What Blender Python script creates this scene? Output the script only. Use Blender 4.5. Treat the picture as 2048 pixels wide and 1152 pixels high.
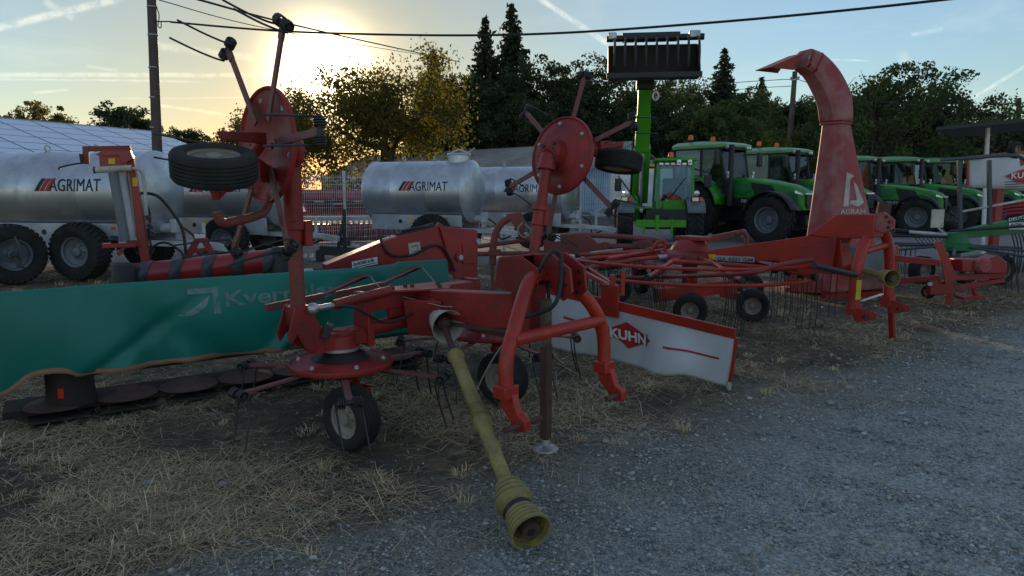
import bpy, math, random
import numpy as np
from mathutils import Vector, Matrix
R = math.radians
rng = np.random.default_rng(7)
random.seed(7)
for o in list(bpy.data.objects): bpy.data.objects.remove(o)
sc = bpy.context.scene
col = sc.collection
# ---------------------------------------------------------------- camera
CAM_H, PITCH, FPX = 1.65, R(8.4), 1365.0
cam_d = bpy.data.cameras.new('camera'); cam = bpy.data.objects.new('camera', cam_d); col.objects.link(cam)
cam_d.sensor_width = 36.0; cam_d.lens = 36.0 * FPX / 2048.0
cam_d.clip_start = 0.05; cam_d.clip_end = 3000.0
cam.location = (0, 0, CAM_H); cam.rotation_euler = (R(90) - PITCH, 0, 0)
sc.camera = cam
# ---------------------------------------------------------------- world, sun, exposure
SUN_EL, SUN_AZ = R(8.8), R(-15.0)          # azimuth measured from +Y towards +X
world = bpy.data.worlds.new('World'); sc.world = world; world.use_nodes = True
wt = world.node_tree; wt.nodes.clear()
SKY_STRENGTH = 0.15
sun_d = bpy.data.lights.new('sun', 'SUN'); sun = bpy.data.objects.new('sun', sun_d); col.objects.link(sun)
sun_d.energy = 4.5; sun_d.angle = R(0.6); sun_d.color = (1.0, 0.72, 0.42)
sun_dir = Vector((math.sin(SUN_AZ) * math.cos(SUN_EL), math.cos(SUN_AZ) * math.cos(SUN_EL), math.sin(SUN_EL)))
sun.rotation_euler = sun_dir.to_track_quat('Z', 'Y').to_euler()
sc.view_settings.view_transform = 'Standard'; sc.view_settings.look = 'None'
sc.view_settings.exposure = 0.1; sc.view_settings.gamma = 1.0; sc.view_settings.use_curve_mapping = False
sc.cycles.max_bounces = 6; sc.cycles.transparent_max_bounces = 12
sc.cycles.use_denoising = True

def ray(x, y):
    cx, cy = (x - 1024) / FPX, (576 - y) / FPX
    return Vector((cx, math.cos(PITCH) + cy * math.sin(PITCH), -math.sin(PITCH) + cy * math.cos(PITCH)))
def P(x, y, Y):
    d = ray(x, y); return Vector((0, 0, CAM_H)) + d * (Y / d.y)
def G(x, y, z=0.0):
    d = ray(x, y); return Vector((0, 0, CAM_H)) + d * ((z - CAM_H) / d.z)

def sky_world():
    N, L = wt.nodes, wt.links
    out = N.new('ShaderNodeOutputWorld'); bg = N.new('ShaderNodeBackground')
    sky = N.new('ShaderNodeTexSky'); sky.sky_type = 'NISHITA'; sky.sun_disc = False
    sky.sun_elevation = SUN_EL; sky.sun_rotation = SUN_AZ
    sky.air_density = 1.3; sky.dust_density = 0.1; sky.ozone_density = 4.0; sky.altitude = 200
    tc = N.new('ShaderNodeTexCoord')
    def math_(op, a, b=None, c=None):
        n = N.new('ShaderNodeMath'); n.operation = op
        for i, s in enumerate((a, b, c)):
            if s is None: continue
            if isinstance(s, (int, float)): n.inputs[i].default_value = s
            else: L.new(s, n.inputs[i])
        return n.outputs[0]
    def dot(v):
        n = N.new('ShaderNodeVectorMath'); n.operation = 'DOT_PRODUCT'
        L.new(tc.outputs['Generated'], n.inputs[0]); n.inputs[1].default_value = v; return n.outputs['Value']
    def smooth(x, a, b):
        n = N.new('ShaderNodeMapRange'); n.interpolation_type = 'SMOOTHSTEP'
        L.new(x, n.inputs['Value']); n.inputs['From Min'].default_value = a; n.inputs['From Max'].default_value = b
        return n.outputs['Result']
    def noise(scale, detail=6, rough=0.6, stretch=None, dist=0.0):
        n = N.new('ShaderNodeTexNoise'); n.inputs['Scale'].default_value = scale; n.inputs['Detail'].default_value = detail
        n.inputs['Roughness'].default_value = rough; n.inputs['Distortion'].default_value = dist
        m = N.new('ShaderNodeMapping'); L.new(tc.outputs['Generated'], m.inputs['Vector'])
        m.inputs['Scale'].default_value = stretch or (1, 1, 1); L.new(m.outputs[0], n.inputs['Vector'])
        return n.outputs['Fac']
    n1 = noise(45, 8, 0.7); n2 = noise(9, 5, 0.6)
    wob = math_('MULTIPLY', math_('SUBTRACT', n2, 0.5), 0.012)
    total = None
    # aircraft trails: great-circle arcs (two pixels give the two directions), half width, strength
    for (a, b, w, s) in [((-60, 68), (255, -6), 0.0062, 0.75), ((1070, -8), (1240, 104), 0.0055, 0.8),
                         ((-80, 150), (700, 150), 0.0042, 0.5), ((-80, 157), (420, 164), 0.002, 0.4),
                         ((1940, 200), (2070, 122), 0.0032, 0.6), ((1560, 116), (1745, 121), 0.0016, 0.45),
                         ((300, 208), (520, 238), 0.003, 0.5), ((230, 198), (520, 194), 0.0013, 0.4),
                         ((1800, 95), (1850, 250), 0.009, 0.3), ((85, 0), (150, 40), 0.006, 0.4), ((300, 90), (520, 118), 0.007, 0.4),
                         ((60, 186), (140, 180), 0.0025, 0.35), ((170, 132), (240, 142), 0.003, 0.3), ((1820, 70), (1890, 58), 0.004, 0.35)]:
        da, db = ray(*a).normalized(), ray(*b).normalized()
        nrm = da.cross(db).normalized(); mid = (da + db).normalized(); along = (db - da).normalized()
        half = math.acos(max(-1, min(1, da.dot(db)))) / 2
        off = math_('ABSOLUTE', math_('ADD', dot(nrm), math_('MULTIPLY', wob, 0.35)))
        prof = smooth(math_('DIVIDE', off, w), 1.0, 0.15)
        al = math_('ABSOLUTE', dot(along)); ends = smooth(math_('DIVIDE', al, math.sin(half)), 1.0, 0.75)
        front = math_('GREATER_THAN', dot(mid), 0.0)
        m = math_('MULTIPLY', math_('MULTIPLY', prof, ends), math_('MULTIPLY', front, s * 1.5))
        m = math_('MULTIPLY', m, smooth(n1, 0.28, 0.62))
        total = m if total is None else math_('MAXIMUM', total, m)
    cir = noise(3.2, 9, 0.62, (1.0, 1.0, 5.0), 0.6)
    cirm = math_('MULTIPLY', smooth(cir, 0.5, 0.78), 0.3)
    total = math_('ADD', total, cirm)
    # thin lit haze round the sun
    sd = dot(sun_dir)
    core = math_('POWER', math_('MAXIMUM', sd, 0.0), 900.0)
    warm = math_('POWER', math_('MAXIMUM', sd, 0.0), 11.0)
    h = N.new('ShaderNodeMix'); h.data_type = 'RGBA'; h.blend_type = 'MULTIPLY'
    L.new(warm, h.inputs['Factor']); L.new(sky.outputs[0], h.inputs['A']); h.inputs['B'].default_value = (1.0, 0.64, 0.37, 1)
    cl = N.new('ShaderNodeMix'); cl.data_type = 'RGBA'; cl.blend_type = 'ADD'; cl.clamp_factor = False
    L.new(total, cl.inputs['Factor']); L.new(h.outputs['Result'], cl.inputs['A']); cl.inputs['B'].default_value = (2.0, 1.6, 1.05, 1)
    vl = N.new('ShaderNodeMix'); vl.data_type = 'RGBA'; vl.blend_type = 'ADD'; vl.clamp_factor = False     # thin even veil of high cloud over the whole sky
    vl.inputs['Factor'].default_value = 1.0; L.new(cl.outputs['Result'], vl.inputs['A']); vl.inputs['B'].default_value = (0.84, 0.78, 0.74, 1)
    h = vl
    glow = math_('POWER', math_('MAXIMUM', sd, 0.0), 240.0)
    g_ = N.new('ShaderNodeMix'); g_.data_type = 'RGBA'; g_.blend_type = 'ADD'; g_.clamp_factor = False
    L.new(glow, g_.inputs['Factor']); L.new(h.outputs['Result'], g_.inputs['A']); g_.inputs['B'].default_value = (2.4, 1.6, 0.6, 1); h = g_
    c = N.new('ShaderNodeMix'); c.data_type = 'RGBA'; c.blend_type = 'ADD'; c.clamp_factor = False
    L.new(core, c.inputs['Factor']); L.new(h.outputs['Result'], c.inputs['A']); c.inputs['B'].default_value = (40, 32, 20, 1)
    L.new(c.outputs['Result'], bg.inputs['Color']); bg.inputs['Strength'].default_value = SKY_STRENGTH
    L.new(bg.outputs[0], out.inputs[0])
sky_world()
# ---------------------------------------------------------------- materials
def nodes(name):
    m = bpy.data.materials.new(name); m.use_nodes = True
    return m, m.node_tree.nodes, m.node_tree.links, m.node_tree.nodes['Principled BSDF']
def c4(c): return (c[0], c[1], c[2], 1.0)
def paint(name, col_, rough=0.45, metal=0.0, dirt=0.35, dirtcol=(0.13, 0.10, 0.075), scale=7.0, bump=0.15, spec=0.5, vary=0.25, scratch=0.0, scratchcol=(0.06, 0.04, 0.03)):
    m, N, L, b = nodes(name)
    tc = N.new('ShaderNodeTexCoord')
    n = N.new('ShaderNodeTexNoise'); n.inputs['Scale'].default_value = scale; n.inputs['Detail'].default_value = 8; n.inputs['Roughness'].default_value = 0.65
    L.new(tc.outputs['Object'], n.inputs['Vector'])
    r = N.new('ShaderNodeValToRGB'); r.color_ramp.elements[0].position = 0.42; r.color_ramp.elements[1].position = 0.75
    r.color_ramp.elements[0].color = (0, 0, 0, 1); r.color_ramp.elements[1].color = (dirt,) * 3 + (1,)
    L.new(n.outputs['Fac'], r.inputs['Fac'])
    n2 = N.new('ShaderNodeTexNoise'); n2.inputs['Scale'].default_value = scale * 0.3; n2.inputs['Detail'].default_value = 3
    L.new(tc.outputs['Object'], n2.inputs['Vector'])
    mv = N.new('ShaderNodeMapRange'); mv.inputs['To Min'].default_value = 1 - vary; mv.inputs['To Max'].default_value = 1 + vary
    mv.inputs['From Min'].default_value = 0.3; mv.inputs['From Max'].default_value = 0.7
    L.new(n2.outputs['Fac'], mv.inputs['Value'])
    hs = N.new('ShaderNodeHueSaturation'); hs.inputs['Color'].default_value = c4(col_); L.new(mv.outputs[0], hs.inputs['Value'])
    mx = N.new('ShaderNodeMix'); mx.data_type = 'RGBA'; L.new(r.outputs[0], mx.inputs['Factor'])
    L.new(hs.outputs[0], mx.inputs['A']); mx.inputs['B'].default_value = c4(dirtcol)
    last = mx.outputs['Result']
    if scratch > 0:
        n3 = N.new('ShaderNodeTexNoise'); n3.inputs['Scale'].default_value = scale * 5; n3.inputs['Detail'].default_value = 6; n3.inputs['Roughness'].default_value = 0.75
        L.new(tc.outputs['Object'], n3.inputs['Vector'])
        r3 = N.new('ShaderNodeValToRGB'); r3.color_ramp.elements[0].position = 0.555; r3.color_ramp.elements[1].position = 0.61
        r3.color_ramp.elements[0].color = (0, 0, 0, 1); r3.color_ramp.elements[1].color = (scratch,) * 3 + (1,)
        L.new(n3.outputs['Fac'], r3.inputs['Fac'])
        m3 = N.new('ShaderNodeMix'); m3.data_type = 'RGBA'; L.new(r3.outputs[0], m3.inputs['Factor']); L.new(last, m3.inputs['A']); m3.inputs['B'].default_value = c4(scratchcol)
        last = m3.outputs['Result']
    L.new(last, b.inputs['Base Color'])
    rr = N.new('ShaderNodeMapRange'); rr.inputs['To Min'].default_value = max(0.05, rough - 0.12); rr.inputs['To Max'].default_value = min(1, rough + 0.25)
    L.new(n.outputs['Fac'], rr.inputs['Value']); L.new(rr.outputs[0], b.inputs['Roughness'])
    b.inputs['Metallic'].default_value = metal; b.inputs['Specular IOR Level'].default_value = spec
    if bump:
        bp = N.new('ShaderNodeBump'); bp.inputs['Strength'].default_value = bump; bp.inputs['Distance'].default_value = 0.004
        L.new(n.outputs['Fac'], bp.inputs['Height']); L.new(bp.outputs[0], b.inputs['Normal'])
    return m
def glass(name, tint, refl=0.12, alpha=0.85):
    m, N, L, b = nodes(name); N.remove(b)
    out = [n for n in N if n.type == 'OUTPUT_MATERIAL'][0]
    t = N.new('ShaderNodeBsdfTransparent'); t.inputs[0].default_value = c4(tint)
    g = N.new('ShaderNodeBsdfGlossy'); g.inputs['Roughness'].default_value = 0.03; g.inputs['Color'].default_value = (0.9, 0.95, 1, 1)
    fr = N.new('ShaderNodeFresnel'); fr.inputs['IOR'].default_value = 1.5
    ad = N.new('ShaderNodeMath'); ad.operation = 'ADD'; ad.inputs[1].default_value = refl; L.new(fr.outputs[0], ad.inputs[0])
    mx = N.new('ShaderNodeMixShader'); L.new(ad.outputs[0], mx.inputs[0]); L.new(t.outputs[0], mx.inputs[1]); L.new(g.outputs[0], mx.inputs[2])
    L.new(mx.outputs[0], out.inputs[0]); return m
def leafmat(name, c1, c2, trans=0.35, rough=0.6):
    m, N, L, b = nodes(name)
    oi = N.new('ShaderNodeAttribute'); oi.attribute_name = 'tone'
    mx = N.new('ShaderNodeMix'); mx.data_type = 'RGBA'; L.new(oi.outputs['Fac'], mx.inputs['Factor'])
    mx.inputs['A'].default_value = c4(c1); mx.inputs['B'].default_value = c4(c2)
    out = [n for n in N if n.type == 'OUTPUT_MATERIAL'][0]
    L.new(mx.outputs['Result'], b.inputs['Base Color']); b.inputs['Roughness'].default_value = rough; b.inputs['Specular IOR Level'].default_value = 0.25
    tr = N.new('ShaderNodeBsdfTranslucent'); L.new(mx.outputs['Result'], tr.inputs[0])
    ms = N.new('ShaderNodeMixShader'); ms.inputs[0].default_value = trans
    L.new(b.outputs[0], ms.inputs[1]); L.new(tr.outputs[0], ms.inputs[2]); L.new(ms.outputs[0], out.inputs[0])
    return m
M = {}
RUST = (0.10, 0.045, 0.025)
M['red'] = paint('faded_red', (0.30, 0.020, 0.018), 0.42, dirt=0.5, dirtcol=(0.11, 0.035, 0.028), scratch=0.85, spec=0.45, vary=0.45)
M['orange_red'] = paint('orange_red', (0.44, 0.026, 0.012), 0.34, dirt=0.4, dirtcol=(0.16, 0.035, 0.022), scratch=0.6, spec=0.5, vary=0.3)
M['new_red'] = paint('new_red', (0.33, 0.012, 0.017), 0.3, dirt=0.4, dirtcol=(0.16, 0.05, 0.045), scale=5, spec=0.6, scratch=0.4)
M['arm_red'] = paint('dull_red', (0.19, 0.055, 0.05), 0.5, dirt=0.6, dirtcol=(0.14, 0.10, 0.09), scratch=0.5)
M['brown_red'] = paint('brown_red', (0.22, 0.05, 0.038), 0.6, dirt=0.5, dirtcol=(0.12, 0.06, 0.045), scratch=0.4)
M['dust_red'] = paint('dusty_red', (0.36, 0.05, 0.05), 0.5, dirt=1.0, dirtcol=(0.36, 0.23, 0.21), scale=2.6, vary=0.2, scratch=0.25, scratchcol=(0.3,0.03,0.03))
M['rust'] = paint('rusty_steel', (0.11, 0.06, 0.045), 0.7, dirt=0.6, dirtcol=(0.05, 0.03, 0.025), metal=0.2)
M['steel'] = paint('dark_spring_steel', (0.045, 0.045, 0.05), 0.4, metal=0.55, dirt=0.5, dirtcol=(0.05, 0.035, 0.028))
M['bare'] = paint('bare_steel', (0.5, 0.5, 0.5), 0.35, metal=0.8, dirt=0.4, dirtcol=(0.2, 0.18, 0.15))
M['black'] = paint('black_plastic', (0.018, 0.018, 0.02), 0.45, dirt=0.25, dirtcol=(0.06, 0.055, 0.05))
M['rubber'] = paint('tyre_rubber', (0.020, 0.022, 0.023), 0.75, dirt=0.55, dirtcol=(0.075, 0.066, 0.055), scale=5, spec=0.3)
M['rim'] = paint('dusty_rim', (0.30, 0.27, 0.22), 0.5, dirt=0.5)
M['greyrim'] = paint('grey_rim', (0.16, 0.18, 0.2), 0.45, dirt=0.4)
M['white'] = paint('white_paint', (0.75, 0.75, 0.73), 0.5, dirt=0.25, dirtcol=(0.4, 0.37, 0.33))
M['greytarp'] = paint('white_tarpaulin', (0.60, 0.62, 0.64), 0.55, dirt=0.3, dirtcol=(0.36, 0.34, 0.31), scale=2.5, bump=0.1)
M['tarp'] = paint('green_tarpaulin', (0.003, 0.17, 0.135), 0.42, dirt=0.45, dirtcol=(0.004, 0.10, 0.085), scale=1.6, bump=0.6, vary=0.3)
M['tarp_print'] = paint('worn_grey_print', (0.17, 0.30, 0.28), 0.6, dirt=0.9, dirtcol=(0.01, 0.16, 0.13), scale=16)
M['strip'] = paint('tan_edging', (0.30, 0.16, 0.09), 0.7, dirt=0.6)
M['galv'] = paint('galvanised_steel', (0.56, 0.59, 0.63), 0.3, metal=0.75, dirt=0.7, dirtcol=(0.34, 0.36, 0.38), scale=4.0, bump=0.08, vary=0.2)
M['galv_dull'] = paint('dull_galvanised', (0.5, 0.52, 0.54), 0.5, metal=0.4, dirt=0.4, dirtcol=(0.3, 0.3, 0.29))
M['print_black'] = paint('black_print', (0.02, 0.02, 0.022), 0.5, dirt=0.1)
M['print_red'] = paint('red_print', (0.5, 0.02, 0.025), 0.5, dirt=0.1)
M['print_white'] = paint('white_print', (0.8, 0.8, 0.8), 0.5, dirt=0.1)
M['yellow'] = paint('yellow_sticker', (0.75, 0.52, 0.03), 0.5, dirt=0.2)
M['pto'] = paint('yellow_plastic_guard', (0.34, 0.265, 0.085), 0.5, dirt=0.85, dirtcol=(0.13, 0.10, 0.06), scale=9, scratch=0.3)
M['cream'] = paint('cream_plastic', (0.55, 0.52, 0.44), 0.6, dirt=0.5)
M['rope'] = paint('pale_rope', (0.32, 0.28, 0.22), 0.9, dirt=0.3)
M['deutz'] = paint('tractor_green', (0.028, 0.27, 0.010), 0.22, dirt=0.12, dirtcol=(0.05, 0.14, 0.05), scale=3, bump=0.0)
M['merlo'] = paint('lime_green', (0.05, 0.29, 0.008), 0.3, dirt=0.15, dirtcol=(0.08, 0.2, 0.04), scale=3, bump=0.0)
M['roofgreen'] = paint('pale_roof_green', (0.12, 0.32, 0.10), 0.3, dirt=0.3, dirtcol=(0.28, 0.38, 0.26), bump=0)
M['dkgreen'] = paint('implement_green', (0.01, 0.17, 0.05), 0.4, dirt=0.2)
M['amber'] = paint('amber_lens', (0.8, 0.16, 0.01), 0.2, dirt=0.05, bump=0)
M['redlens'] = paint('red_lens', (0.6, 0.04, 0.02), 0.2, dirt=0.05, bump=0)
M['lamp'] = paint('clear_lamp', (0.7, 0.72, 0.75), 0.15, metal=0.6, dirt=0.05, bump=0)
M['glass'] = glass('cab_glass', (0.74, 0.82, 0.82), 0.02)
M['belt'] = paint('sheen_grey_belt', (0.05, 0.055, 0.06), 0.4, dirt=0.4, dirtcol=(0.11, 0.11, 0.11))  # sheen of the black plastic bands put into a greyer base colour
M['under'] = paint('shade_dark_metal', (0.028, 0.02, 0.016), 0.85, dirt=0.5, dirtcol=(0.05, 0.035, 0.028))  # shade under the mower and on the backlit bucket, put into the colour
M['film'] = paint('grey_film_roll', (0.42, 0.44, 0.47), 0.3, dirt=0.2)
M['grey'] = paint('slate_grey_paint', (0.055, 0.075, 0.085), 0.45, dirt=0.2)
M['wood'] = paint('weathered_wood', (0.13, 0.10, 0.075), 0.85, dirt=0.6, dirtcol=(0.07, 0.055, 0.045), scale=6)
M['darkpole'] = paint('brown_metal_pole', (0.075, 0.05, 0.045), 0.5, dirt=0.4, dirtcol=(0.05, 0.04, 0.038))
M['wire'] = paint('cable_black', (0.02, 0.02, 0.022), 0.6, dirt=0.1)
M['panel'] = paint('sky_toned_solar_glass', (0.62, 0.68, 0.84), 0.25, metal=0.5, dirt=0.35, dirtcol=(0.66, 0.70, 0.80), scale=0.8, bump=0, spec=0.8, vary=0.1)  # brightness of the reflected sky is partly put into the base colour
M['panel_frame'] = paint('panel_frame_dark', (0.03, 0.03, 0.035), 0.5, dirt=0.1)
M['fibre'] = paint('fibre_cement_roof', (0.30, 0.27, 0.24), 0.85, dirt=0.6, dirtcol=(0.2, 0.18, 0.155), scale=1.5)
M['wall_dark'] = paint('dark_timber_wall', (0.06, 0.045, 0.035), 0.85, dirt=0.4)
M['wall_grey'] = paint('grey_block_wall', (0.28, 0.27, 0.25), 0.9, dirt=0.5)
M['wall_blue'] = paint('pale_blue_sheeting', (0.32, 0.46, 0.6), 0.5, dirt=0.2, scale=2)
M['bark'] = paint('bark', (0.07, 0.052, 0.04), 0.95, dirt=0.6, dirtcol=(0.035, 0.028, 0.022), scale=5, bump=0.6)
M['barkpale'] = paint('birch_bark', (0.28, 0.25, 0.21), 0.9, dirt=0.7, dirtcol=(0.06, 0.05, 0.04), scale=5)
# ---------------------------------------------------------------- mesh builder
def vec(p): return Vector(p)
def frame(z, up=(0, 0, 1)):
    z = Vector(z).normalized(); up = Vector(up)
    if abs(z.dot(up.normalized())) > 0.995: up = Vector((1, 0, 0)) if abs(z.x) < 0.9 else Vector((0, 1, 0))
    x = up.cross(z).normalized(); return x, z.cross(x), z
MESHES = {}
class MB:
    def __init__(s): s.v = []; s.f = []
    def add(s, vs, fs):
        k = len(s.v); s.v += [tuple(v) for v in vs]; s.f += [tuple(i + k for i in f) for f in fs]; return s
    def box(s, c, size, ax=None):
        c = Vector(c); x, y, z = ax or (Vector((1, 0, 0)), Vector((0, 1, 0)), Vector((0, 0, 1)))
        a, b_, d = [h / 2 for h in size]
        vs = [c + x * (i * a) + y * (j * b_) + z * (k * d) for k in (-1, 1) for j in (-1, 1) for i in (-1, 1)]
        return s.add(vs, [(0, 2, 3, 1), (4, 5, 7, 6), (0, 1, 5, 4), (2, 6, 7, 3), (0, 4, 6, 2), (1, 3, 7, 5)])
    def bar(s, p0, p1, w, h=None, up=(0, 0, 1), ext=0.0):
        p0, p1 = Vector(p0), Vector(p1); d = p1 - p0; l = d.length; x, y, z = frame(d, up)
        return s.box((p0 + p1) / 2, (w, h or w, l + 2 * ext), (x, y, z))
    def tube(s, pts, r, seg=10, closed=False, caps=True):
        pts = [Vector(p) for p in pts]; n = len(pts); rs = r if isinstance(r, (list, tuple)) else [r] * n
        k = len(s.v); prev = None
        for i, p in enumerate(pts):
            if closed: t = pts[(i + 1) % n] - pts[i - 1]
            else: t = pts[min(i + 1, n - 1)] - pts[max(i - 1, 0)]
            t = t.normalized() if t.length > 1e-9 else Vector((0, 0, 1))
            if prev is None: x, y, _ = frame(t)
            else:
                x = prev - t * prev.dot(t); x = x.normalized() if x.length > 1e-6 else frame(t)[0]; y = t.cross(x)
            prev = x
            for j in range(seg):
                a = 2 * math.pi * j / seg; s.v.append(tuple(p + (x * math.cos(a) + y * math.sin(a)) * rs[i]))
        m = n if closed else n - 1
        for i in range(m):
            for j in range(seg):
                a, b_ = k + i * seg + j, k + i * seg + (j + 1) % seg
                c, d = k + ((i + 1) % n) * seg + (j + 1) % seg, k + ((i + 1) % n) * seg + j
                s.f.append((a, b_, c, d))
        if caps and not closed:
            s.f.append(tuple(k + j for j in reversed(range(seg)))); s.f.append(tuple(k + (n - 1) * seg + j for j in range(seg)))
        return s
    def cyl(s, p0, p1, r0, r1=None, seg=16): return s.tube([p0, p1], [r0, r0 if r1 is None else r1], seg)
    def lathe(s, prof, o, axis, seg=28, closed=False):
        o = Vector(o); x, y, z = frame(axis); k = len(s.v); n = len(prof)
        for r, h in prof:
            for j in range(seg):
                a = 2 * math.pi * j / seg; s.v.append(tuple(o + z * h + (x * math.cos(a) + y * math.sin(a)) * max(r, 1e-4)))
        for i in range(n if closed else n - 1):
            i2 = (i + 1) % n
            for j in range(seg):
                s.f.append((k + i * seg + j, k + i * seg + (j + 1) % seg, k + i2 * seg + (j + 1) % seg, k + i2 * seg + j))
        return s
    def prism(s, poly, o, ex, ey, t, center=True):
        o, ex, ey = Vector(o), Vector(ex), Vector(ey); ez = ex.cross(ey).normalized()
        a = -t / 2 if center else 0.0; n = len(poly)
        lo = [o + ex * p[0] + ey * p[1] + ez * a for p in poly]; hi = [q + ez * t for q in lo]
        return s.add(lo + hi, [tuple(reversed(range(n))), tuple(range(n, 2 * n))] + [(i, (i + 1) % n, n + (i + 1) % n, n + i) for i in range(n)])
    def plate(s, pts, t, n=None):
        """closed plate of thickness t through 3-D points (roughly planar)"""
        pts = [Vector(p) for p in pts]
        nn = Vector(n).normalized() if n else (pts[1] - pts[0]).cross(pts[2] - pts[0]).normalized()
        k = len(pts); a = [p - nn * t / 2 for p in pts]; b_ = [p + nn * t / 2 for p in pts]
        return s.add(a + b_, [tuple(reversed(range(k))), tuple(range(k, 2 * k))] + [(i, (i + 1) % k, k + (i + 1) % k, k + i) for i in range(k)])
    def grid(s, rows, t=0.0):
        """sheet through rows of points, optional thickness by doubling"""
        k = len(s.v); n, m = len(rows), len(rows[0])
        for r in rows: s.v += [tuple(p) for p in r]
        for i in range(n - 1):
            for j in range(m - 1):
                s.f.append((k + i * m + j, k + i * m + j + 1, k + (i + 1) * m + j + 1, k + (i + 1) * m + j))
        return s
    def coil(s, p, axis, r, wr, turns, pitch=None, seg=6, n=9, start=0.0):
        x, y, z = frame(axis); pitch = pitch or wr * 2.15; N_ = int(turns * n) + 1; p = Vector(p)
        return s.tube([p + z * (pitch * i / n) + (x * math.cos(start + 2 * math.pi * i / n) + y * math.sin(start + 2 * math.pi * i / n)) * r for i in range(N_)], wr, seg)
    def ball(s, c, r, seg=14, n=7, sq=(1, 1, 1)):
        k = len(s.v); c = Vector(c)
        for i in range(n + 1):
            t = math.pi * i / n
            for j in range(seg):
                a = 2 * math.pi * j / seg
                s.v.append((c.x + r * sq[0] * math.sin(t) * math.cos(a), c.y + r * sq[1] * math.sin(t) * math.sin(a), c.z + r * sq[2] * math.cos(t)))
        for i in range(n):
            for j in range(seg):
                s.f.append((k + i * seg + j, k + (i + 1) * seg + j, k + (i + 1) * seg + (j + 1) % seg, k + i * seg + (j + 1) % seg))
        return s
    def xf(s, m, start=0):
        s.v[start:] = [tuple(m @ Vector(v)) for v in s.v[start:]]; return s
    def mesh(s, name, mat, smooth=True, ang=38):
        me = bpy.data.meshes.new(name); me.from_pydata(s.v, [], s.f); me.update()
        me.materials.append(M[mat] if isinstance(mat, str) else mat)
        if smooth:
            me.polygons.foreach_set('use_smooth', [True] * len(me.polygons)); me.set_sharp_from_angle(angle=R(ang))
        return me
    def build(s, name, mat, parent=None, bevel=0.0, smooth=True, solid=0.0, ang=38):
        o = bpy.data.objects.new(name, s.mesh(name, mat, smooth, ang)); return place(o, parent, bevel, solid)
WORLD = {}
def place(o, parent=None, bevel=0.0, solid=0.0):
    col.objects.link(o)
    if parent is not None:
        o.parent = parent
        if parent.name in WORLD: o.matrix_parent_inverse = Matrix.Translation(-WORLD[parent.name])
    if solid:
        md = o.modifiers.new('solid', 'SOLIDIFY'); md.thickness = solid; md.offset = 0
    if bevel:
        md = o.modifiers.new('bevel', 'BEVEL'); md.width = bevel; md.segments = 2; md.limit_method = 'ANGLE'; md.angle_limit = R(45); md.harden_normals = False
    return o
def tag(o, label, cat, group=None, kind=None):
    o['label'] = label; o['category'] = cat
    if group: o['group'] = group
    if kind: o['kind'] = kind
    return o
def thing(name, label, cat, loc=(0, 0, 0), rotz=0.0, group=None, world=False):
    o = bpy.data.objects.new(name, None); col.objects.link(o); o.location = loc; o.rotation_euler = (0, 0, rotz); o.empty_display_size = 0.2
    if world: WORLD[o.name] = Vector(loc)
    return tag(o, label, cat, group)
def copy_tree(o, parent=None):
    c = o.copy(); col.objects.link(c); c.parent = parent
    for ch in [x for x in bpy.data.objects if x.parent == o]: copy_tree(ch, c)
    return c
def text_mesh(s, size, extrude=0.001, width=None, bold=0.0, shear=0.0):
    cu = bpy.data.curves.new('t', 'FONT'); cu.body = s; cu.size = size; cu.extrude = extrude; cu.offset = bold; cu.shear = shear; cu.resolution_u = 3
    cu.align_x = 'LEFT'
    ob = bpy.data.objects.new('t', cu); col.objects.link(ob)
    dg = bpy.context.evaluated_depsgraph_get(); me = bpy.data.meshes.new_from_object(ob.evaluated_get(dg))
    bpy.data.objects.remove(ob); bpy.data.curves.remove(cu)
    vs = [Vector(v.co) for v in me.vertices]; fs = [tuple(p.vertices) for p in me.polygons]; bpy.data.meshes.remove(me)
    x0, x1 = min(v.x for v in vs), max(v.x for v in vs)
    k = (width / (x1 - x0)) if width else 1.0
    return [Vector(((v.x - x0) * k, v.y, v.z)) for v in vs], fs, (x1 - x0) * k
def text_on(name, s, mat, parent, o, ex, ey, height, width=None, bold=0.0, lift=0.003, shear=0.0, mapf=None):
    """lettering: local x runs along ex, y along ey from o (baseline left); mapf(x, y, z) bends it onto a surface"""
    vs, fs, w = text_mesh(s, height / 0.72, 0.0008, width, bold, shear); mb = MB()
    ex, ey = Vector(ex).normalized(), Vector(ey).normalized(); ez = ex.cross(ey)
    if mapf: pv = [mapf(v.x, v.y, v.z + lift) for v in vs]
    else: pv = [Vector(o) + ex * v.x + ey * v.y + ez * (v.z + lift) for v in vs]
    mb.add(pv, fs); return mb.build(name, mat, parent, smooth=False)
def on_plane(px, py, o, d, n=None):
    """photo pixel -> point on the vertical plane through o along horizontal direction d"""
    r_ = ray(px, py); o = Vector(o); d = Vector(d); nn = Vector((d.y, -d.x, 0)) if n is None else Vector(n)
    t = (o - Vector((0, 0, CAM_H))).dot(nn) / r_.dot(nn); return Vector((0, 0, CAM_H)) + r_ * t
def lerp(a, b, t): return Vector(a) * (1 - t) + Vector(b) * t
def bez(pts, n=12):
    """Catmull-Rom through points"""
    pts = [Vector(p) for p in pts]; q = [pts[0]] + pts + [pts[-1]]; out = []
    for i in range(1, len(q) - 2):
        for k in range(n):
            t = k / n; a, b_, c, d = q[i - 1], q[i], q[i + 1], q[i + 2]
            out.append(0.5 * ((2 * b_) + (c - a) * t + (2 * a - 5 * b_ + 4 * c - d) * t * t + (3 * b_ - a - 3 * c + d) * t ** 3))
    return out + [pts[-1]]
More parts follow.
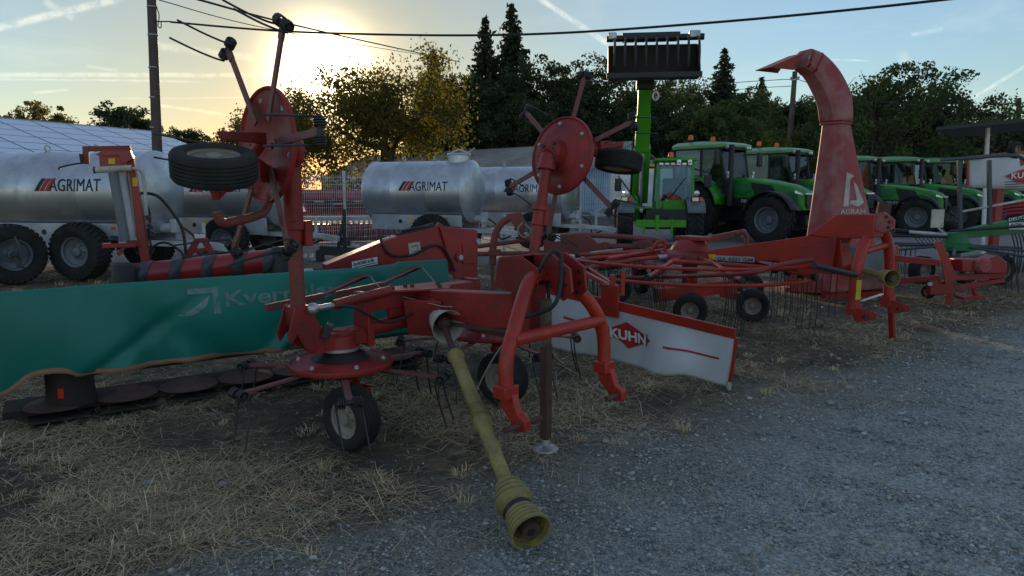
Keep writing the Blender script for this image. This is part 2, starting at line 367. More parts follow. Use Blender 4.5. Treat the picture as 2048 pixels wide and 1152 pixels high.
def raw_mesh(name, V, F, mat, tone=None, smooth=False):
    """fast mesh from numpy arrays, F (n,k)"""
    me = bpy.data.meshes.new(name); V = np.asarray(V, dtype=np.float32); F = np.asarray(F, dtype=np.int32)
    me.vertices.add(len(V)); me.vertices.foreach_set('co', V.ravel())
    n, k = F.shape; me.loops.add(n * k); me.loops.foreach_set('vertex_index', F.ravel())
    me.polygons.add(n); me.polygons.foreach_set('loop_start', np.arange(0, n * k, k, dtype=np.int32))
    try: me.polygons.foreach_set('loop_total', np.full(n, k, dtype=np.int32))
    except Exception: pass
    if smooth: me.polygons.foreach_set('use_smooth', np.ones(n, dtype=bool))
    if tone is not None:
        at_ = me.attributes.new('tone', 'FLOAT', 'FACE'); at_.data.foreach_set('value', np.asarray(tone, dtype=np.float32))
    me.materials.append(M[mat] if isinstance(mat, str) else mat); me.update(); me.validate(); return me
# ---------------------------------------------------------------- ground
def gravel_side(x, y): return x * 0.604 - (y - 3.9) * 0.797
def ground_mat():
    m, N, L, b = nodes('ground')
    g = N.new('ShaderNodeNewGeometry'); sx = N.new('ShaderNodeSeparateXYZ'); L.new(g.outputs['Position'], sx.inputs[0])
    def mth(op, a, b_=None):
        n = N.new('ShaderNodeMath'); n.operation = op
        for i, s in enumerate((a, b_)):
            if s is None: continue
            if isinstance(s, (int, float)): n.inputs[i].default_value = s
            else: L.new(s, n.inputs[i])
        return n.outputs[0]
    def noise(sc_, d=6, r=0.6):
        n = N.new('ShaderNodeTexNoise'); n.inputs['Scale'].default_value = sc_; n.inputs['Detail'].default_value = d; n.inputs['Roughness'].default_value = r
        L.new(g.outputs['Position'], n.inputs['Vector']); return n.outputs['Fac']
    def ramp(x, stops):
        r = N.new('ShaderNodeValToRGB'); e = r.color_ramp.elements
        while len(e) < len(stops): e.new(0.5)
        for i, (p, c) in enumerate(stops): e[i].position = p; e[i].color = c4(c)
        L.new(x, r.inputs[0]); return r.outputs[0]
    def rng_(x, a, b_, smooth=True):
        n = N.new('ShaderNodeMapRange'); n.interpolation_type = 'SMOOTHSTEP' if smooth else 'LINEAR'
        L.new(x, n.inputs['Value']); n.inputs['From Min'].default_value = a; n.inputs['From Max'].default_value = b_; return n.outputs[0]
    def mix(f, a, b_):
        n = N.new('ShaderNodeMix'); n.data_type = 'RGBA'; L.new(f, n.inputs['Factor'])
        for s, k in ((a, 'A'), (b_, 'B')): L.new(s, n.inputs[k])
        return n.outputs['Result']
    side = mth('SUBTRACT', mth('MULTIPLY', sx.outputs[0], 0.604), mth('MULTIPLY', mth('SUBTRACT', sx.outputs[1], 3.9), 0.797))
    side = mth('ADD', side, mth('MULTIPLY', mth('SUBTRACT', noise(1.3, 5), 0.5), 1.6))
    isg = rng_(side, -0.35, 0.35); edge = rng_(side, 1.6, 0.1)
    far = rng_(mth('ADD', sx.outputs[1], mth('MULTIPLY', noise(0.4, 3), 4.0)), 15.5, 18.5)
    soil = ramp(noise(3.0, 9, 0.7), [(0.3, (0.055, 0.046, 0.036)), (0.55, (0.12, 0.10, 0.078)), (0.75, (0.22, 0.185, 0.14))])
    grass = ramp(noise(7.0, 8, 0.7), [(0.35, (0.085, 0.07, 0.048)), (0.6, (0.23, 0.185, 0.12)), (0.8, (0.40, 0.33, 0.21))])
    sg = mix(rng_(noise(0.9, 4), 0.42, 0.6), soil, grass)
    fine = noise(70.0, 10, 0.75)
    def cells(sc_):
        v = N.new('ShaderNodeTexVoronoi'); v.inputs['Scale'].default_value = sc_; L.new(g.outputs['Position'], v.inputs['Vector'])
        bw = N.new('ShaderNodeSeparateColor'); L.new(v.outputs['Color'], bw.inputs[0]); return bw.outputs[0], v.outputs['Distance']
    c1, d1 = cells(95.0); c2, d2 = cells(42.0)
    grav = ramp(mth('ADD', mth('MULTIPLY', c1, 0.55), mth('MULTIPLY', mth('ADD', c2, fine), 0.22)), [(0.15, (0.15, 0.17, 0.16)), (0.5, (0.40, 0.435, 0.40)), (0.85, (0.72, 0.75, 0.71))])
    patch = ramp(noise(0.8, 4), [(0.4, (0.25, 0.265, 0.25)), (0.65, (0.43, 0.45, 0.43))])
    pm = N.new('ShaderNodeMix'); pm.data_type = 'RGBA'; pm.inputs['Factor'].default_value = 0.25; L.new(grav, pm.inputs['A']); L.new(patch, pm.inputs['B'])
    lot = ramp(noise(2.0, 8, 0.7), [(0.3, (0.24, 0.23, 0.22)), (0.7, (0.40, 0.385, 0.365))])
    dk = N.new('ShaderNodeMix'); dk.data_type = 'RGBA'; dk.blend_type = 'MULTIPLY'; L.new(edge, dk.inputs['Factor']); L.new(pm.outputs['Result'], dk.inputs['A']); dk.inputs['B'].default_value = (0.62, 0.56, 0.50, 1)
    cbase = mix(isg, sg, dk.outputs['Result']); cbase = mix(far, cbase, lot)
    L.new(cbase, b.inputs['Base Color']); b.inputs['Roughness'].default_value = 0.95; b.inputs['Specular IOR Level'].default_value = 0.15
    bp = N.new('ShaderNodeBump'); bp.inputs['Strength'].default_value = 0.9; bp.inputs['Distance'].default_value = 0.012
    L.new(mth('SUBTRACT', mth('ADD', fine, mth('MULTIPLY', noise(18, 5), 0.8)), mth('MULTIPLY', mth('ADD', d1, mth('MULTIPLY', d2, 1.2)), 0.9)), bp.inputs['Height']); L.new(bp.outputs[0], b.inputs['Normal'])
    return m
M['ground'] = ground_mat()
def relief(x, y):
    return (0.012 * np.sin(x * 2.1 + 1.3 * np.sin(y * 1.7)) + 0.010 * np.sin(y * 3.3 + x * 1.1) + 0.006 * np.sin(x * 7.1 + 2 * np.sin(y * 5.3)) + 0.004 * np.sin(y * 11 + x * 9)) * np.exp(-np.maximum(y - 3, 0) / 14)
t = np.linspace(-1, 1, 181); gx = 14 * np.sinh(t * 5.0) / np.sinh(1.0) * 0.35
t = np.linspace(0, 1, 221); gy = -4 + 26 * np.sinh(t * 5.2) / np.sinh(2.2) * 0.33
XX, YY = np.meshgrid(gx, gy); ZZ = relief(XX, YY) - 0.01
nx, ny = len(gx), len(gy); idx = np.arange(nx * ny).reshape(ny, nx)
F = np.stack([idx[:-1, :-1], idx[:-1, 1:], idx[1:, 1:], idx[1:, :-1]], -1).reshape(-1, 4)
gr = bpy.data.objects.new('ground', raw_mesh('ground', np.stack([XX, YY, ZZ], -1).reshape(-1, 3), F, 'ground', smooth=True)); col.objects.link(gr)
gr['kind'] = 'structure'
# ---------------------------------------------------------------- straw, weeds, gravel
M['straw'] = leafmat('straw', (0.22, 0.165, 0.095), (0.90, 0.74, 0.46), 0.15, 0.8)
M['weed'] = leafmat('weed_green', (0.035, 0.06, 0.018), (0.09, 0.13, 0.035), 0.3)
def field(x, y, s=1.0, ph=0.0):
    return (np.sin(x * 1.9 * s + 2.0 * np.sin(y * 1.3 * s + ph)) + np.sin(y * 2.3 * s + 1.7 * np.sin(x * 1.6 * s + ph * 2)) + 0.7 * np.sin((x + y) * 4.1 * s + ph)) / 2.7
def scatter(n, ymin, ymax, power=1.6, wide=0.82):
    u = rng.random(n); y = ymin + (ymax - ymin) * u ** power; x = (rng.random(n) * 2 - 1) * (y * wide + 0.6); return x, y
def blades(n_try, lying=True):
    x, y = scatter(n_try, 2.2, 13.0, 1.9); s = gravel_side(x, y) + 0.5 * field(x, y, 1.4)
    dens = np.clip(0.55 - s * 1.1, 0.03, 1.0) * np.clip(0.40 + 1.0 * field(x, y, 1.15, 0.7) + 0.35 * field(x, y, 3.1, 2.2), 0.05, 1)
    k = rng.random(n_try) < dens; x, y = x[k], y[k]; n = len(x); z = relief(x, y) - 0.01
    a = rng.random(n) * 2 * np.pi
    if lying:
        ln = rng.gamma(2.2, 0.042, n) + 0.02; ln[rng.random(n) < 0.015] *= 2.4; w = rng.uniform(0.0009, 0.0021, n) * (0.75 + y * 0.09); el = rng.normal(0.07, 0.13, n).clip(-0.05, 0.6)
    else:
        ln = rng.uniform(0.03, 0.10, n); w = rng.uniform(0.0012, 0.0024, n) * (0.8 + y * 0.1); el = rng.uniform(0.5, 1.4, n)
    dx, dy, dz = np.cos(a) * np.cos(el), np.sin(a) * np.cos(el), np.sin(el)
    sxv, syv = -np.sin(a), np.cos(a)
    base = np.stack([x, y, z + 0.004 + rng.random(n) * 0.012 * lying], -1); d = np.stack([dx, dy, dz], -1); sd = np.stack([sxv, syv, np.zeros(n)], -1)
    mid = base + d * (ln * 0.55)[:, None] + np.stack([np.zeros(n), np.zeros(n), ln * rng.uniform(-0.02, 0.10, n)], -1)
    tip = base + d * ln[:, None] + sd * (ln * rng.normal(0, 0.18, n))[:, None] - np.array([0, 0, 1.0]) * (ln * 0.08)[:, None]
    tip[:, 2] = np.maximum(tip[:, 2], z + 0.003)
    W = w[:, None]
    V = np.stack([base - sd * W, base + sd * W, mid + sd * W * 0.9, mid - sd * W * 0.9, tip + sd * W * 0.35, tip - sd * W * 0.35], 1).reshape(-1, 3)
    o = np.arange(n)[:, None] * 6; F = np.concatenate([o + np.array([[0, 1, 2, 3]]), o + np.array([[3, 2, 4, 5]])], 0)
    tone = np.clip(rng.beta(1.2, 1.5, n) , 0, 1); return V, F, np.concatenate([tone, tone])
V, F, T = blades(300000); so = bpy.data.objects.new('dry_straw', raw_mesh('dry_straw', V, F, 'straw', T)); col.objects.link(so)
tag(so, 'loose dry straw lying over the bare earth', 'straw', kind='stuff')
def tufts(nt, per, ymax, mat, name, label, cat, hmin, hmax, spread, dens_green=False):
    x, y = scatter(nt * 4, 2.4, ymax, 1.7); s = gravel_side(x, y)
    k = rng.random(len(x)) < np.clip(0.35 - s * 0.6, 0.01, 1) * np.clip(0.35 + 0.8 * field(x, y, 1.7, 2.0 if dens_green else 0.2), 0, 1)
    x, y = x[k][:nt], y[k][:nt]; nt = len(x)
    px = np.repeat(x, per) + rng.normal(0, spread, nt * per); py = np.repeat(y, per) + rng.normal(0, spread, nt * per); n = len(px)
    z = relief(px, py) - 0.015; a = np.arctan2(py - np.repeat(y, per), px - np.repeat(x, per)) + rng.normal(0, 0.6, n)
    ln = rng.uniform(hmin, hmax, n) * np.repeat(rng.uniform(0.6, 1.25, nt), per); lean = rng.uniform(0.35, 1.25, n); w = rng.uniform(0.0012, 0.0026, n) * (0.8 + py * 0.09)
    out = np.stack([np.cos(a), np.sin(a), np.zeros(n)], -1); sd = np.stack([-np.sin(a), np.cos(a), np.zeros(n)], -1); up = np.array([0, 0, 1.0])
    b0 = np.stack([px, py, z], -1); m1 = b0 + up * (ln * 0.6)[:, None] + out * (ln * lean * 0.35)[:, None]; tp = b0 + up * (ln * (1 - 0.35 * lean))[:, None] + out * (ln * lean)[:, None]
    W = w[:, None]; V = np.stack([b0 - sd * W, b0 + sd * W, m1 + sd * W * 0.8, m1 - sd * W * 0.8, tp + sd * W * 0.2, tp - sd * W * 0.2], 1).reshape(-1, 3)
    o = np.arange(n)[:, None] * 6; F = np.concatenate([o + np.array([[0, 1, 2, 3]]), o + np.array([[3, 2, 4, 5]])], 0)
    tn = np.clip(rng.normal(0.62, 0.25, n), 0, 1)
    ob = bpy.data.objects.new(name, raw_mesh(name, V, F, mat, np.concatenate([tn, tn]))); col.objects.link(ob); tag(ob, label, cat, kind='stuff')
tufts(420, 44, 14.0, 'straw', 'dry_grass', 'short tufts of bleached dry grass', 'grass', 0.025, 0.075, 0.03)
tufts(240, 26, 14.0, 'weed', 'green_weeds', 'low green weeds between the dry grass', 'weeds', 0.02, 0.07, 0.03, True)
M['stone'] = leafmat('gravel_stone', (0.12, 0.13, 0.125), (0.58, 0.60, 0.575), 0.0, 0.85)
def ico():
    p = (1 + 5 ** 0.5) / 2
    v = np.array([(-1, p, 0), (1, p, 0), (-1, -p, 0), (1, -p, 0), (0, -1, p), (0, 1, p), (0, -1, -p), (0, 1, -p), (p, 0, -1), (p, 0, 1), (-p, 0, -1), (-p, 0, 1)], float)
    f = np.array([(0, 11, 5), (0, 5, 1), (0, 1, 7), (0, 7, 10), (0, 10, 11), (1, 5, 9), (5, 11, 4), (11, 10, 2), (10, 7, 6), (7, 1, 8), (3, 9, 4), (3, 4, 2), (3, 2, 6), (3, 6, 8), (3, 8, 9), (4, 9, 5), (2, 4, 11), (6, 2, 10), (8, 6, 7), (9, 8, 1)])
    return v / np.linalg.norm(v[0]), f
IV, IF = ico()
def stones(n_try):
    x, y = scatter(n_try, 2.2, 10.0, 2.0); s = gravel_side(x, y) + 0.6 * field(x, y, 0.9, 1.1)
    k = rng.random(n_try) < np.clip(0.35 + s * 0.9, 0.05, 1) * np.clip(0.7 + 0.5 * field(x, y, 1.8, 0.4), 0.12, 1)
    x, y = x[k], y[k]; n = len(x); r = rng.gamma(2.0, 0.0013, n) + 0.0018; r *= (0.8 + 0.14 * y); r[rng.random(n) < 0.02] *= 2.0
    a = rng.random(n) * 6.28; sc3 = np.stack([r * rng.uniform(0.8, 1.5, n), r * rng.uniform(0.7, 1.1, n), r * rng.uniform(0.4, 0.8, n)], -1)
    pts = IV[None] * (1 + rng.normal(0, 0.14, (n, 12, 1))) * sc3[:, None]
    ca, sa = np.cos(a)[:, None], np.sin(a)[:, None]
    X = pts[..., 0] * ca - pts[..., 1] * sa; Y = pts[..., 0] * sa + pts[..., 1] * ca
    z0 = relief(x, y) - 0.01 + sc3[:, 2] * 0.35
    V = np.stack([X + x[:, None], Y + y[:, None], pts[..., 2] + z0[:, None]], -1).reshape(-1, 3)
    F = (IF[None] + (np.arange(n) * 12)[:, None, None]).reshape(-1, 3); return V, F, np.repeat(np.clip(rng.beta(1.7, 2.2, n), 0, 1), 20)
V, F, T = stones(120000); go = bpy.data.objects.new('gravel', raw_mesh('gravel', V, F, 'stone', T)); col.objects.link(go)
tag(go, 'loose grey gravel spread over the yard', 'gravel', kind='stuff')
sm = []
for i in range(5):
    mb = MB(); v = IV * (1 + rng.normal(0, 0.16, (12, 1))) * np.array([1.2, 0.95, 0.62]); mb.add([tuple(q) for q in v], [tuple(f) for f in IF]); sm.append(mb.mesh('stone', 'stone', smooth=False))
    at_ = sm[-1].attributes.new('tone', 'FLOAT', 'FACE'); at_.data.foreach_set('value', np.full(20, rng.uniform(0.2, 0.55), dtype=np.float32))
big = [(1402, 862, .03), (1385, 858, .022), (1776, 879, .035), (1683, 917, .03), (1720, 858, .04), (1545, 960, .03), (1535, 965, .024), (1425, 1043, .03), (1435, 1058, .026), (1490, 1105, .034), (1460, 1098, .026), (1735, 1080, .035), (2030, 1085, .04), (1975, 862, .03), (1575, 963, .02), (1685, 1070, .028), (1605, 1020, .022), (1890, 1115, .03), (1700, 775, .04), (1660, 808, .045), (1300, 720, .04), (560, 1120, .022), (300, 970, .05), (210, 1040, .03), (470, 1085, .025), (1800, 1000, .03), (1930, 955, .028), (1350, 1020, .02), (1240, 1100, .026), (1130, 1010, .022)]
for i, (px, py, r) in enumerate(big):
    o = bpy.data.objects.new('stone', sm[i % 5]); col.objects.link(o); p = G(px, py); o.location = (p.x, p.y, float(relief(p.x, p.y)) - 0.01 + r * 0.3); o.scale = (r * 0.68,) * 3; o.rotation_euler = (0.1 * (i % 3), 0, i * 1.7)
    tag(o, 'larger loose grey stone lying among the gravel', 'stone', 'larger stones scattered over the gravel')
# ---------------------------------------------------------------- solar-roofed barn (left)
def barn_left():
    rd = Vector((3.3, 8.0, 0)).normalized(); pd = Vector((rd.y, -rd.x, 0))          # ridge direction, down-slope direction in plan
    far = Vector((-19.5, 38.3, 0)); L_, hw, zr, ze = 24.0, 6.2, 4.6, 2.62
    t = thing('solar_barn', 'low barn with a roof covered in solar panels coloured pale blue like reflected sky', 'barn', far - rd * L_ / 2, world=True)
    near = far - rd * L_
    w = MB()
    for a, b_ in ((near + pd * hw, far + pd * hw), (near - pd * hw, far - pd * hw)):
        w.bar((a.x, a.y, ze / 2), (b_.x, b_.y, ze / 2), 0.2, ze - 0.06, up=(0, 0, 1)) if False else w.plate([a, b_, b_ + Vector((0, 0, ze - 0.08)), a + Vector((0, 0, ze - 0.08))], 0.2)
    for e in (near + rd * 0.15, far - rd * 0.15):
        w.plate([e - pd * hw, e + pd * hw, e + pd * hw + Vector((0, 0, ze - 0.1)), e + Vector((0, 0, zr - 0.1)), e - pd * hw + Vector((0, 0, ze - 0.1))], 0.18)
    w.build('wall', 'wall_dark', t)
    Z = Vector((0, 0, 1))
    for sgn in (1, -1):
        a, b_ = near + Z * zr, far + Z * zr; c, d = far + pd * sgn * (hw + 0.3) + Z * (ze - 0.1), near + pd * sgn * (hw + 0.3) + Z * (ze - 0.1)
        rf = MB().plate([a, b_, c, d], 0.08).build('roof', 'panel_frame', t)
        if sgn == 1: keep = rf
    n = (pd * (zr - ze) + Z * hw).normalized(); sl = (pd * hw - Z * (zr - ze)).normalized(); slen = math.hypot(hw, zr - ze) + 0.2
    pw, ph = 1.68, 1.02; nu, nv = int(L_ / pw), int(slen / ph)
    me = MB().box((0, 0, 0), (pw - 0.09, ph - 0.07, 0.04), (rd, sl, n)).mesh('solar_panel', 'panel')
    for i in range(nu):
        for j in range(nv):
            o = bpy.data.objects.new('solar_panel', me); col.objects.link(o); o.parent = keep
            o.location = far + Z * zr - rd * (0.15 + pw * (i + 0.5)) + sl * (0.12 + ph * (j + 0.5)) + n * 0.085
    cap = MB(); cap.bar(near + Z * (zr + 0.06), far + Z * (zr + 0.06), 0.35, 0.06); cap.build('ridge_cap', 'galv_dull', t)
    g = MB(); g.tube([near + pd * (hw + 0.38) + Z * (ze - 0.12), far + pd * (hw + 0.38) + Z * (ze - 0.12)], 0.07, 8); g.build('gutter', 'galv_dull', t)
barn_left()
# ---------------------------------------------------------------- long shed (centre) with a blue gable
def shed_centre():
    Z = Vector((0, 0, 1)); near = Vector((8.8, 52, 0)); rd = Vector((-16.5, 16.0, 0)).normalized(); pd = Vector((-rd.y, rd.x, 0))   # pd points to the camera side
    if pd.y > 0: pd = -pd
    L_, hw, zr, ze = 34.0, 5.8, 5.0, 2.6; far = near + rd * L_
    t = thing('long_shed', 'long low shed with brown-grey roof and pale blue gable behind the white fence', 'shed', near + rd * L_ / 2, world=True)
    w = MB()
    for s in (1, -1): w.plate([near + pd * hw * s, far + pd * hw * s, far + pd * hw * s + Z * (ze - 0.1), near + pd * hw * s + Z * (ze - 0.1)], 0.2)
    w.plate([far - pd * hw, far + pd * hw, far + pd * hw + Z * (ze - 0.1), far + Z * (zr - 0.1), far - pd * hw + Z * (ze - 0.1)], 0.2)
    w.build('wall', 'wall_dark', t)
    gb = MB()
    n_ = 44
    for i in range(n_):                                                               # corrugated sheets of the gable
        u0, u1 = -hw + 2 * hw * i / n_, -hw + 2 * hw * (i + 0.72) / n_; h0, h1 = [zr - 0.12 - (zr - ze) * abs(u) / hw for u in (u0, u1)]
        e = near - rd * 0.1
        gb.plate([e + pd * u0, e + pd * u1, e + pd * u1 + Z * h1, e + pd * u0 + Z * h0], 0.05)
    gw = gb.build('gable_sheeting', 'wall_blue', t)
    MB().plate([near - pd * hw, near + pd * hw, near + pd * hw + Z * (ze - 0.12), near + Z * (zr - 0.14), near - pd * hw + Z * (ze - 0.12)], 0.1).build('gable_backing', 'wall_blue', t)
    MB().box(near - rd * 0.17 + Z * 3.15, (6.6, 0.55, 0.04), (pd, Z, rd)).build('yellow_band', 'yellow', t)
    for s in (1, -1):
        a, b_ = near - rd * 0.4 + Z * zr, far + rd * 0.4 + Z * zr; c, d = far + rd * 0.4 + pd * s * (hw + 0.4) + Z * (ze - 0.1), near - rd * 0.4 + pd * s * (hw + 0.4) + Z * (ze - 0.1)
        rf = MB().plate([a, b_, c, d], 0.06).build('roof', 'fibre', t)
        sl = (pd * s * hw - Z * (zr - ze)).normalized(); nn = (pd * s * (zr - ze) + Z * hw).normalized(); slen = math.hypot(hw + 0.4, zr - ze)
        rb = MB(); k = 0
        while k * 0.36 < L_ + 0.7:                                                    # ribs of the roof sheets
            p = a + rd * (k * 0.36) + nn * 0.045; rb.bar(p, p + sl * (slen - 0.05), 0.12, 0.05, up=nn); k += 1
        rb.build('roof_rib', 'fibre', rf)
        MB().tube([c + pd * s * 0.08, d + pd * s * 0.08], 0.08, 8).build('gutter', 'galv_dull', t)
shed_centre()
# ---------------------------------------------------------------- trees
def leafquads(C, size, rs, elong=1.35):
    n = len(C); q = rs.normal(size=(n, 3)); q /= np.linalg.norm(q, axis=1)[:, None]; q[:, 2] *= 0.8
    a = np.cross(q, rs.normal(size=(n, 3))); a /= np.linalg.norm(a, axis=1)[:, None] + 1e-9; b_ = np.cross(q, a); b_ /= np.linalg.norm(b_, axis=1)[:, None] + 1e-9
    s = (size * rs.uniform(0.6, 1.35, n))[:, None]
    V = np.stack([C - a * s * elong * 0.5, C - b_ * s * 0.38, C + a * s * elong * 0.5, C + b_ * s * 0.38], 1).reshape(-1, 3)
    return V, np.arange(n * 4).reshape(n, 4)
def grow_tree(seed, H, spread, trunk_h, r0, levels=4, nb=4, up=0.35, per=26, leaf=0.16, clump=0.34, droop=0.0, leaf_from=2, bare=0.0, thin=1.0):
    rs = np.random.default_rng(seed); tb = MB(); anchors = []
    def branch(p, d, ln, r, lv):
        n = 4 if lv < 3 else 3; pts = [p]; rad = [r]; q = Vector(p); dd = Vector(d)
        for i in range(n):
            dd = (dd + Vector(rs.normal(0, 0.16 + 0.05 * lv, 3)) + Vector((0, 0, (0.10 if lv < 2 else -droop)))).normalized()
            q = q + dd * (ln / n); pts.append(q.copy()); rad.append(r * (1 - 0.62 * (i + 1) / n))
        tb.tube(pts, rad, 7 if lv < 2 else 4, caps=False)
        if lv >= leaf_from:
            for i in range(1, n + 1): anchors.append((pts[i], lv))
        if lv < levels:
            k = nb + (1 if lv == 0 else 0)
            for j in range(k):
                f = rs.uniform(0.35, 1.0) if lv else rs.uniform(0.45, 1.0); i = min(n - 1, int(f * n)); bp = pts[i].lerp(pts[i + 1], f * n - i) if i < n else pts[n]
                az = 2 * math.pi * (j + rs.uniform(-0.3, 0.3)) / k + lv; x, y, z = frame(dd)
                side = x * math.cos(az) + y * math.sin(az); ang = rs.uniform(0.55, 1.05)
                nd = (dd * math.cos(ang) + side * math.sin(ang) + Vector((0, 0, up * (0.6 if lv == 0 else 0.2)))).normalized()
                branch(bp, nd, ln * rs.uniform(0.55, 0.8), max(rad[i] * 0.62, 0.012), lv + 1)
    branch(Vector((0, 0, -0.1)), Vector((0, 0, 1)), trunk_h, r0, 0)
    A = np.array([tuple(a[0]) for a in anchors])
    # fit the skeleton into the wanted height and spread
    top = A[:, 2].max(); rad = np.percentile(np.hypot(A[:, 0], A[:, 1]), 96); kz = (H - trunk_h * 0.55) / max(top - trunk_h * 0.55, 0.1); kr = spread / rad
    def fit(p):
        p = np.asarray(p, float).copy(); h = np.clip((p[..., 2] - trunk_h * 0.3) / (trunk_h * 0.5), 0, 1); f = 1 + (kr - 1) * h
        p[..., 0] *= f; p[..., 1] *= f; z = p[..., 2]; p[..., 2] = np.where(z > trunk_h * 0.55, trunk_h * 0.55 + (z - trunk_h * 0.55) * kz, z); return p
    tb.v = [tuple(v) for v in fit(np.array(tb.v))]; A = fit(A)
    keep = rs.random(len(A)) > bare; A = A[keep]
    cnt = rs.poisson(per * thin, len(A)); C = np.repeat(A, cnt, axis=0) + rs.normal(0, clump, (cnt.sum(), 3)) * np.array([1, 1, 0.75])
    V, F = leafquads(C, leaf, rs); tone = np.clip(np.repeat(rs.uniform(0, 1, len(A)), cnt) * 0.6 + rs.uniform(0, 0.4, len(C)), 0, 1)
    return tb, (V, F, tone)
def crown_tree(seed, H, rx, rz, nclump, per, leaf, trunk_h, r0, drop=0.0):
    """dense crown: leaf clumps set through an uneven ellipsoid, on a trunk with limbs running to the clumps"""
    rs = np.random.default_rng(seed); zc = H - rz; tb = MB(); tb.tube([(0, 0, -0.1), (0.05, 0.02, trunk_h * 0.5), (0, 0, trunk_h), (0.1, 0, zc + rz * 0.3)], [r0 * 1.25, r0, r0 * 0.8, r0 * 0.2], 8)
    C = []; TN = []
    for i in range(nclump):
        v = rs.normal(size=3); v /= np.linalg.norm(v); rr = rs.uniform(0.35, 1.0) ** 0.5; lump = 1 + 0.22 * math.sin(3 * v[0] + seed) + 0.18 * math.sin(5 * v[1] + 2 * seed) + rs.normal(0, 0.07)
        c = np.array([v[0] * rx * rr * lump, v[1] * rx * rr * lump, zc + v[2] * rz * rr * (1 + 0.12 * math.sin(4 * v[0] + seed))])
        if c[2] < trunk_h * 0.45: c[2] = trunk_h * 0.45 + rs.uniform(0, 0.8)
        s = rs.uniform(0.5, 1.15) * rx * 0.17
        k = rs.poisson(per); q = rs.normal(size=(k, 3)); q /= np.linalg.norm(q, axis=1)[:, None]; q *= (rs.random((k, 1)) ** 0.4) * s; q[:, 2] = q[:, 2] * 0.75 - drop * np.abs(rs.normal(0, 1, k)) * s
        C.append(q + c); TN.append(np.clip(rs.uniform(0, 0.75) + rs.uniform(0, 0.3, k), 0, 1))
        if i % 7 == 0: tb.tube([(0, 0, max(trunk_h * 0.6, c[2] - rz * 0.7)), tuple(c * np.array([0.5, 0.5, 1]) - np.array([0, 0, 0.15 * rz])), tuple(c)], [r0 * 0.4, r0 * 0.2, 0.02], 5, caps=False)
    C = np.concatenate(C); V, F = leafquads(C, leaf, rs); return tb, (V, F, np.concatenate(TN))
def conifer(seed, H, rmax, leaf=0.26):
    rs = np.random.default_rng(seed); tb = MB(); tb.tube([(0, 0, -0.1), (0.03, 0, H * 0.5), (0, 0, H)], [H * 0.016, H * 0.010, 0.015], 7)
    C = []; TN = []; z = H * 0.08
    while z < H * 0.99:
        t = (z / H); rr = rmax * (1 - t) ** 0.82 * rs.uniform(0.75, 1.12) + 0.06; nb = 7 if t < 0.8 else 5; ph = rs.uniform(0, 6.28)
        for j in range(nb):
            a = ph + 2 * math.pi * j / nb + rs.normal(0, 0.2); r1 = rr * rs.uniform(0.55, 1.15); k = max(4, int(r1 * 17)); f = rs.random(k) ** 0.75
            dr = -0.32 * f * r1 + 0.12 * f ** 2 * r1
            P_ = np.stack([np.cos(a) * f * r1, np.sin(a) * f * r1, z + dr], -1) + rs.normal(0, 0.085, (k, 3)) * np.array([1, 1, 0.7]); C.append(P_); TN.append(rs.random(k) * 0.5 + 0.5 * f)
            if r1 > 0.5: tb.tube([(0, 0, z), (math.cos(a) * r1 * 0.9, math.sin(a) * r1 * 0.9, z - 0.2 * r1)], [0.025, 0.008], 4, caps=False)
        z += 0.21 + 0.10 * (1 - t)
    C = np.concatenate(C); V, F = leafquads(C, leaf, rs, 1.8); return tb, (V, F, np.concatenate(TN))
M['leaf_oak'] = leafmat('oak_leaves', (0.07, 0.075, 0.016), (0.22, 0.18, 0.032), 0.7)
M['leaf_birch'] = leafmat('birch_leaves', (0.07, 0.075, 0.022), (0.16, 0.14, 0.04), 0.6)
M['leaf_dark'] = leafmat('dark_leaves', (0.028, 0.044, 0.019), (0.075, 0.10, 0.036), 0.35)
M['leaf_mid'] = leafmat('green_leaves', (0.05, 0.08, 0.026), (0.12, 0.155, 0.05), 0.4)
M['leaf_lime'] = leafmat('lime_leaves', (0.09, 0.12, 0.02), (0.17, 0.19, 0.035), 0.4)
M['leaf_purple'] = leafmat('purple_leaves', (0.03, 0.02, 0.022), (0.065, 0.04, 0.045), 0.25)
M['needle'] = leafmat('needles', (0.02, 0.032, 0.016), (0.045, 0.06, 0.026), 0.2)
TREES = {}
def tree(name, label, mk, leafm, loc, rot=0.0, scale=1.0, bark='bark', group='trees beyond the fence', key=None):
    t = thing(name, label, 'tree', loc, rot, group); t.scale = (scale,) * 3 if isinstance(scale, (int, float)) else scale
    if key not in TREES or key is None:
        tb, (V, F, tone) = mk(); tm = tb.mesh('trunk', bark); cm = raw_mesh('crown', V, F, leafm, tone)
        if key: TREES[key] = (tm, cm)
    else: tm, cm = TREES[key]
    for nm, me in (('trunk', tm), ('crown', cm)):
        o = bpy.data.objects.new(nm, me); col.objects.link(o); o.parent = t
    return t
def at(px, Y): p = P(px, 400, Y); return (p.x, p.y, 0)
tree('oak_tree', 'broad spreading oak with bare twigs at the top, glowing against the low sun', lambda: grow_tree(11, 7.7, 3.9, 3.2, 0.33, 4, 4, 0.4, 17, 0.12, 0.30, bare=0.10), 'leaf_oak', at(796, 31), 2.2)
tree('birch_tree', 'pale weeping tree left of the oak, against the sun', lambda: grow_tree(5, 5.9, 2.3, 3.0, 0.16, 4, 4, 0.5, 22, 0.10, 0.28, droop=0.12), 'leaf_birch', at(590, 33), 0.0, bark='barkpale')
tree('birch_tree', 'small feathery birch with hanging twigs, left of the folded red rotor', lambda: grow_tree(9, 5.0, 1.3, 2.6, 0.10, 4, 4, 0.5, 10, 0.12, 0.22, droop=0.22), 'leaf_birch', at(487, 34), 1.0, bark='barkpale')
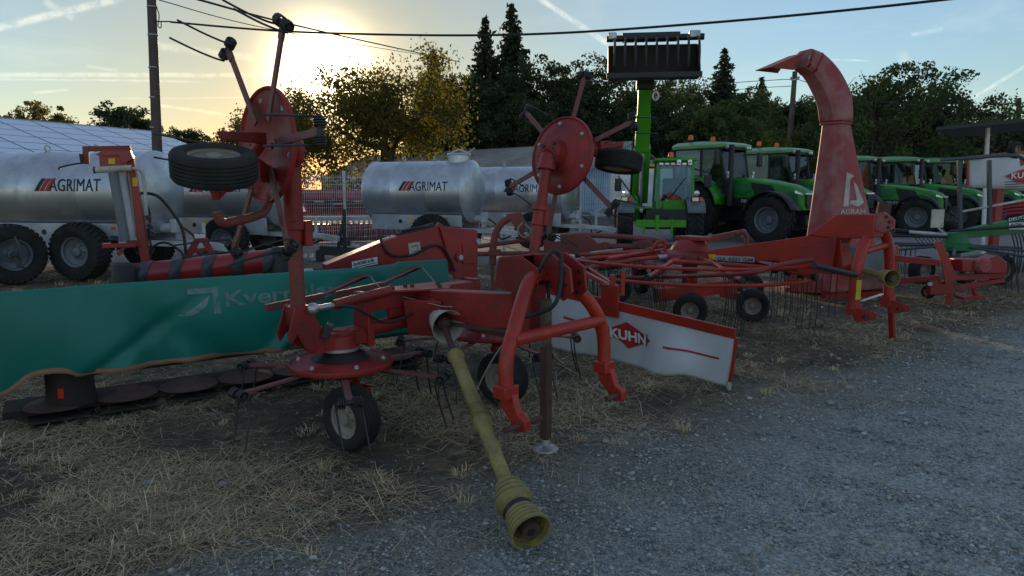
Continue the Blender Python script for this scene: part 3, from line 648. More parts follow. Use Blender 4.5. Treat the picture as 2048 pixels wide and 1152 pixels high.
tree('conifer_tree', 'tallest dark spruce behind the shed, right of its twin', lambda: conifer(3, 15.2, 4.6), 'needle', at(1023, 76), 0.0, 1.38, key='c1')
tree('conifer_tree', 'dark spruce just left of the tallest one', lambda: conifer(4, 14.0, 3.9), 'needle', at(972, 74), 0.0, 1.36, key='c2')
tree('conifer_tree', 'small pointed spruce top rising behind the oak crown', None, 'needle', at(872, 82), 1.0, 1.24, key='c2')
tree('conifer_tree', 'lone spruce rising right of the raised bucket', None, 'needle', at(1437, 76), 2.0, 1.08, key='c1')
tree('conifer_tree', 'slim spruce between the raised bucket and the wooden pole', None, 'needle', at(1512, 80), 0.6, 1.0, key='c2')
mkA = lambda: crown_tree(21, 10.5, 4.6, 5.3, 420, 62, 0.19, 1.2, 0.3)
mkB = lambda: crown_tree(22, 9.6, 4.1, 4.8, 400, 62, 0.19, 1.0, 0.28)
mkC = lambda: crown_tree(23, 8.6, 3.7, 4.3, 360, 62, 0.18, 0.9, 0.24)
wood = [('A', 945, 50, 0.84, 'leaf_dark', 'dark broadleaf tree close behind the right half of the oak'), ('B', 1105, 50, 1.03, 'leaf_dark', 'dark round tree right of the two tall spruces'),
        ('A', 1195, 52, 0.98, 'leaf_dark', 'tall dark tree behind the upright red rotor'), ('B', 1290, 50, 0.92, 'leaf_mid', 'tree rising behind the lime green boom'),
        ('A', 1375, 56, 0.90, 'leaf_dark', 'dark tree right of the lime green boom'), ('C', 1425, 44, 0.76, 'leaf_mid', 'feathery paler green tree behind the nearest tractor cab'),
        ('B', 1500, 58, 0.88, 'leaf_dark', 'dark tree left of the leaning wooden pole'), ('C', 1610, 52, 0.92, 'leaf_dark', 'dark tree right of the leaning wooden pole'),
        ('A', 1660, 58, 0.86, 'leaf_dark', 'dark tree hidden behind the red chute'), ('C', 1240, 46, 0.76, 'leaf_dark', 'lower dark tree above the blue gable'),
        ('B', 1345, 47, 0.72, 'leaf_dark', 'lower dark tree beside the boom, over the white van'), ('C', 1050, 46, 0.84, 'leaf_dark', 'shorter dark tree below the tall spruces'), ('C', 1150, 47, 0.88, 'leaf_dark', 'shorter dark tree left of the upright rotor'),
        ('B', 1475, 50, 0.84, 'leaf_mid', 'mid green tree behind the second tractor cab'), ('C', 1555, 56, 0.95, 'leaf_dark', 'dark tree behind the bright yellow-green one'), ('A', 1720, 60, 0.84, 'leaf_dark', 'dark tree just right of the red chute top'), ('B', 1830, 58, 0.86, 'leaf_dark', 'dark tree between the large tree and the purple one'),
        ('C', 1925, 56, 0.74, 'leaf_dark', 'low dark tree over the grey guard posts'), ('B', 2010, 60, 0.68, 'leaf_dark', 'low dark tree behind the canopy'), ('A', 893, 51, 0.86, 'leaf_dark', 'dark tree low behind the right edge of the oak'), ('B', 1005, 52, 0.9, 'leaf_dark', 'dark tree filling between the two tall spruces')]
wood = [(k, px, Y * 1.42, s_ * 1.40, lm, lb) for (k, px, Y, s_, lm, lb) in wood]
for i, (k, px, Y, s, lm, lb) in enumerate(wood):
    tree('broadleaf_tree', lb, {'A': mkA, 'B': mkB, 'C': mkC}[k], lm, at(px, Y), i * 1.3, s, key='w' + k + lm)
tree('broadleaf_tree', 'large dark tree with dead grey branches sticking out of its top', lambda: crown_tree(31, 7.4, 3.7, 3.7, 420, 62, 0.13, 0.9, 0.28), 'leaf_mid', at(1752, 34), 0.0)
dead = thing('dead_tree', 'bare grey dead branches rising above the large dark tree', 'tree', at(1752, 34.4), world=True)
rs_ = random.Random(4); db = MB()
for tx, ty in ((1690, 165), (1725, 150), (1745, 170), (1775, 145), (1800, 160), (1712, 185), (1815, 175)):
    b0 = P(1748 + rs_.uniform(-12, 12), 262, 34.4); e = P(tx, ty, 34.4 + rs_.uniform(-1, 1)); m_ = lerp(b0, e, 0.55) + Vector((rs_.uniform(-.3, .3), 0, 0.1)); db.tube(bez([b0, m_, e], 5), [0.06] * 5 + [0.035] * 5 + [0.012], 5)
    for q in range(3): s_ = lerp(m_, e, rs_.random()); db.tube([s_, s_ + Vector((rs_.uniform(-.5, .5), rs_.uniform(-.3, .3), rs_.uniform(.2, .6)))], [0.02, 0.006], 4)
db.tube([Vector(at(1752, 34.4)), P(1748, 262, 34.4)], [0.16, 0.09], 6); db.build('branch', 'barkpale', dead)
tree('broadleaf_tree', 'small bright yellow-green tree behind the second tractor', lambda: crown_tree(33, 4.4, 1.7, 2.1, 220, 60, 0.10, 0.6, 0.12), 'leaf_lime', at(1553, 36))
tree('broadleaf_tree', 'purple-leaved tree left of the black canopy', lambda: crown_tree(35, 6.6, 2.6, 3.3, 260, 55, 0.13, 0.9, 0.2), 'leaf_purple', at(1888, 36))
tree('broadleaf_tree', 'sparse tree behind the black canopy at the right edge', lambda: grow_tree(37, 6.4, 2.6, 3.0, 0.2, 4, 4, 0.5, 9, 0.15, 0.3, bare=0.2), 'leaf_mid', at(2010, 38))
tree('broadleaf_tree', 'low dark tree between the purple tree and the canopy post', None, 'leaf_dark', at(1950, 60), 2.0, 0.82, key='wCleaf_dark')
tree('broadleaf_tree', 'round bush-like tree behind the left end of the solar roof', lambda: crown_tree(39, 7.0, 2.4, 2.6, 240, 55, 0.13, 2.0, 0.2), 'leaf_oak', at(95, 45), key='wO')
tree('broadleaf_tree', 'small dark tree left of the round one behind the solar roof', None, 'leaf_oak', at(40, 47), 1.0, 0.9, key='wO')
tree('broadleaf_tree', 'dark tree behind the solar roof beside the brown pole', None, 'leaf_dark', at(262, 52), 1.7, 0.92, key='wCleaf_dark')
tree('broadleaf_tree', 'low hedge-like tree right of the solar roof end', None, 'leaf_dark', at(385, 62), 0.5, 0.82, key='wCleaf_dark')
# ---------------------------------------------------------------- poles and cables
pl = thing('utility_pole', 'tall brown metal pole with pale bands in front of the solar roof', 'pole', (P(311, 345, 20).x, 20, 0), world=True)
base = P(311, 345, 20); base.z = 0; topp = P(303, 0, 20); topp = base + (topp - base) * (8.6 / topp.z)
MB().tube([base, topp], [0.15, 0.115], 14).build('post', 'darkpole', pl)
for yy in (14, 70, 135, 195, 255, 312): q = P(304 + yy * 0.024, yy, 20); MB().cyl(q - Vector((0, 0, .012)), q + Vector((0, 0, .012)), 0.142, seg=14).build('band', 'galv_dull', pl)
q0 = P(320, 42, 19.9); hk = MB(); hk.bar(P(306, 43, 19.95), P(341, 43, 19.9), 0.03); hk.tube(bez([P(309, 5, 19.85), P(318, 30, 19.8), P(316, 52, 19.8), P(322, 55, 19.8), P(322, 42, 19.8)], 6), 0.014, 6); hk.build('cable_bracket', 'wire', pl)
def cable(label, pts, r):
    mb = MB(); mb.tube(bez(pts, 14), r, 6); o = mb.build('overhead_cable', 'wire'); tag(o, label, 'cable', 'overhead cables')
cable('thick twisted cable sagging from the brown pole to the upper right', [P(341, 44, 19.9), P(600, 64, 18.6), P(1000, 70, 17), P(1400, 47, 15.5), P(1900, -2, 14), P(2300, -60, 13)], 0.028)
cable('cable running down from the top edge towards the far spruces', [P(330, -25, 14), P(400, 0, 16), P(640, 62, 24), P(920, 124, 44)], 0.026)
cable('thin wire running from the brown pole top towards the oak', [P(318, 0, 20), P(560, 62, 26), P(870, 114, 42)], 0.014)
wp = thing('utility_pole', 'grey wooden pole leaning slightly, behind the tractors', 'pole', at(1572, 36), world=True)
wb = Vector(at(1570, 36)); wtop = P(1590, 143, 36)
MB().tube([wb, wtop], [0.17, 0.12], 12).build('post', 'wood', wp); ia = MB(); ia.bar(P(1582, 160, 35.9), P(1598, 158, 35.9), 0.07); ia.ball(P(1583, 156, 35.9), 0.07, 8, 5); ia.ball(P(1597, 155, 35.9), 0.07, 8, 5); ia.build('insulator', 'galv_dull', wp)
cable('wire left of the wooden pole at tree-top height', [P(1589, 158, 36), P(1500, 163, 40), P(1390, 172, 46)], 0.02)
cable('second lower wire left of the wooden pole', [P(1588, 172, 36), P(1500, 177, 40), P(1390, 187, 46)], 0.016)
cable('wire right of the wooden pole passing behind the red chute', [P(1590, 157, 36), P(1700, 190, 32), P(1860, 214, 28), P(2060, 204, 24)], 0.016)
rp = thing('utility_pole', 'dark pole beside the thin tree at the right edge', 'pole', at(2036, 40), world=True); MB().tube([Vector(at(2036, 40)), P(2038, 196, 40)], [0.16, 0.12], 10).build('post', 'wood', rp)
# ---------------------------------------------------------------- welded mesh fence
def fence():
    pts = [Vector((-15.5, 16.2, 0)), Vector((-4.55, 18.7, 0)), Vector((2.6, 26.0, 0)), Vector((7.5, 29.0, 0))]
    t = thing('mesh_fence', 'white welded mesh fence running behind the tankers', 'fence', (-4.55, 18.7, 0), world=True); h = 2.02
    for a, b_ in zip(pts[:-1], pts[1:]):
        n = max(1, round((b_ - a).length / 2.5)); d = (b_ - a) / n; u = d.normalized()
        for i in range(n + 1):
            p = a + d * i
            if i == n and b_ != pts[-1]: continue
            MB().box(p + Vector((0, 0, h / 2 + 0.03)), (0.06, 0.06, h + 0.08), (u, Vector((u.y, -u.x, 0)), Vector((0, 0, 1)))).build('post', 'white', t)
        for i in range(n):
            p = a + d * i; mb = MB(); L_ = d.length - 0.08; k = int(L_ / 0.055)
            for j in range(k + 1):
                q = p + u * (0.04 + L_ * j / k); mb.bar(q + Vector((0, 0, 0.05)), q + Vector((0, 0, h - 0.02)), 0.007)
            for z in (0.08, 0.28, 0.48, 0.58, 0.68, 0.9, 1.1, 1.2, 1.3, 1.52, 1.72, 1.82, 1.92):
                mb.bar(p + u * 0.04 + Vector((0, 0, z)), p + u * (0.04 + L_) + Vector((0, 0, z)), 0.008)
            mb.build('mesh_panel', 'white', t)
fence()
# ---------------------------------------------------------------- shared bits
TYRES = {}
def tyre_mesh(Ro, w, ri, kind):
    key = (round(Ro, 3), round(w, 3), round(ri, 3), kind)
    if key in TYRES: return TYRES[key]
    mb = MB(); s = Ro - ri
    if kind == 'rib':
        prof = [(ri, -w * 0.40), (ri + s * 0.25, -w * 0.47), (ri + s * 0.6, -w * 0.5), (Ro - s * 0.16, -w * 0.46), (Ro - s * 0.04, -w * 0.38)]
        k = 6
        for i in range(k):
            a, b_ = -w * 0.36 + w * 0.72 * i / k, -w * 0.36 + w * 0.72 * (i + 1) / k; g = w * 0.018
            prof += [(Ro, a + g), (Ro, b_ - g)] + ([(Ro - s * 0.09, b_ - g * 0.6), (Ro - s * 0.09, b_ + g * 0.6)] if i < k - 1 else [])
        prof += [(Ro - s * 0.04, w * 0.38), (Ro - s * 0.16, w * 0.46), (ri + s * 0.6, w * 0.5), (ri + s * 0.25, w * 0.47), (ri, w * 0.40)]
        mb.lathe(prof, (0, 0, 0), (0, 0, 1), 40)
    else:
        rc = Ro - s * 0.13
        prof = [(ri, -w * 0.40), (ri + s * 0.25, -w * 0.48), (ri + s * 0.6, -w * 0.5), (rc - s * 0.08, -w * 0.46), (rc, -w * 0.36), (rc + s * .03, 0), (rc, w * 0.36), (rc - s * 0.08, w * 0.46), (ri + s * 0.6, w * 0.5), (ri + s * 0.25, w * 0.48), (ri, w * 0.40)]
        mb.lathe(prof, (0, 0, 0), (0, 0, 1), 40)
        n = 20 if kind == 'lug' else 34
        for i in range(n):
            for sg in (-1, 1):
                a0 = 2 * math.pi * (i + (0.5 if sg > 0 else 0)) / n; sweep = 0.34 if kind == 'lug' else 0.12; th = (0.075 if kind == 'lug' else 0.06)
                P_ = []
                for rr, dz, da in ((Ro, 0.02, 0), (Ro * 0.995, 0.30, sweep * 0.65), (Ro - s * 0.13, 0.49, sweep)):
                    for e in (-th, th): P_.append((rr, sg * dz * w, a0 + da + e))
                top = [Vector((r * math.cos(a), r * math.sin(a), z)) for r, z, a in P_]; bot = [Vector((v.x * (rc - .02) / Ro, v.y * (rc - .02) / Ro, v.z)) for v in top]
                k = len(mb.v); mb.v += [tuple(v) for v in top + bot]
                for q in (0, 2): mb.f += [(k + q, k + q + 1, k + q + 3, k + q + 2), (k + q, k + q + 2, k + q + 8, k + q + 6), (k + q + 1, k + q + 7, k + q + 9, k + q + 3)]
                mb.f += [(k, k + 6, k + 7, k + 1), (k + 4, k + 5, k + 11, k + 10)]
    TYRES[key] = mb.mesh('tyre', 'rubber', ang=30); return TYRES[key]
RIMS = {}
def rim_mesh(ri, w, mat, off):
    key = (round(ri, 3), round(w, 3), mat, off)
    if key not in RIMS:
        mb = MB(); mb.lathe([(ri * 1.06, -w * 0.42), (ri * 1.06, -w * 0.38), (ri * 0.9, -w * 0.33), (ri * 0.86, -w * 0.1), (ri * 0.86, w * 0.1), (ri * 0.9, w * 0.33), (ri * 1.06, w * 0.38), (ri * 1.06, w * 0.42)], (0, 0, 0), (0, 0, 1), 32)
        for sg in (1, -1): mb.lathe([(ri * 0.9, w * off * sg), (ri * 0.55, w * (off - 0.1) * sg), (ri * 0.34, w * (off - 0.02) * sg), (ri * 0.3, w * (off + 0.1) * sg), (ri * 0.2, w * (off + 0.14) * sg), (0.001, w * (off + 0.14) * sg)], (0, 0, 0), (0, 0, 1), 24)
        for i in range(6):
            a = i * math.pi / 3
            for sg in (1, -1): mb.cyl((ri * 0.45 * math.cos(a), ri * 0.45 * math.sin(a), w * (off - 0.08) * sg), (ri * 0.45 * math.cos(a), ri * 0.45 * math.sin(a), w * (off + 0.03) * sg), ri * 0.05, seg=6)
        RIMS[key] = mb.mesh('rim', mat)
    return RIMS[key]
def wheel(parent, c, axis, Ro, w, ri, kind='rib', rim='rim', off=0.12):
    e = bpy.data.objects.new('wheel', None); e.empty_display_size = 0.1; place(e, parent)
    x, y, z = frame(axis); m = Matrix((x, y, z)).transposed().to_4x4(); m.translation = Vector(c); e.matrix_local = m
    if parent is not None and parent.name in WORLD: e.matrix_parent_inverse = Matrix.Translation(-WORLD[parent.name]); e.matrix_basis = m
    for nm, me in (('tyre', tyre_mesh(Ro, w, ri, kind)), ('rim', rim_mesh(ri, w, rim, off))):
        o = bpy.data.objects.new(nm, me); col.objects.link(o); o.parent = e
    return e
def spring_pair(mb, p, tang, down, out, r=0.030, wr=0.0062, ln=0.33, gap=0.075, lean=0.12):
    """double coil tine: two coils either side of p along tang, each ending in a long tine"""
    for sg in (-1, 1):
        c = Vector(p) + Vector(tang) * (sg * gap * 0.28); mb.coil(c, Vector(tang) * sg, r, wr, 4.0, wr * 2.2, 6, 9)
        e = c + Vector(tang) * (sg * wr * 2.2 * 4.0); s0 = e + Vector(out) * r * 0.2
        mb.tube(bez([e + Vector(out) * (-r), e - Vector(out) * (r * .98) + Vector(down) * (ln * 0.2), e - Vector(out) * (r * 0.5) + Vector(down) * (ln * 0.55), e + Vector(down) * ln + Vector(out) * (lean * ln * 0.4)], 5), wr, 6)
    mb.cyl(Vector(p) - Vector(tang) * gap, Vector(p) + Vector(tang) * gap, r * 0.55, seg=8)
# ---------------------------------------------------------------- the red tedder in front
TED_O, TED_A = Vector((-0.68, 5.05, 0)), math.atan2(0.714, 0.70)
ARM_ME = {}
def rotor(parent, loc, m3, phase, disc_mat='red', n=6, Rd=0.345, Ra=0.72, cone=True):
    mb = MB()
    mb.lathe([(0.02, 0.075), (0.12, 0.07), (0.17, 0.045), (0.20, 0.028), (0.215, 0.03), (0.30, 0.012), (0.328, 0.0), (0.338, 0.012), (0.348, 0.008), (0.352, -0.012), (0.345, -0.026), (0.333, -0.022), (0.325, -0.012), (0.28, -0.006), (0.19, 0.005), (0.10, 0.03), (0.02, 0.03)], (0, 0, 0), (0, 0, 1), 48)
    o = bpy.data.objects.new('rotor', mb.mesh('rotor', disc_mat)); place(o, parent)
    m = m3.to_4x4(); m.translation = Vector(loc); o.matrix_local = m @ Matrix.Rotation(phase, 4, 'Z')
    if 'cone' not in ARM_ME:
        c = MB(); c.lathe([(0.20, 0.032), (0.165, 0.052), (0.12, 0.078), (0.11, 0.078)], (0, 0, 0), (0, 0, 1), 36); ARM_ME['cone'] = c.mesh('cone', 'black')
        c = MB(); c.lathe([(0.11, 0.076), (0.125, 0.086), (0.125, 0.105), (0.10, 0.108)], (0, 0, 0), (0, 0, 1), 36); ARM_ME['ring'] = c.mesh('ring', 'bare')
        a = MB(); a.bar((0.16, 0, -0.03), (Ra - 0.06, 0, -0.062), 0.014, 0.042, up=(0, 1, 0)); ARM_ME['arm'] = a.mesh('tine_arm', 'arm_red')
        a = MB(); a.bar((Ra - 0.08, 0, -0.062), (Ra, 0, -0.068), 0.02, 0.046, up=(0, 1, 0)); a.cyl((Ra - 0.005, -0.05, -0.068), (Ra - 0.005, 0.05, -0.068), 0.012, seg=8); ARM_ME['clamp'] = a.mesh('clamp', 'arm_red')
        a = MB(); spring_pair(a, (Ra + 0.01, 0, -0.068), (0, 1, 0), (0.06, 0.10, -1), (1, 0.2, 0.0)); ARM_ME['tine'] = a.mesh('spring_tine', 'steel')
        a = MB(); a.cyl((0, 0, -0.02), (0, 0, 0.022), 0.011, seg=6); a.cyl((0, 0, -0.02), (0, 0, 0.012), 0.016, seg=10); ARM_ME['bolt'] = a.mesh('bolt', 'galv_dull')
    def sub(k, nm, ang=0.0, loc=(0, 0, 0)):
        s = bpy.data.objects.new(nm, ARM_ME[k]); col.objects.link(s); s.parent = o; s.rotation_euler = (0, 0, ang); s.location = loc; return s
    if cone: sub('cone', 'cone'); sub('ring', 'ring')
    for i in range(n):
        a = 2 * math.pi * i / n; sub('arm', 'tine_arm', a); sub('clamp', 'clamp', a); sub('tine', 'spring_tine', a)
        b_ = a + math.pi / n * 0.55; sub('bolt', 'bolt', 0, (0.285 * math.cos(b_), 0.285 * math.sin(b_), 0.012))
    return o
def m3cols(x, y, z): return Matrix((x, y, z)).transposed()
def small_wheel(parent, c, axis, hub, Ro=0.20, w=0.165, fork=None):
    wheel(parent, c, axis, Ro, w, Ro * 0.60, 'rib', 'rim', 0.26)
def tedder():
    t = thing('hay_tedder', 'faded red four-rotor hay tedder with two rotors folded upright, nearest machine', 'hay tedder', TED_O, TED_A)
    I = Matrix.Identity(3); rz = lambda a: Matrix.Rotation(a, 3, 'Z')
    # inner rotors on the ground, outer ones folded up
    rotor(t, (-0.70, 0.0, 0.47), I, R(-58)); rotor(t, (0.70, 0.0, 0.47), I, R(20))
    tl = R(3); rotor(t, (-1.15, 0, 1.90), m3cols((-math.sin(tl), 0, -math.cos(tl)), (0, 1, 0), (math.cos(tl), 0, -math.sin(tl))), R(147))
    tr = R(10); XR = Vector((math.sin(tr), 0, math.cos(tr))); ZR = Vector((-math.cos(tr), 0, math.sin(tr))); rotor(t, (1.60, 0, 1.93), m3cols(XR, (0, 1, 0), ZR), R(-8), cone=False)
    # wheels and their struts
    def strut(hub, c, ax, mat='red'):
        hub, c, ax = Vector(hub), Vector(c), Vector(ax).normalized(); s = MB()
        k = c + ax * 0.15; s.tube(bez([hub, lerp(hub, k, 0.5) + (hub - c) * 0.10, k], 5), 0.034, 10); s.cyl(k + ax * 0.03, c - ax * 0.03, 0.022, seg=10)
        for f in (0.35, 0.55, 0.75): q = lerp(hub, k, f); s.cyl(q - ax * 0.06, q + ax * 0.06, 0.03, seg=8)
        s.bar(lerp(hub, k, 0.45), lerp(hub, k, 0.45) + (c - hub).normalized() * 0.2 + ax * 0.05, 0.03, 0.012); s.box(lerp(hub, k, 0.62) + ax * 0.03, (0.10, 0.08, 0.08)); s.build('wheel_strut', mat, t, 0.003)
    wl = [((-0.86, -0.36, 0.20), (1, 0.12, 0), (-0.70, 0, 0.44)), ((0.46, -0.40, 0.20), (1, 0.10, 0), (0.70, 0, 0.44)),
          ((-1.63, -0.37, 1.76), (-0.10, -0.27, 1), (-1.20, 0, 1.90)), ((2.05, -0.30, 1.88), (0.20, 0, 1), (1.66, 0, 1.93))]
    for c, ax, hub in wl: small_wheel(t, c, ax, hub, 0.205 if c[2] < 1 else 0.215); strut(hub, c, ax if not (c[2] > 1 and c[0] < 0) else -Vector(ax))
    # cranked guard tube below the folded left wheel
    g = MB(); g.tube(bez([(-1.62, -0.34, 1.52), (-1.60, -0.33, 1.47), (-1.52, -0.27, 1.46), (-1.25, -0.10, 1.50), (-1.14, 0.0, 1.62)], 6), 0.026, 10); g.build('guard_tube', 'brown_red', t)
    g = MB(); g.plate([(-1.60, -0.36, 1.94), (-1.20, -0.08, 1.97), (-1.20, -0.08, 1.90), (-1.58, -0.36, 1.90)], 0.016); g.bar((-1.46, -0.22, 1.84), (-1.15, 0.0, 1.72), 0.06, 0.09); g.box((-1.34, -0.14, 1.72), (0.10, 0.08, 0.16)); g.build('wheel_bracket', 'red', t, 0.003)
    # gear housings over the inner rotors
    for x, sg in ((-0.70, 1), (0.70, -1)):
        h = MB(); h.cyl((x, 0, 0.545), (x, 0, 0.66), 0.115, 0.105, 24); h.cyl((x, 0, 0.66), (x, 0, 0.70), 0.09, 0.06, 20); h.bar((x - 0.20 * sg, 0, 0.63), (x + 0.20 * sg, 0, 0.64), 0.14, 0.11); h.box((x + 0.19 * sg, 0, 0.67), (0.05, 0.19, 0.22)); h.box((x - 0.20 * sg, 0, 0.66), (0.06, 0.17, 0.18))
        for a in range(8): h.cyl((x + 0.165 * sg + 0.03 * sg, 0.075 * math.cos(a * .785), 0.67 + 0.085 * math.sin(a * .785)), (x + 0.235 * sg, 0.075 * math.cos(a * .785), 0.67 + 0.085 * math.sin(a * .785)), 0.010, seg=6)
        h.build('gear_housing', 'red', t, 0.006)
    b_ = MB(); b_.box((-0.845, -0.09, 0.72), (0.10, 0.05, 0.09), frame((0.4, -0.3, 1))); b_.build('warning_flap', 'black', t, 0.004)
    # cross beam
    b_ = MB(); b_.cyl((-0.52, 0, 0.66), (-0.10, 0, 0.68), 0.052, seg=20); b_.cyl((0.10, 0, 0.68), (0.52, 0, 0.66), 0.052, seg=20); b_.build('drive_tube', 'red', t)
    b_ = MB(); b_.box((-0.28, 0, 0.855), (0.52, 0.13, 0.115)); b_.box((0.30, 0, 0.855), (0.50, 0.13, 0.115)); b_.box((-0.515, 0, 0.78), (0.055, 0.14, 0.30)); b_.box((0.515, 0, 0.78), (0.055, 0.14, 0.30)); b_.box((-0.19, -0.02, 0.775), (0.25, 0.05, 0.10)); b_.build('cross_beam', 'red', t, 0.006)
    b_ = MB(); b_.plate([(-0.33, -0.10, 0.925), (0.02, -0.30, 0.925), (0.12, -0.20, 0.925), (0.16, 0.06, 0.925), (-0.36, 0.06, 0.925)], 0.014, (0, 0, 1)); b_.build('top_plate', 'red', t, 0.003)
    for x, y in ((-0.30, -0.06), (-0.16, -0.02), (-0.12, -0.05), (0.0, -0.22), (-0.25, 0.03), (0.08, -0.1)): MB().cyl((x, y, 0.93), (x, y, 0.953), 0.015, seg=6).build('bolt', 'rust', t)
    # central gearbox and the tongue running forward to the headstock
    b_ = MB(); b_.box((0, -0.12, 0.74), (0.24, 0.34, 0.26)); b_.plate([(-0.24, -0.10, 0.86), (-0.10, -0.36, 0.86), (-0.10, -0.36, 0.60), (-0.2, -0.10, 0.60)], 0.03); b_.build('gearbox', 'red', t, 0.01)
    b_ = MB(); b_.prism([(-0.05, 0.91), (-1.12, 0.985), (-1.12, 0.77), (-0.75, 0.72), (-0.30, 0.75), (-0.05, 0.78)], (-0.03, 0, 0), (0, 1, 0), (0, 0, 1), 0.13); b_.build('tongue', 'red', t, 0.008)
    b_ = MB(); b_.bar((-0.11, -0.30, 0.70), (-0.10, -1.0, 0.74), 0.022); b_.bar((-0.02, -0.6, 0.70), (-0.02, -0.95, 0.70), 0.05); b_.build('brace', 'rust', t)
    # headstock
    h = MB(); h.prism([(-0.93, 1.02), (-0.97, 1.21), (-1.16, 1.235), (-1.30, 1.17), (-1.30, 1.04), (-1.12, 1.0)], (-0.13, 0, 0), (0, 1, 0), (0, 0, 1), 0.012); h.prism([(-0.93, 1.02), (-0.97, 1.21), (-1.16, 1.235), (-1.30, 1.17), (-1.30, 1.04), (-1.12, 1.0)], (0.09, 0, 0), (0, 1, 0), (0, 0, 1), 0.012)
    h.plate([(-0.135, -0.97, 1.21), (0.095, -0.97, 1.21), (0.095, -1.16, 1.235), (-0.135, -1.16, 1.235)], 0.012); h.plate([(-0.135, -0.93, 1.02), (0.095, -0.93, 1.02), (0.095, -0.97, 1.21), (-0.135, -0.97, 1.21)], 0.012); h.box((-0.02, -1.12, 0.90), (0.15, 0.16, 0.30)); h.build('headstock_box', 'red', t, 0.004)
    for x in (-0.01, 0.125):
        h = MB(); pl_ = [(-1.16, 1.24), (-1.30, 1.25), (-1.45, 1.17), (-1.47, 1.03), (-1.40, 0.97), (-1.32, 1.02), (-1.28, 1.12), (-1.16, 1.16)]; h.prism(pl_, (x, 0, 0), (0, 1, 0), (0, 0, 1), 0.022); o = h.build('top_link_plate', 'red', t, 0.004)
        ho = MB()
        for (yy, zz) in ((-1.41, 1.14), (-1.42, 1.07), (-1.40, 1.01)): ho.cyl((x - 0.0125, yy, zz), (x + 0.0125, yy, zz), 0.014, seg=12)
        ho.build('pin_hole', 'black', o)
    ar = MB(); zt = 1.10
    Lp = bez([(-0.02, -1.22, 1.12), (-0.16, -1.27, 1.11), (-0.29, -1.33, 1.02), (-0.42, -1.38, 0.85), (-0.50, -1.40, 0.70), (-0.515, -1.41, 0.55)], 7); Rp = bez([(0.0, -1.22, 1.12), (0.10, -1.27, 1.10), (0.22, -1.33, 1.0), (0.33, -1.38, 0.86), (0.39, -1.40, 0.70), (0.395, -1.41, 0.52)], 7)
    ar.tube(Lp, 0.043, 16); ar.tube(Rp, 0.043, 16); ar.build('arch_tube', 'orange_red', t)
    MB().tube([(-0.45, -1.40, 0.80), (0.355, -1.40, 0.80)], 0.038, 16).build('cross_tube', 'orange_red', t)
    for x, z0 in ((-0.515, 0.55), (0.395, 0.52)):
        h = MB(); h.box((x, -1.41, z0 - 0.03), (0.11, 0.10, 0.075)); h.prism([(-1.36, z0 - 0.04), (-1.46, z0 - 0.04), (-1.50, z0 - 0.14), (-1.56, z0 - 0.17), (-1.56, z0 - 0.23), (-1.49, z0 - 0.25), (-1.42, z0 - 0.17), (-1.37, z0 - 0.13)], (x + 0.02, 0, 0), (0, 1, 0), (0, 0, 1), 0.05); h.build('lower_hitch', 'orange_red', t, 0.006)
        MB().cyl((x - 0.12, -1.52, z0 - 0.20), (x + 0.17, -1.52, z0 - 0.20), 0.018, seg=14).build('hitch_pin', 'rust', t)
    # parking stand
    s = MB(); s.box((-0.03, -1.28, 0.385), (0.055, 0.055, 0.61)); s.build('stand_leg', 'rust', t, 0.004); s = MB(); s.box((-0.028, -1.275, 0.82), (0.065, 0.04, 0.30)); s.build('stand_sleeve', 'wood', t, 0.004)
    s = MB(); s.lathe([(0.0, 0.075), (0.028, 0.07), (0.032, 0.035), (0.085, 0.012), (0.088, 0.0), (0.0, 0.0)], (-0.03, -1.28, 0.006), (0, 0, 1), 24); s.build('stand_foot', 'bare', t)
    MB().tube([(0.075, -1.20, 1.05), (0.075, -1.215, 0.62), (0.075, -1.215, 0.50)], [0.012, 0.012, 0.018], 8).build('crank_rod', 'black', t)
    # left folded arm
    h = MB(); h.prism([(-0.95, 0.90), (-1.06, 0.90), (-1.12, 0.72), (-1.10, 0.66), (-1.05, 0.72), (-1.0, 0.62), (-0.90, 0.58), (-0.88, 0.74)], (0, -0.07, 0), (1, 0, 0), (0, 0, 1), 0.014); h.prism([(-0.95, 0.90), (-1.06, 0.90), (-1.12, 0.72), (-1.10, 0.66), (-1.05, 0.72), (-1.0, 0.62), (-0.90, 0.58), (-0.88, 0.74)], (0, 0.07, 0), (1, 0, 0), (0, 0, 1), 0.014); h.box((-0.995, 0, 0.83), (0.13, 0.13, 0.13)); h.bar((-0.98, 0, 0.72), (-0.86, 0, 0.66), 0.08); h.build('fold_hinge', 'red', t, 0.005)
    p_ = MB(); p_.tube([(-1.0, 0, 0.82), (-1.0, 0, 1.30)], 0.048, 20); p_.build('fold_arm', 'brown_red', t)
    p_ = MB(); p_.tube([(-1.0, 0, 1.30), (-1.0, 0, 1.38), (-1.0, 0, 1.78)], [0.055, 0.058, 0.058], 20); p_.cyl((-1.0, 0, 1.385), (-1.0, 0, 1.435), 0.075, seg=20); p_.box((-0.94, -0.05, 1.36), (0.05, 0.06, 0.16)); p_.build('arm_sleeve', 'red', t, 0.004)
    p_ = MB(); p_.ball((-1.0, 0, 1.88), 0.105, 20, 10, (0.75, 1, 1.25)); p_.cyl((-1.0, 0, 1.90), (-1.10, 0, 1.90), 0.13, 0.15, 24); p_.build('rotor_gearbox', 'red', t)
    # right folded arm
    p_ = MB(); p_.bar((0.58, 0, 0.70), (1.20, 0, 0.72), 0.09); p_.box((1.18, 0, 0.80), (0.14, 0.14, 0.2)); p_.build('fold_hinge', 'red', t, 0.005)
    a0, a1 = Vector((1.19, 0, 0.82)), Vector((1.405, 0, 1.83))
    p_ = MB(); p_.tube([a0, a1], 0.047, 18); p_.build('fold_arm', 'red', t)
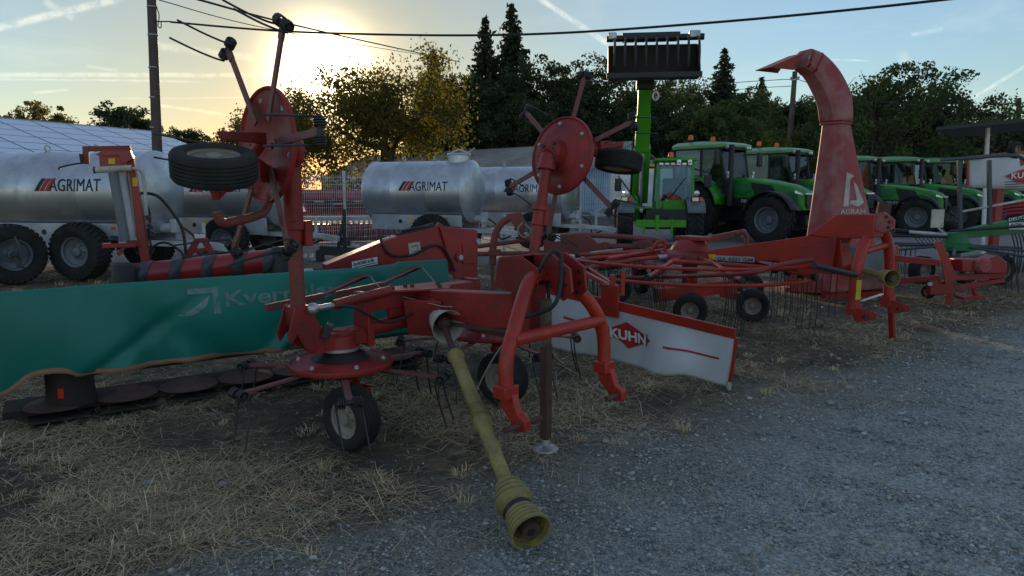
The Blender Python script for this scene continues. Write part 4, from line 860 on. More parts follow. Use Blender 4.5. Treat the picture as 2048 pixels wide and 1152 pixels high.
    q = lerp(a0, a1, 0.62); dd = (a1 - a0).normalized(); p_ = MB(); p_.tube([q, q + dd * 0.05], 0.075, 18); p_.tube([q - dd * 0.13, q], 0.058, 18); p_.box(q - dd * 0.06 + Vector((0.02, -0.05, 0)), (0.06, 0.05, 0.14), frame(dd)); p_.build('arm_clamp', 'red', t, 0.004)
    p_ = MB(); p_.tube([a1 - dd * 0.03, a1 + dd * 0.02], 0.082, 20); p_.tube([a1, a1 + dd * 0.06, a1 + dd * 0.11, a1 + dd * 0.13], [0.07, 0.075, 0.06, 0.02], 20); p_.cyl(a1 + dd * 0.09, Vector((1.60, 0, 1.93)) + ZR * 0.1, 0.075, 0.08, 20); p_.cyl(Vector((1.60, 0, 1.93)) + ZR * 0.07, Vector((1.60, 0, 1.93)) + ZR * 0.17, 0.125, 0.118, 28); p_.build('rotor_gearbox', 'red', t, 0.004)
    for a in range(4):
        an = a * math.pi / 2 + 0.6; c = Vector((1.60, 0, 1.93)) + ZR * 0.165 + (XR * math.sin(an) + Vector((0, 1, 0)) * math.cos(an)) * 0.085; MB().cyl(c, c + ZR * 0.025, 0.018, seg=8).build('bolt', 'rust', t)
    # hydraulic ram, hoses, flat swath arms, ropes
    r_ = MB(); r_.tube([(-0.93, -0.10, 0.88), (-0.80, -0.10, 0.885)], 0.020, 10); r_.ball((-0.95, -0.10, 0.88), 0.04, 10, 6); r_.build('ram_rod', 'bare', t); r_ = MB(); r_.tube([(-0.80, -0.10, 0.885), (-0.33, -0.07, 0.93)], 0.034, 14); r_.build('ram_cylinder', 'red', t)
    MB().tube(bez([(-0.78, -0.13, 0.88), (-0.70, -0.16, 0.87), (-0.58, -0.16, 0.80), (-0.42, -0.15, 0.72), (-0.20, -0.16, 0.76)], 8), 0.010, 8).build('hose', 'black', t)
    MB().tube(bez([(-0.08, -1.18, 1.02), (-0.12, -1.30, 1.16), (-0.08, -1.36, 1.27), (-0.02, -1.38, 1.24), (-0.04, -1.40, 1.08), (-0.10, -1.38, 0.94), (-0.20, -1.2, 0.86)], 8), 0.013, 8).build('hose', 'black', t)
    for x0, y0 in ((-0.62, 0.25), (0.0, 0.42)):
        f = MB(); f.bar((x0 - 0.48, y0, 0.86), (x0 - 0.05, y0, 0.89), 0.035, 0.05); f.plate([(x0 - 0.07, y0 - .02, 0.895), (x0 + 0.27, y0 - .02, 1.00), (x0 + 0.33, y0 - .02, 1.00), (x0 + 0.34, y0 + .02, 1.00), (x0 + 0.27, y0 + .02, 1.01), (x0 - 0.07, y0 + .02, 0.90)], 0.012, (0, 0, 1)); f.build('swath_arm', 'arm_red', t, 0.003)
    MB().tube(bez([(-0.28, 0.25, 1.0), (-0.25, 0.1, 0.9), (-0.15, -0.3, 0.84), (-0.10, -0.45, 0.83), (0.02, -0.7, 0.86), (0.05, -1.0, 0.99), (-0.04, -1.05, 1.22)], 8), 0.0045, 6).build('rope', 'rope', t)
    MB().tube(bez([(0.34, 0.42, 1.0), (0.2, 0.1, 0.93), (0.0, -0.3, 0.86), (-0.10, -0.45, 0.83)], 6), 0.0045, 6).build('rope', 'rope', t)
    MB().tube(bez([(0.05, -1.0, 0.98), (-0.05, -1.05, 0.8), (-0.2, -1.0, 0.6), (-0.33, -0.98, 0.42), (-0.38, -0.99, 0.33)], 6), 0.0045, 6).build('rope', 'rope', t)
    # drive shaft with its guard
    c0 = Vector((-0.15, -0.42, 0.725)); end = Vector((-0.93, -1.93, 0.085)); d = (end - c0).normalized(); ln = (end - c0).length
    cn = MB(); fw = Vector((-0.25, -0.95, -0.16)).normalized(); cn.lathe([(0.055, -0.10), (0.07, -0.05), (0.095, 0.05), (0.115, 0.10), (0.118, 0.10), (0.10, 0.045), (0.075, -0.05), (0.05, -0.09)], c0, fw, 28); cn.build('shaft_cone', 'cream', t)
    cn = MB(); cn.cyl(c0 - fw * 0.09, c0 + fw * 0.03, 0.045, seg=14); cn.ball(c0 + fw * 0.04, 0.05, 12, 8); cn.tube([c0 + fw * 0.03, c0 + d * 0.22, c0 + d * 0.42], [0.026, 0.022, 0.022], 8); jx = frame(d)[0]; cn.bar(c0 + fw * .03 - jx * .045, c0 + fw * .03 + jx * .045, 0.05); cn.build('universal_joint', 'rust', t)
    g = MB(); g.tube([c0 + d * 0.40, c0 + d * 0.415, c0 + d * 0.44, c0 + d * 0.45, c0 + d * 0.47, c0 + d * (ln * 0.60)], [0.050, 0.055, 0.055, 0.046, 0.042, 0.042], 20)
    for k in range(7): q = c0 + d * (ln * 0.52 + 0.018 * k); g.tube([q, q + d * 0.009], 0.046, 20)
    g.build('shaft_guard', 'pto', t); g = MB(); g.tube([c0 + d * (ln * 0.59), c0 + d * (ln * 0.615), c0 + d * (ln * 0.63), c0 + d * (ln * 0.90)], [0.055, 0.055, 0.041, 0.037], 20); g.build('inner_guard', 'pto', t)
    s0 = ln * 0.865; prof = []
    for k in range(4): h0 = s0 + 0.035 * k; rr = 0.055 + 0.009 * k; prof += [(rr, h0), (rr + 0.014, h0 + 0.010), (rr + 0.014, h0 + 0.022), (rr + 0.002, h0 + 0.033)]
    prof += [(0.070, s0 + 0.15), (0.062, s0 + 0.17)]
    g = MB(); g.lathe([(0.045, s0 - 0.01)] + prof, c0, d, 28); g.build('shaft_bell', 'pto', t)
    d2 = (d + Vector((0.10, -0.03, 0.10))).normalized(); q0 = c0 + d * (s0 + 0.17); prof = [(0.060, -0.01), (0.072, 0.0), (0.074, 0.025)]
    for k in range(5): h0 = 0.03 + 0.026 * k; rr = 0.072 + 0.005 * k; prof += [(rr, h0), (rr + 0.009, h0 + 0.008), (rr + 0.009, h0 + 0.017), (rr, h0 + 0.025)]
    prof += [(0.101, 0.165), (0.096, 0.165), (0.085, 0.10), (0.06, 0.02)]; g = MB(); g.lathe(prof, q0, d2, 28); g.build('end_bell', 'pto', t)
    g = MB(); g.lathe([(0.076, 0.004), (0.0765, 0.026)], q0, d2, 28); g.lathe([(0.078, 0.004), (0.078, 0.026)], q0, d2, 28); g.build('bell_band', 'black', t)
    g = MB(); g.cyl(q0, q0 + d2 * 0.155, 0.035, seg=16); g.cyl(q0 + d2 * .10, q0 + d2 * 0.16, 0.048, seg=16); jx = frame(d2)[0]; g.bar(q0 + d2 * .08 - jx * .06, q0 + d2 * .08 + jx * .06, 0.04); g.build('shaft_yoke', 'rust', t)
    g = MB(); g.cyl(q0 + d2 * 0.156, q0 + d2 * 0.163, 0.02, seg=12); g.build('spline_bore', 'black', t)
tedder()
Z = Vector((0, 0, 1))
# ---------------------------------------------------------------- disc mower under a green tarpaulin
def mower():
    A, B = Vector((-3.36, 4.38, 0)), Vector((-0.60, 6.22, 0)); d = (B - A).normalized(); n = Vector((-d.y, d.x, 0)); L_ = (B - A).length     # n points away from the camera
    t = thing('disc_mower', 'disc mower under a long green tarpaulin curtain with a red lifting arm', 'mower', lerp(A, B, 0.5), world=True)
    def pt(s, k, z): return A + d * s + n * k + Z * z
    rs = random.Random(3); rows = []; m = 90; kz = 22; folds = [(rs.uniform(0, L_), rs.uniform(0.06, 0.26), rs.uniform(-0.085, 0.085), rs.uniform(-0.9, 0.9)) for _ in range(20)]
    def sag(s, v):                                     # v 0 top, 1 bottom
        k = -0.03 * math.sin(v * math.pi) + 0.012 * math.sin(s * 3.1 + v * 2)
        for c, w, a, sl in folds: k += a * (0.03 + 0.97 * v) * math.exp(-((s - c + sl * (v - 0.5)) / w) ** 2)
        return k
    def ztop(s): return 0.962 + 0.006 * math.sin(s * 1.3) + (0.03 if s > L_ - 0.5 else 0)
    def zbot(s):
        z = 0.345 + 0.006 * math.sin(s * 1.1 + 1)
        if 0.10 < s < 0.40: z += 0.045 * math.sin((s - 0.10) / 0.30 * math.pi) ** 0.5
        if s < 0.10: z -= 0.07 * (0.10 - s) / 0.10
        return z
    for i in range(kz + 1):
        v = i / kz; row = []
        for j in range(m + 1):
            s = L_ * j / m; row.append(pt(s, sag(s, v), ztop(s) * (1 - v) + zbot(s) * v))
        # wrap round both ends
        left = [pt(-0.10 + 0.10 * math.sin(a), 0.10 - 0.10 * math.cos(a) + sag(0, v), ztop(0) * (1 - v) + (zbot(0) - 0.05) * v) for a in (0.0, 0.5, 1.0)]
        left = [pt(-0.02 - 0.08 * q, 0.06 * q * q + 0.9 * max(0, q - 1) + sag(0, v), ztop(0) * (1 - v) + (zbot(0) - 0.03 * q) * v) for q in (2.2, 1.6, 1.2, 0.9, 0.6, 0.3)]
        right = [pt(L_ + 0.03 * math.sin(q * 2), sag(L_, v) * (1 - q) + 0.75 * q * q + 0.02 * math.sin(9 * q + 4 * v), (ztop(L_) - 0.10 * q) * (1 - v) + zbot(L_) * v) for q in (0.1, 0.25, 0.4, 0.55, 0.7, 0.85, 1.0)]
        rows.append(left + row + right)
    # short flap over the top frame
    first = rows[0]; fl = [[p + n * 0.035 - Z * 0.03 for p in first], [p + n * 0.02 + Z * 0.006 for p in first]]
    tp = MB().grid(fl + rows).build('tarpaulin', 'tarp', t, solid=0.006, ang=80)
    bt = MB(); bt.tube([r + Z * 0.0 for r in rows[-1]], 0.012, 6); ed = MB()
    ed.grid([[p - n * 0.006 + Z * 0.035 for p in rows[-1][:70]], [p - n * 0.012 - Z * 0.004 for p in rows[-1][:70]]]); ed.build('edge_strip', 'strip', tp, solid=0.006)
    # worn lettering printed on the cloth
    def onto(x0, z0):
        def f(x, y, z):
            s = x0 + x; zz = z0 + y; v = min(1, max(0, (ztop(s) - zz) / (ztop(s) - zbot(s)))); return pt(s, sag(s, v) - 0.007 - z, zz)
        return f
    s0 = (on_plane(358, 600, A, d) - A).dot(d); zt = on_plane(400, 578, A, d).z; zb = on_plane(400, 628, A, d).z; h = zt - zb
    text_on('lettering', 'Kverneland', 'tarp_print', tp, (0, 0, 0), (1, 0, 0), (0, 0, 1), h * 0.62, 1.02, 0.004, 0.0, 0, onto(s0 + 0.31, zb + 0.05))
    lg = MB()
    for poly in ([(0.05, 0.80), (0.09, 1.0), (0.98, 1.0), (1.0, 0.0), (0.80, 0.0), (0.80, 0.78)], [(-0.25, 0.0), (0.15, 0.22), (0.72, 0.72), (0.60, 0.34), (0.35, 0.10), (0.1, 0.0)]):
        f = onto(s0 + 0.04, zb); k = 0.235; lg.add([f(p[0] * k, p[1] * h * 1.05, 0.001) for p in poly], [tuple(range(len(poly)))])
    lg.build('arrow_emblem', 'tarp_print', tp, smooth=False)
    # cutter bar with its discs and skids
    cb = MB(); cb.bar(pt(-0.05, 0.40, 0.075), pt(L_ - 0.1, 0.40, 0.075), 0.34, 0.05); cb.bar(pt(0.2, 0.62, 0.30), pt(L_ - 0.1, 0.62, 0.30), 0.06, 0.20); cb.build('cutter_bar', 'under', t, 0.004)
    for i in range(7):
        q = pt(0.28 + i * 0.43, 0.26, 0.105); dm = MB(); dm.lathe([(0.0, 0.055), (0.08, 0.05), (0.10, 0.03), (0.20, 0.012), (0.215, 0.0), (0.20, -0.008), (0.0, -0.008)], q, Z, 24)
        dm.build('cutting_disc', 'rust', t)
        sk = MB(); sk.plate([pt(0.10 + i * .43, 0.02, 0.05), pt(0.46 + i * .43, 0.02, 0.05), pt(0.46 + i * .43, 0.5, 0.012), pt(0.10 + i * .43, 0.5, 0.012)], 0.012); sk.build('skid', 'under', t)
    sh = MB(); sh.cyl(pt(0.36, 0.24, 0.10), pt(0.36, 0.24, 0.42), 0.16, 0.14, 24); sh.box(pt(0.36, 0.32, 0.2), (0.30, 0.2, 0.22), (d, n, Z)); sh.plate([pt(0.12, 0.0, 0.012), pt(0.72, 0.0, 0.012), pt(0.72, 0.45, 0.012), pt(0.12, 0.45, 0.012)], 0.02); sh.build('inner_shoe', 'under', t, 0.01)
    MB().box(pt(0.30, 0.10, 0.22), (0.035, 0.02, 0.07), (d, n, Z)).build('red_reflector', 'redlens', t)
    fr = MB(); fr.tube([pt(0, 0.06, 0.90), pt(L_, 0.06, 0.91)], 0.014, 8); fr.bar(pt(-0.1, 0.45, 0.6), pt(L_, 0.45, 0.6), 0.08); fr.build('curtain_frame', 'rust', t)
    for s in (0.05, L_ * 0.33, L_ * 0.66, L_ - 0.05): MB().bar(pt(s, 0.06, 0.90), pt(s, 0.45, 0.62), 0.03).build('frame_stay', 'rust', t)
    # red lifting arm seen over the curtain
    A2 = Vector((-1.95, 6.55, 0)); d2 = Vector((0.86, 0.5, 0)).normalized(); n2 = Vector((-d2.y, d2.x, 0)); q = lambda x, y: on_plane(x, y, A2, d2)
    def slab(pts, th): 
        mb = MB(); mb.plate([q(*p) for p in pts], th, n2); return mb
    arm = slab([(648, 528), (775, 476), (868, 452), (944, 458), (944, 552), (905, 548), (866, 520), (780, 525), (650, 545)], 0.18); arm.build('lifting_arm', 'new_red', t, 0.008)
    tb = MB(); tb.plate([q(*p) + n2 * -0.11 for p in [(870, 452), (945, 460), (945, 552), (900, 556)]], 0.03, n2); tb.box(q(926, 505) - n2 * 0.10, (0.14, 0.08, 0.22), (d2, n2, Z)); tb.cyl(q(908, 512) - n2 * 0.16, q(908, 512) - n2 * 0.05, 0.05, seg=16); tb.build('pivot_plate', 'new_red', t, 0.004)
    MB().cyl(q(908, 512) - n2 * 0.18, q(908, 512) - n2 * 0.155, 0.028, seg=6).build('bolt', 'galv_dull', t)
    MB().cyl(q(945, 481) - n2 * 0.16, q(945, 481) + n2 * 0.1, 0.03, seg=14).build('pivot_pin', 'galv_dull', t)
    rm = MB(); rm.cyl(q(792, 474) - n2 * 0.02, q(866, 452) - n2 * 0.02, 0.04, seg=14); rm.build('ram_cylinder', 'black', t); rm = MB(); rm.cyl(q(765, 482) - n2 * 0.02, q(793, 474) - n2 * 0.02, 0.022, seg=12); rm.build('ram_rod', 'bare', t)
    rm = MB(); rm.plate([q(745, 505), q(764, 478), q(772, 480), q(758, 505)], 0.03, n2); rm.plate([q(862, 470), q(876, 444), (q(886, 450)), q(888, 470)], 0.03, n2); rm.build('ram_lug', 'new_red', t)
    MB().tube(bez([q(757, 470) - n2 * 0.05, q(757, 487) - n2 * 0.12, q(775, 508) - n2 * 0.13, q(815, 508) - n2 * 0.13, q(855, 490) - n2 * 0.13, q(880, 498) - n2 * 0.13, q(900, 540) - n2 * 0.13], 7), 0.013, 8).build('hose', 'black', t)
    MB().tube(bez([q(800, 462) - n2 * 0.04, q(850, 453) - n2 * 0.05, q(920, 456) - n2 * 0.02], 6), 0.013, 8).build('hose', 'black', t)
    stk = MB(); stk.plate([q(698, 522) - n2 * 0.097, q(748, 512) - n2 * 0.097, q(749, 526) - n2 * 0.097, q(699, 536) - n2 * 0.097], 0.004, n2); st = stk.build('dealer_sticker', 'print_white', t)
    text_on('sticker_text', 'Ets RICARD et Fils', 'print_black', st, q(701, 530) - n2 * 0.1, q(748, 518) - q(700, 529), Z, 0.034, 0.21, 0.001)
    MB().plate([q(702, 532.5) - n2 * 0.1, q(747, 522.5) - n2 * 0.1, q(747, 524) - n2 * 0.1, q(702, 534) - n2 * 0.1], 0.003, n2).build('printed_line', 'print_black', st)
    stk = MB(); stk.plate([q(809, 486) - n2 * 0.097, q(832, 482) - n2 * 0.097, q(835, 504) - n2 * 0.097, q(812, 508) - n2 * 0.097], 0.004, n2); sy = stk.build('warning_sticker', 'cream', t)
    mk = MB(); mk.tube([q(816, 492) - n2 * 0.101, q(827, 489) - n2 * 0.101, q(829, 499) - n2 * 0.101, q(820, 502) - n2 * 0.101], 0.004, 4); mk.build('pictogram', 'print_black', sy)
    lo = MB(); lo.bar(pt(L_ - 0.5, 0.7, 0.55), pt(L_ + 0.05, 0.85, 0.5), 0.10); lo.bar(q(930, 550), q(930, 550) - Z * 0.55, 0.10, 0.08); lo.build('lower_frame', 'new_red', t, 0.005)
    cl = MB(); cl.coil(pt(2.02, 0.28, 0.93), d, 0.028, 0.007, 9, 0.017, 6, 8); cl.build('tension_spring', 'bare', t)
mower()
# ---------------------------------------------------------------- bale wrapper
def wrapper():
    O = Vector((-4.35, 8.0, 0)); d = Vector((0.93, 0.37, 0)).normalized(); n = Vector((-d.y, d.x, 0)); t = thing('bale_wrapper', 'red bale wrapper with upright film mast and black-banded roller', 'bale wrapper', O, world=True)
    q = lambda x, y, k=0.0: on_plane(x, y, O + n * k, d)
    MB().bar(q(297, 550), q(258, 312), 0.10, 0.15, up=n).build('mast', 'new_red', t, 0.006)
    ft = MB(); ft.bar(Vector((q(284, 545).x, q(284, 545).y, 0.03)), q(284, 560), 0.2, 0.16, up=n); ft.bar(q(190, 600), q(600, 590), 0.12); ft.build('base_frame', 'new_red', t, 0.006)
    tp = MB(); tp.bar(q(166, 298), q(261, 296), 0.055, 0.07, up=n); tp.bar(q(172, 296), q(173, 328), 0.06, 0.08, up=n); tp.bar(q(256, 296), q(262, 340), 0.06, 0.08, up=n); tp.build('top_arm', 'brown_red', t, 0.005)
    tp = MB(); tp.plate([q(192, 310, -.1), q(208, 301, -.1), q(262, 301, -.1), q(268, 318, -.1), q(245, 330, -.1), q(240, 312, -.1), q(205, 313, -.1)], 0.14, n); tp.box(q(228, 323, -.1), (0.27, 0.12, 0.12), (d, n, Z)); tp.build('dispenser_head', 'new_red', t, 0.005)
    MB().plate([q(217, 317, -.17), q(230, 317, -.17), q(230, 328, -.17), q(217, 328, -.17)], 0.004, n).build('warning_sticker', 'yellow', t); MB().plate([q(264, 356, -.08), q(275, 354, -.08), q(276, 372, -.08), q(266, 373, -.08)], 0.004, n).build('warning_sticker', 'yellow', t)
    MB().cyl(q(206, 325, -.1), q(206, 333, -.1), 0.02, seg=8).build('film_spindle', 'black', t)
    r_ = MB(); r_.cyl(q(189, 340, -.2), q(263, 336, -.2), 0.036, seg=16); r_.build('feed_roller', 'cream', t); r_ = MB(); r_.cyl(q(187, 340, -.2), q(191, 340, -.2), 0.038, seg=12); r_.build('roller_cap', 'black', t)
    r_ = MB(); r_.cyl(q(226, 345, -.16), q(250, 482, -.16), 0.05, seg=16); r_.build('stretch_roller', 'greyrim', t); r_ = MB(); r_.cyl(q(240, 344, -.1), q(262, 478, -.1), 0.055, seg=18); r_.build('film_roll', 'film', t)
    MB().tube(bez([q(264, 337, -.2), q(280, 340, -.2), q(287, 358, -.18), q(292, 410, -.15), q(293, 430, -.12)], 7), 0.019, 10).build('bent_tube', 'galv_dull', t)
    MB().bar(q(256, 345, -.06), q(272, 475, -.06), 0.03).build('side_rail', 'galv_dull', t)
    lo = MB(); lo.box(q(240, 490, -.1), (0.34, 0.16, 0.05), (d, n, Z)); lo.bar(q(236, 510, -.1), q(252, 490, -.1), 0.04); lo.bar(q(255, 488, -.1), q(278, 486, -.05), 0.08); lo.build('lower_bracket', 'new_red', t, 0.004)
    MB().cyl(q(232, 486, -.1), q(232, 506, -.1), 0.012, seg=8).build('adjuster_screw', 'galv_dull', t); MB().cyl(q(222, 479, -.1), q(236, 479, -.1), 0.045, seg=12).build('knob', 'black', t)
    MB().tube(bez([q(120, 340, -.1), q(118, 336, -.1), q(130, 332, -.1), q(150, 328, -.1), q(166, 326, -.1)], 5), 0.010, 6).build('film_cutter', 'black', t); MB().bar(q(162, 308, -.1), q(165, 326, -.1), 0.03).build('cutter_post', 'black', t)
    MB().tube(bez([q(282, 386, .1), q(315, 392, .1), q(345, 425, .1), q(365, 460, .1), q(372, 510, .1)], 8), 0.018, 8).build('hose', 'black', t)
    MB().tube(bez([q(300, 520), q(305, 495), q(330, 485), q(358, 500), q(372, 520)], 8), 0.014, 8).build('hose', 'black', t); MB().tube(bez([q(290, 400), q(300, 430), q(298, 470), q(305, 500)], 8), 0.012, 8).build('hose', 'black', t)
    for (x0, y0, x1, y1) in ((293, 430, 300, 440), (296, 448, 304, 458), (300, 465, 312, 470)): MB().bar(q(x0, y0, -.1), q(x1, y1, -.1), 0.05).build('valve', 'black', t)
    # roller with black bands and end cones
    a, b_ = on_plane(262, 552, O - n * 0.45, d), on_plane(560, 519, O - n * 0.45, d); r0 = 0.135; u = (b_ - a).normalized(); L_ = (b_ - a).length
    MB().cyl(a, b_, r0, seg=28).build('table_roller', 'new_red', t)
    for i in range(5):
        c = a + u * (L_ * (0.09 + 0.21 * i)); x, y, z = frame(u); mb = MB(); rows = []
        for k in range(29):
            an = 2 * math.pi * k / 28; rows.append([c + u * (s * 0.06 + 0.05 * math.sin(an + 0.6)) + (x * math.cos(an) + y * math.sin(an)) * (r0 + 0.006) for s in (-1, 1)])
        mb.grid(rows).build('belt', 'belt', t, solid=0.01)
    for c in (a - u * 0.05 - n * 0.12, b_ + u * 0.02 - n * 0.05):
        k = Vector((c.x, c.y, c.z)); MB().lathe([(0.0, 0.16), (0.05, 0.16), (0.055, 0.145), (0.075, 0.145), (0.085, 0.16), (0.105, 0.155), (0.115, 0.13), (0.145, -0.14), (0.148, -0.2), (0.0, -0.2)], k, Z, 26).build('cone_roller', 'black', t)
    hf = MB(); hf.bar(q(402, 468, .35), q(362, 535, .35), 0.08, 0.05, up=n); hf.bar(q(402, 468, .35), q(437, 530, .35), 0.08, 0.05, up=n); hf.bar(q(384, 503, .35), q(418, 498, .35), 0.05, 0.04, up=n); hf.build('hitch_frame', 'new_red', t, 0.005)
    MB().box(q(400, 472, .34), (0.12, 0.07, 0.05), (d, n, Z)).build('hitch_bracket', 'white', t)
wrapper()
# ---------------------------------------------------------------- galvanised tankers
def tanker(label, c, yaw, L_=3.1, r=0.72, manhole=False, scale=1.0):
    t = thing('water_tanker', label, 'tanker', c, yaw, 'galvanised tankers parked in a row'); zc = 1.50
    prof = [(0.0, -0.16), (r * 0.4, -0.14), (r * 0.75, -0.085), (r * 0.93, -0.035), (r, 0.0), (r + 0.012, 0.01), (r, 0.025)]
    full = prof + [(r, L_ * 0.30), (r + 0.006, L_ * 0.302), (r, L_ * 0.306), (r, L_ * 0.66), (r + 0.006, L_ * 0.662), (r, L_ * 0.666), (r, L_ - 0.025), (r + 0.012, L_ - 0.01)] + [(p[0], L_ - p[1]) for p in reversed(prof[:5])]
    tk = MB().lathe(full, (-L_ / 2, 0, zc), (1, 0, 0), 56).build('tank', 'galv', t)
    def wrap(xs, zs):                                    # camera side is -y
        def f(x, y, z):
            a = (zs + y - zc) / r; rr = r + 0.0105 + z; return Vector((xs + x, -rr * math.cos(a), zc + rr * math.sin(a)))
        return f
    text_on('lettering', 'AGRIMAT', 'print_black', tk, (0, 0, 0), (1, 0, 0), (0, 0, 1), 0.22, 0.98, 0.0, 0.0, 0, wrap(0.0, zc + 0.02))
    for i in range(3):
        f = wrap(-0.29 + i * 0.1, zc + 0.02); MB().add([f(0, 0, 0.001), f(0.075, 0, 0.001), f(0.075 + 0.06, 0.11, 0.001), f(0.21, 0.22, 0.001), f(0.135, 0.22, 0.001), f(0.065, 0.11, 0.001)], [(0, 1, 2, 5), (5, 2, 3, 4)]).build('logo_stripe', 'print_black' if i == 0 else 'print_red', tk, smooth=False)
    xe = L_ / 2 + 0.105
    for i in range(3): MB().plate([(xe - .01, -0.40 + 0.05 * i, zc + 0.10), (xe - .01, -0.365 + 0.05 * i, zc + 0.10), (xe - .01, -0.325 + 0.05 * i, zc + 0.21), (xe - .01, -0.36 + 0.05 * i, zc + 0.21)], 0.004).build('logo_stripe', 'print_black' if i == 0 else 'print_red', tk, smooth=False)
    text_on('lettering', 'AGRIMAT', 'print_black', tk, (xe + 0.0, -0.24, zc + 0.10), (0, 1, 0), (0, 0, 1), 0.09, 0.34, 0.001)
    MB().plate([(xe, -0.40, zc + 0.02), (xe, 0.05, zc + 0.02), (xe, 0.05, zc + 0.07), (xe, -0.40, zc + 0.07)], 0.004).build('data_plate', 'print_white', tk)
    MB().cyl((xe - 0.04, 0.12, zc - 0.45), (xe - 0.04, 0.12, zc + 0.55), 0.02, seg=8).build('sight_tube', 'galv_dull', tk); MB().ball((xe - .05, -0.5, zc - 0.02), 0.04, 10, 6).build('reflector', 'white', tk)
    if manhole:
        mh = MB(); mh.cyl((L_ / 2 - 0.35, 0, zc + r - 0.06), (L_ / 2 - 0.35, 0, zc + r + 0.12), 0.26, seg=28); mh.cyl((L_ / 2 - 0.35, 0, zc + r + 0.13), (L_ / 2 - 0.35, 0, zc + r + 0.17), 0.29, 0.27, 28); mh.tube(bez([(L_ / 2 - 0.62, 0, zc + r + 0.15), (L_ / 2 - 0.35, 0, zc + r + 0.25), (L_ / 2 - 0.1, 0, zc + r + 0.18), (L_ / 2 + 0.05, 0, zc + r + 0.28)], 5), 0.022, 8); mh.build('manhole', 'galv', tk)
    for x in (-L_ * 0.2, L_ * 0.12):
        e = MB(); e.tube([(x, 0.06 * math.cos(a), zc + r + 0.06 + 0.06 * math.sin(a)) for a in [i * math.pi / 6 for i in range(12)]], 0.015, 6, closed=True); e.build('lifting_eye', 'galv_dull', tk)
    for y in (-0.52, 0.52):
        MB().box((0.05, y, 0.78), (L_ * 0.92, 0.05, 0.36)).build('side_rail', 'galv_dull', t, 0.01)
        for x in (-0.35, 0.75): MB().cyl((x, y - 0.027, 0.80), (x, y + 0.027, 0.80), 0.05, seg=16).build('drain_hole', 'black', t)
        MB().box((L_ * 0.33, y - 0.03, 0.88), (0.09, 0.01, 0.05)).build('side_marker', 'amber', t); MB().box((-L_ * 0.02, y - 0.03, 0.84), (0.10, 0.006, 0.10)).build('warning_sticker', 'yellow', t)
    for x in (-L_ * 0.3, L_ * 0.3): MB().box((x, 0, 0.80), (0.10, 1.0, 0.26)).build('saddle', 'galv_dull', t, 0.01)
    MB().box((0.62, 0, 0.52), (0.14, 1.5, 0.14)).build('axle', 'black', t)
    for y in (-0.86, 0.86): wheel(t, (0.62, y, 0.50), (0, 1, 0), 0.50, 0.36, 0.26, 'fine', 'greyrim', 0.2)
    db = MB(); db.bar((L_ / 2 - 0.3, 0.3, 0.62), (L_ / 2 + 1.1, 0, 0.55), 0.10); db.bar((L_ / 2 - 0.3, -0.3, 0.62), (L_ / 2 + 1.1, 0, 0.55), 0.10); db.bar((L_ / 2 + 0.9, 0, 0.55), (L_ / 2 + 1.35, 0, 0.5), 0.12); db.build('drawbar', 'galv_dull', t, 0.008)
    jk = MB(); jk.cyl((L_ / 2 + 0.75, 0.12, 0.02), (L_ / 2 + 0.75, 0.12, 0.95), 0.035, seg=10); jk.box((L_ / 2 + .75, .12, .02), (0.2, 0.2, 0.03)); jk.build('jack_leg', 'galv_dull', t)
    vt = MB(); vt.cyl((L_ / 2 + 0.02, 0, 0.86), (L_ / 2 + 0.32, 0, 0.86), 0.09, seg=14); vt.box((L_ / 2 + 0.3, 0, 0.9), (0.12, 0.2, 0.24)); vt.build('outlet_valve', 'galv_dull', t, 0.01)
    MB().tube(bez([(L_ / 2 + 0.3, 0.1, 0.9), (L_ / 2 + 0.6, 0.05, 0.7), (L_ / 2 + 0.7, 0.0, 0.4), (L_ / 2 + 1.1, 0, 0.55)], 6), 0.02, 8).build('hose', 'black', t)
    t.scale = (scale,) * 3; return t
def tk_at(px, Y): p = P(px, 400, Y); return (p.x, p.y, 0)
tanker('galvanised tanker at the left edge, behind the red film mast', tk_at(165, 13.1), R(-9), 3.1, scale=1.04)
tanker('galvanised tanker partly behind the folded rotor wheel, second from left', tk_at(445, 15.8), R(-12), 2.9, scale=1.02)
tanker('galvanised tanker with a raised manhole lid, right of the white fence post', tk_at(848, 17.2), R(-21), 2.6, manhole=True, scale=1.03)
tanker('galvanised tanker behind the upright right rotor, farthest of the row', tk_at(1045, 19.4), R(-21), 2.7, scale=1.0)
# ---------------------------------------------------------------- running gear cut by the left edge
rg = thing('farm_trailer', 'dark trailer running gear with a big black tyre at the left edge', 'trailer', (P(20, 500, 11.6).x, 11.6, 0), world=True)
c = P(22, 503, 11.6); c.z = 0.52; ax = Vector((0.80, -0.60, 0)); wheel(rg, c, ax, 0.52, 0.40, 0.27, 'fine', 'greyrim', 0.15)
mb = MB(); mb.cyl(c + ax * 0.2, c - ax * 1.6, 0.06, seg=12); mb.bar(c - ax * 0.5 + Z * 0.2, c - ax * 0.5 + Z * 0.2 + Vector((-1.6, 0.3, 0)), 0.12); mb.build('axle', 'grey', rg, 0.005)
mb = MB(); mb.tube(bez([c + ax * 0.25 + Z * 0.30, c + ax * 0.42 + Z * 0.12, c + ax * 0.40 - Z * 0.15, c + ax * 0.5 - Z * 0.2], 5), 0.02, 8); mb.cyl(c + ax * 0.2, c + ax * 0.5, 0.05, seg=10); mb.bar(c + ax * 0.3 + Z * 0.1, c + ax * 0.3 - Z * 0.22, 0.06); mb.build('coupling', 'grey', rg)
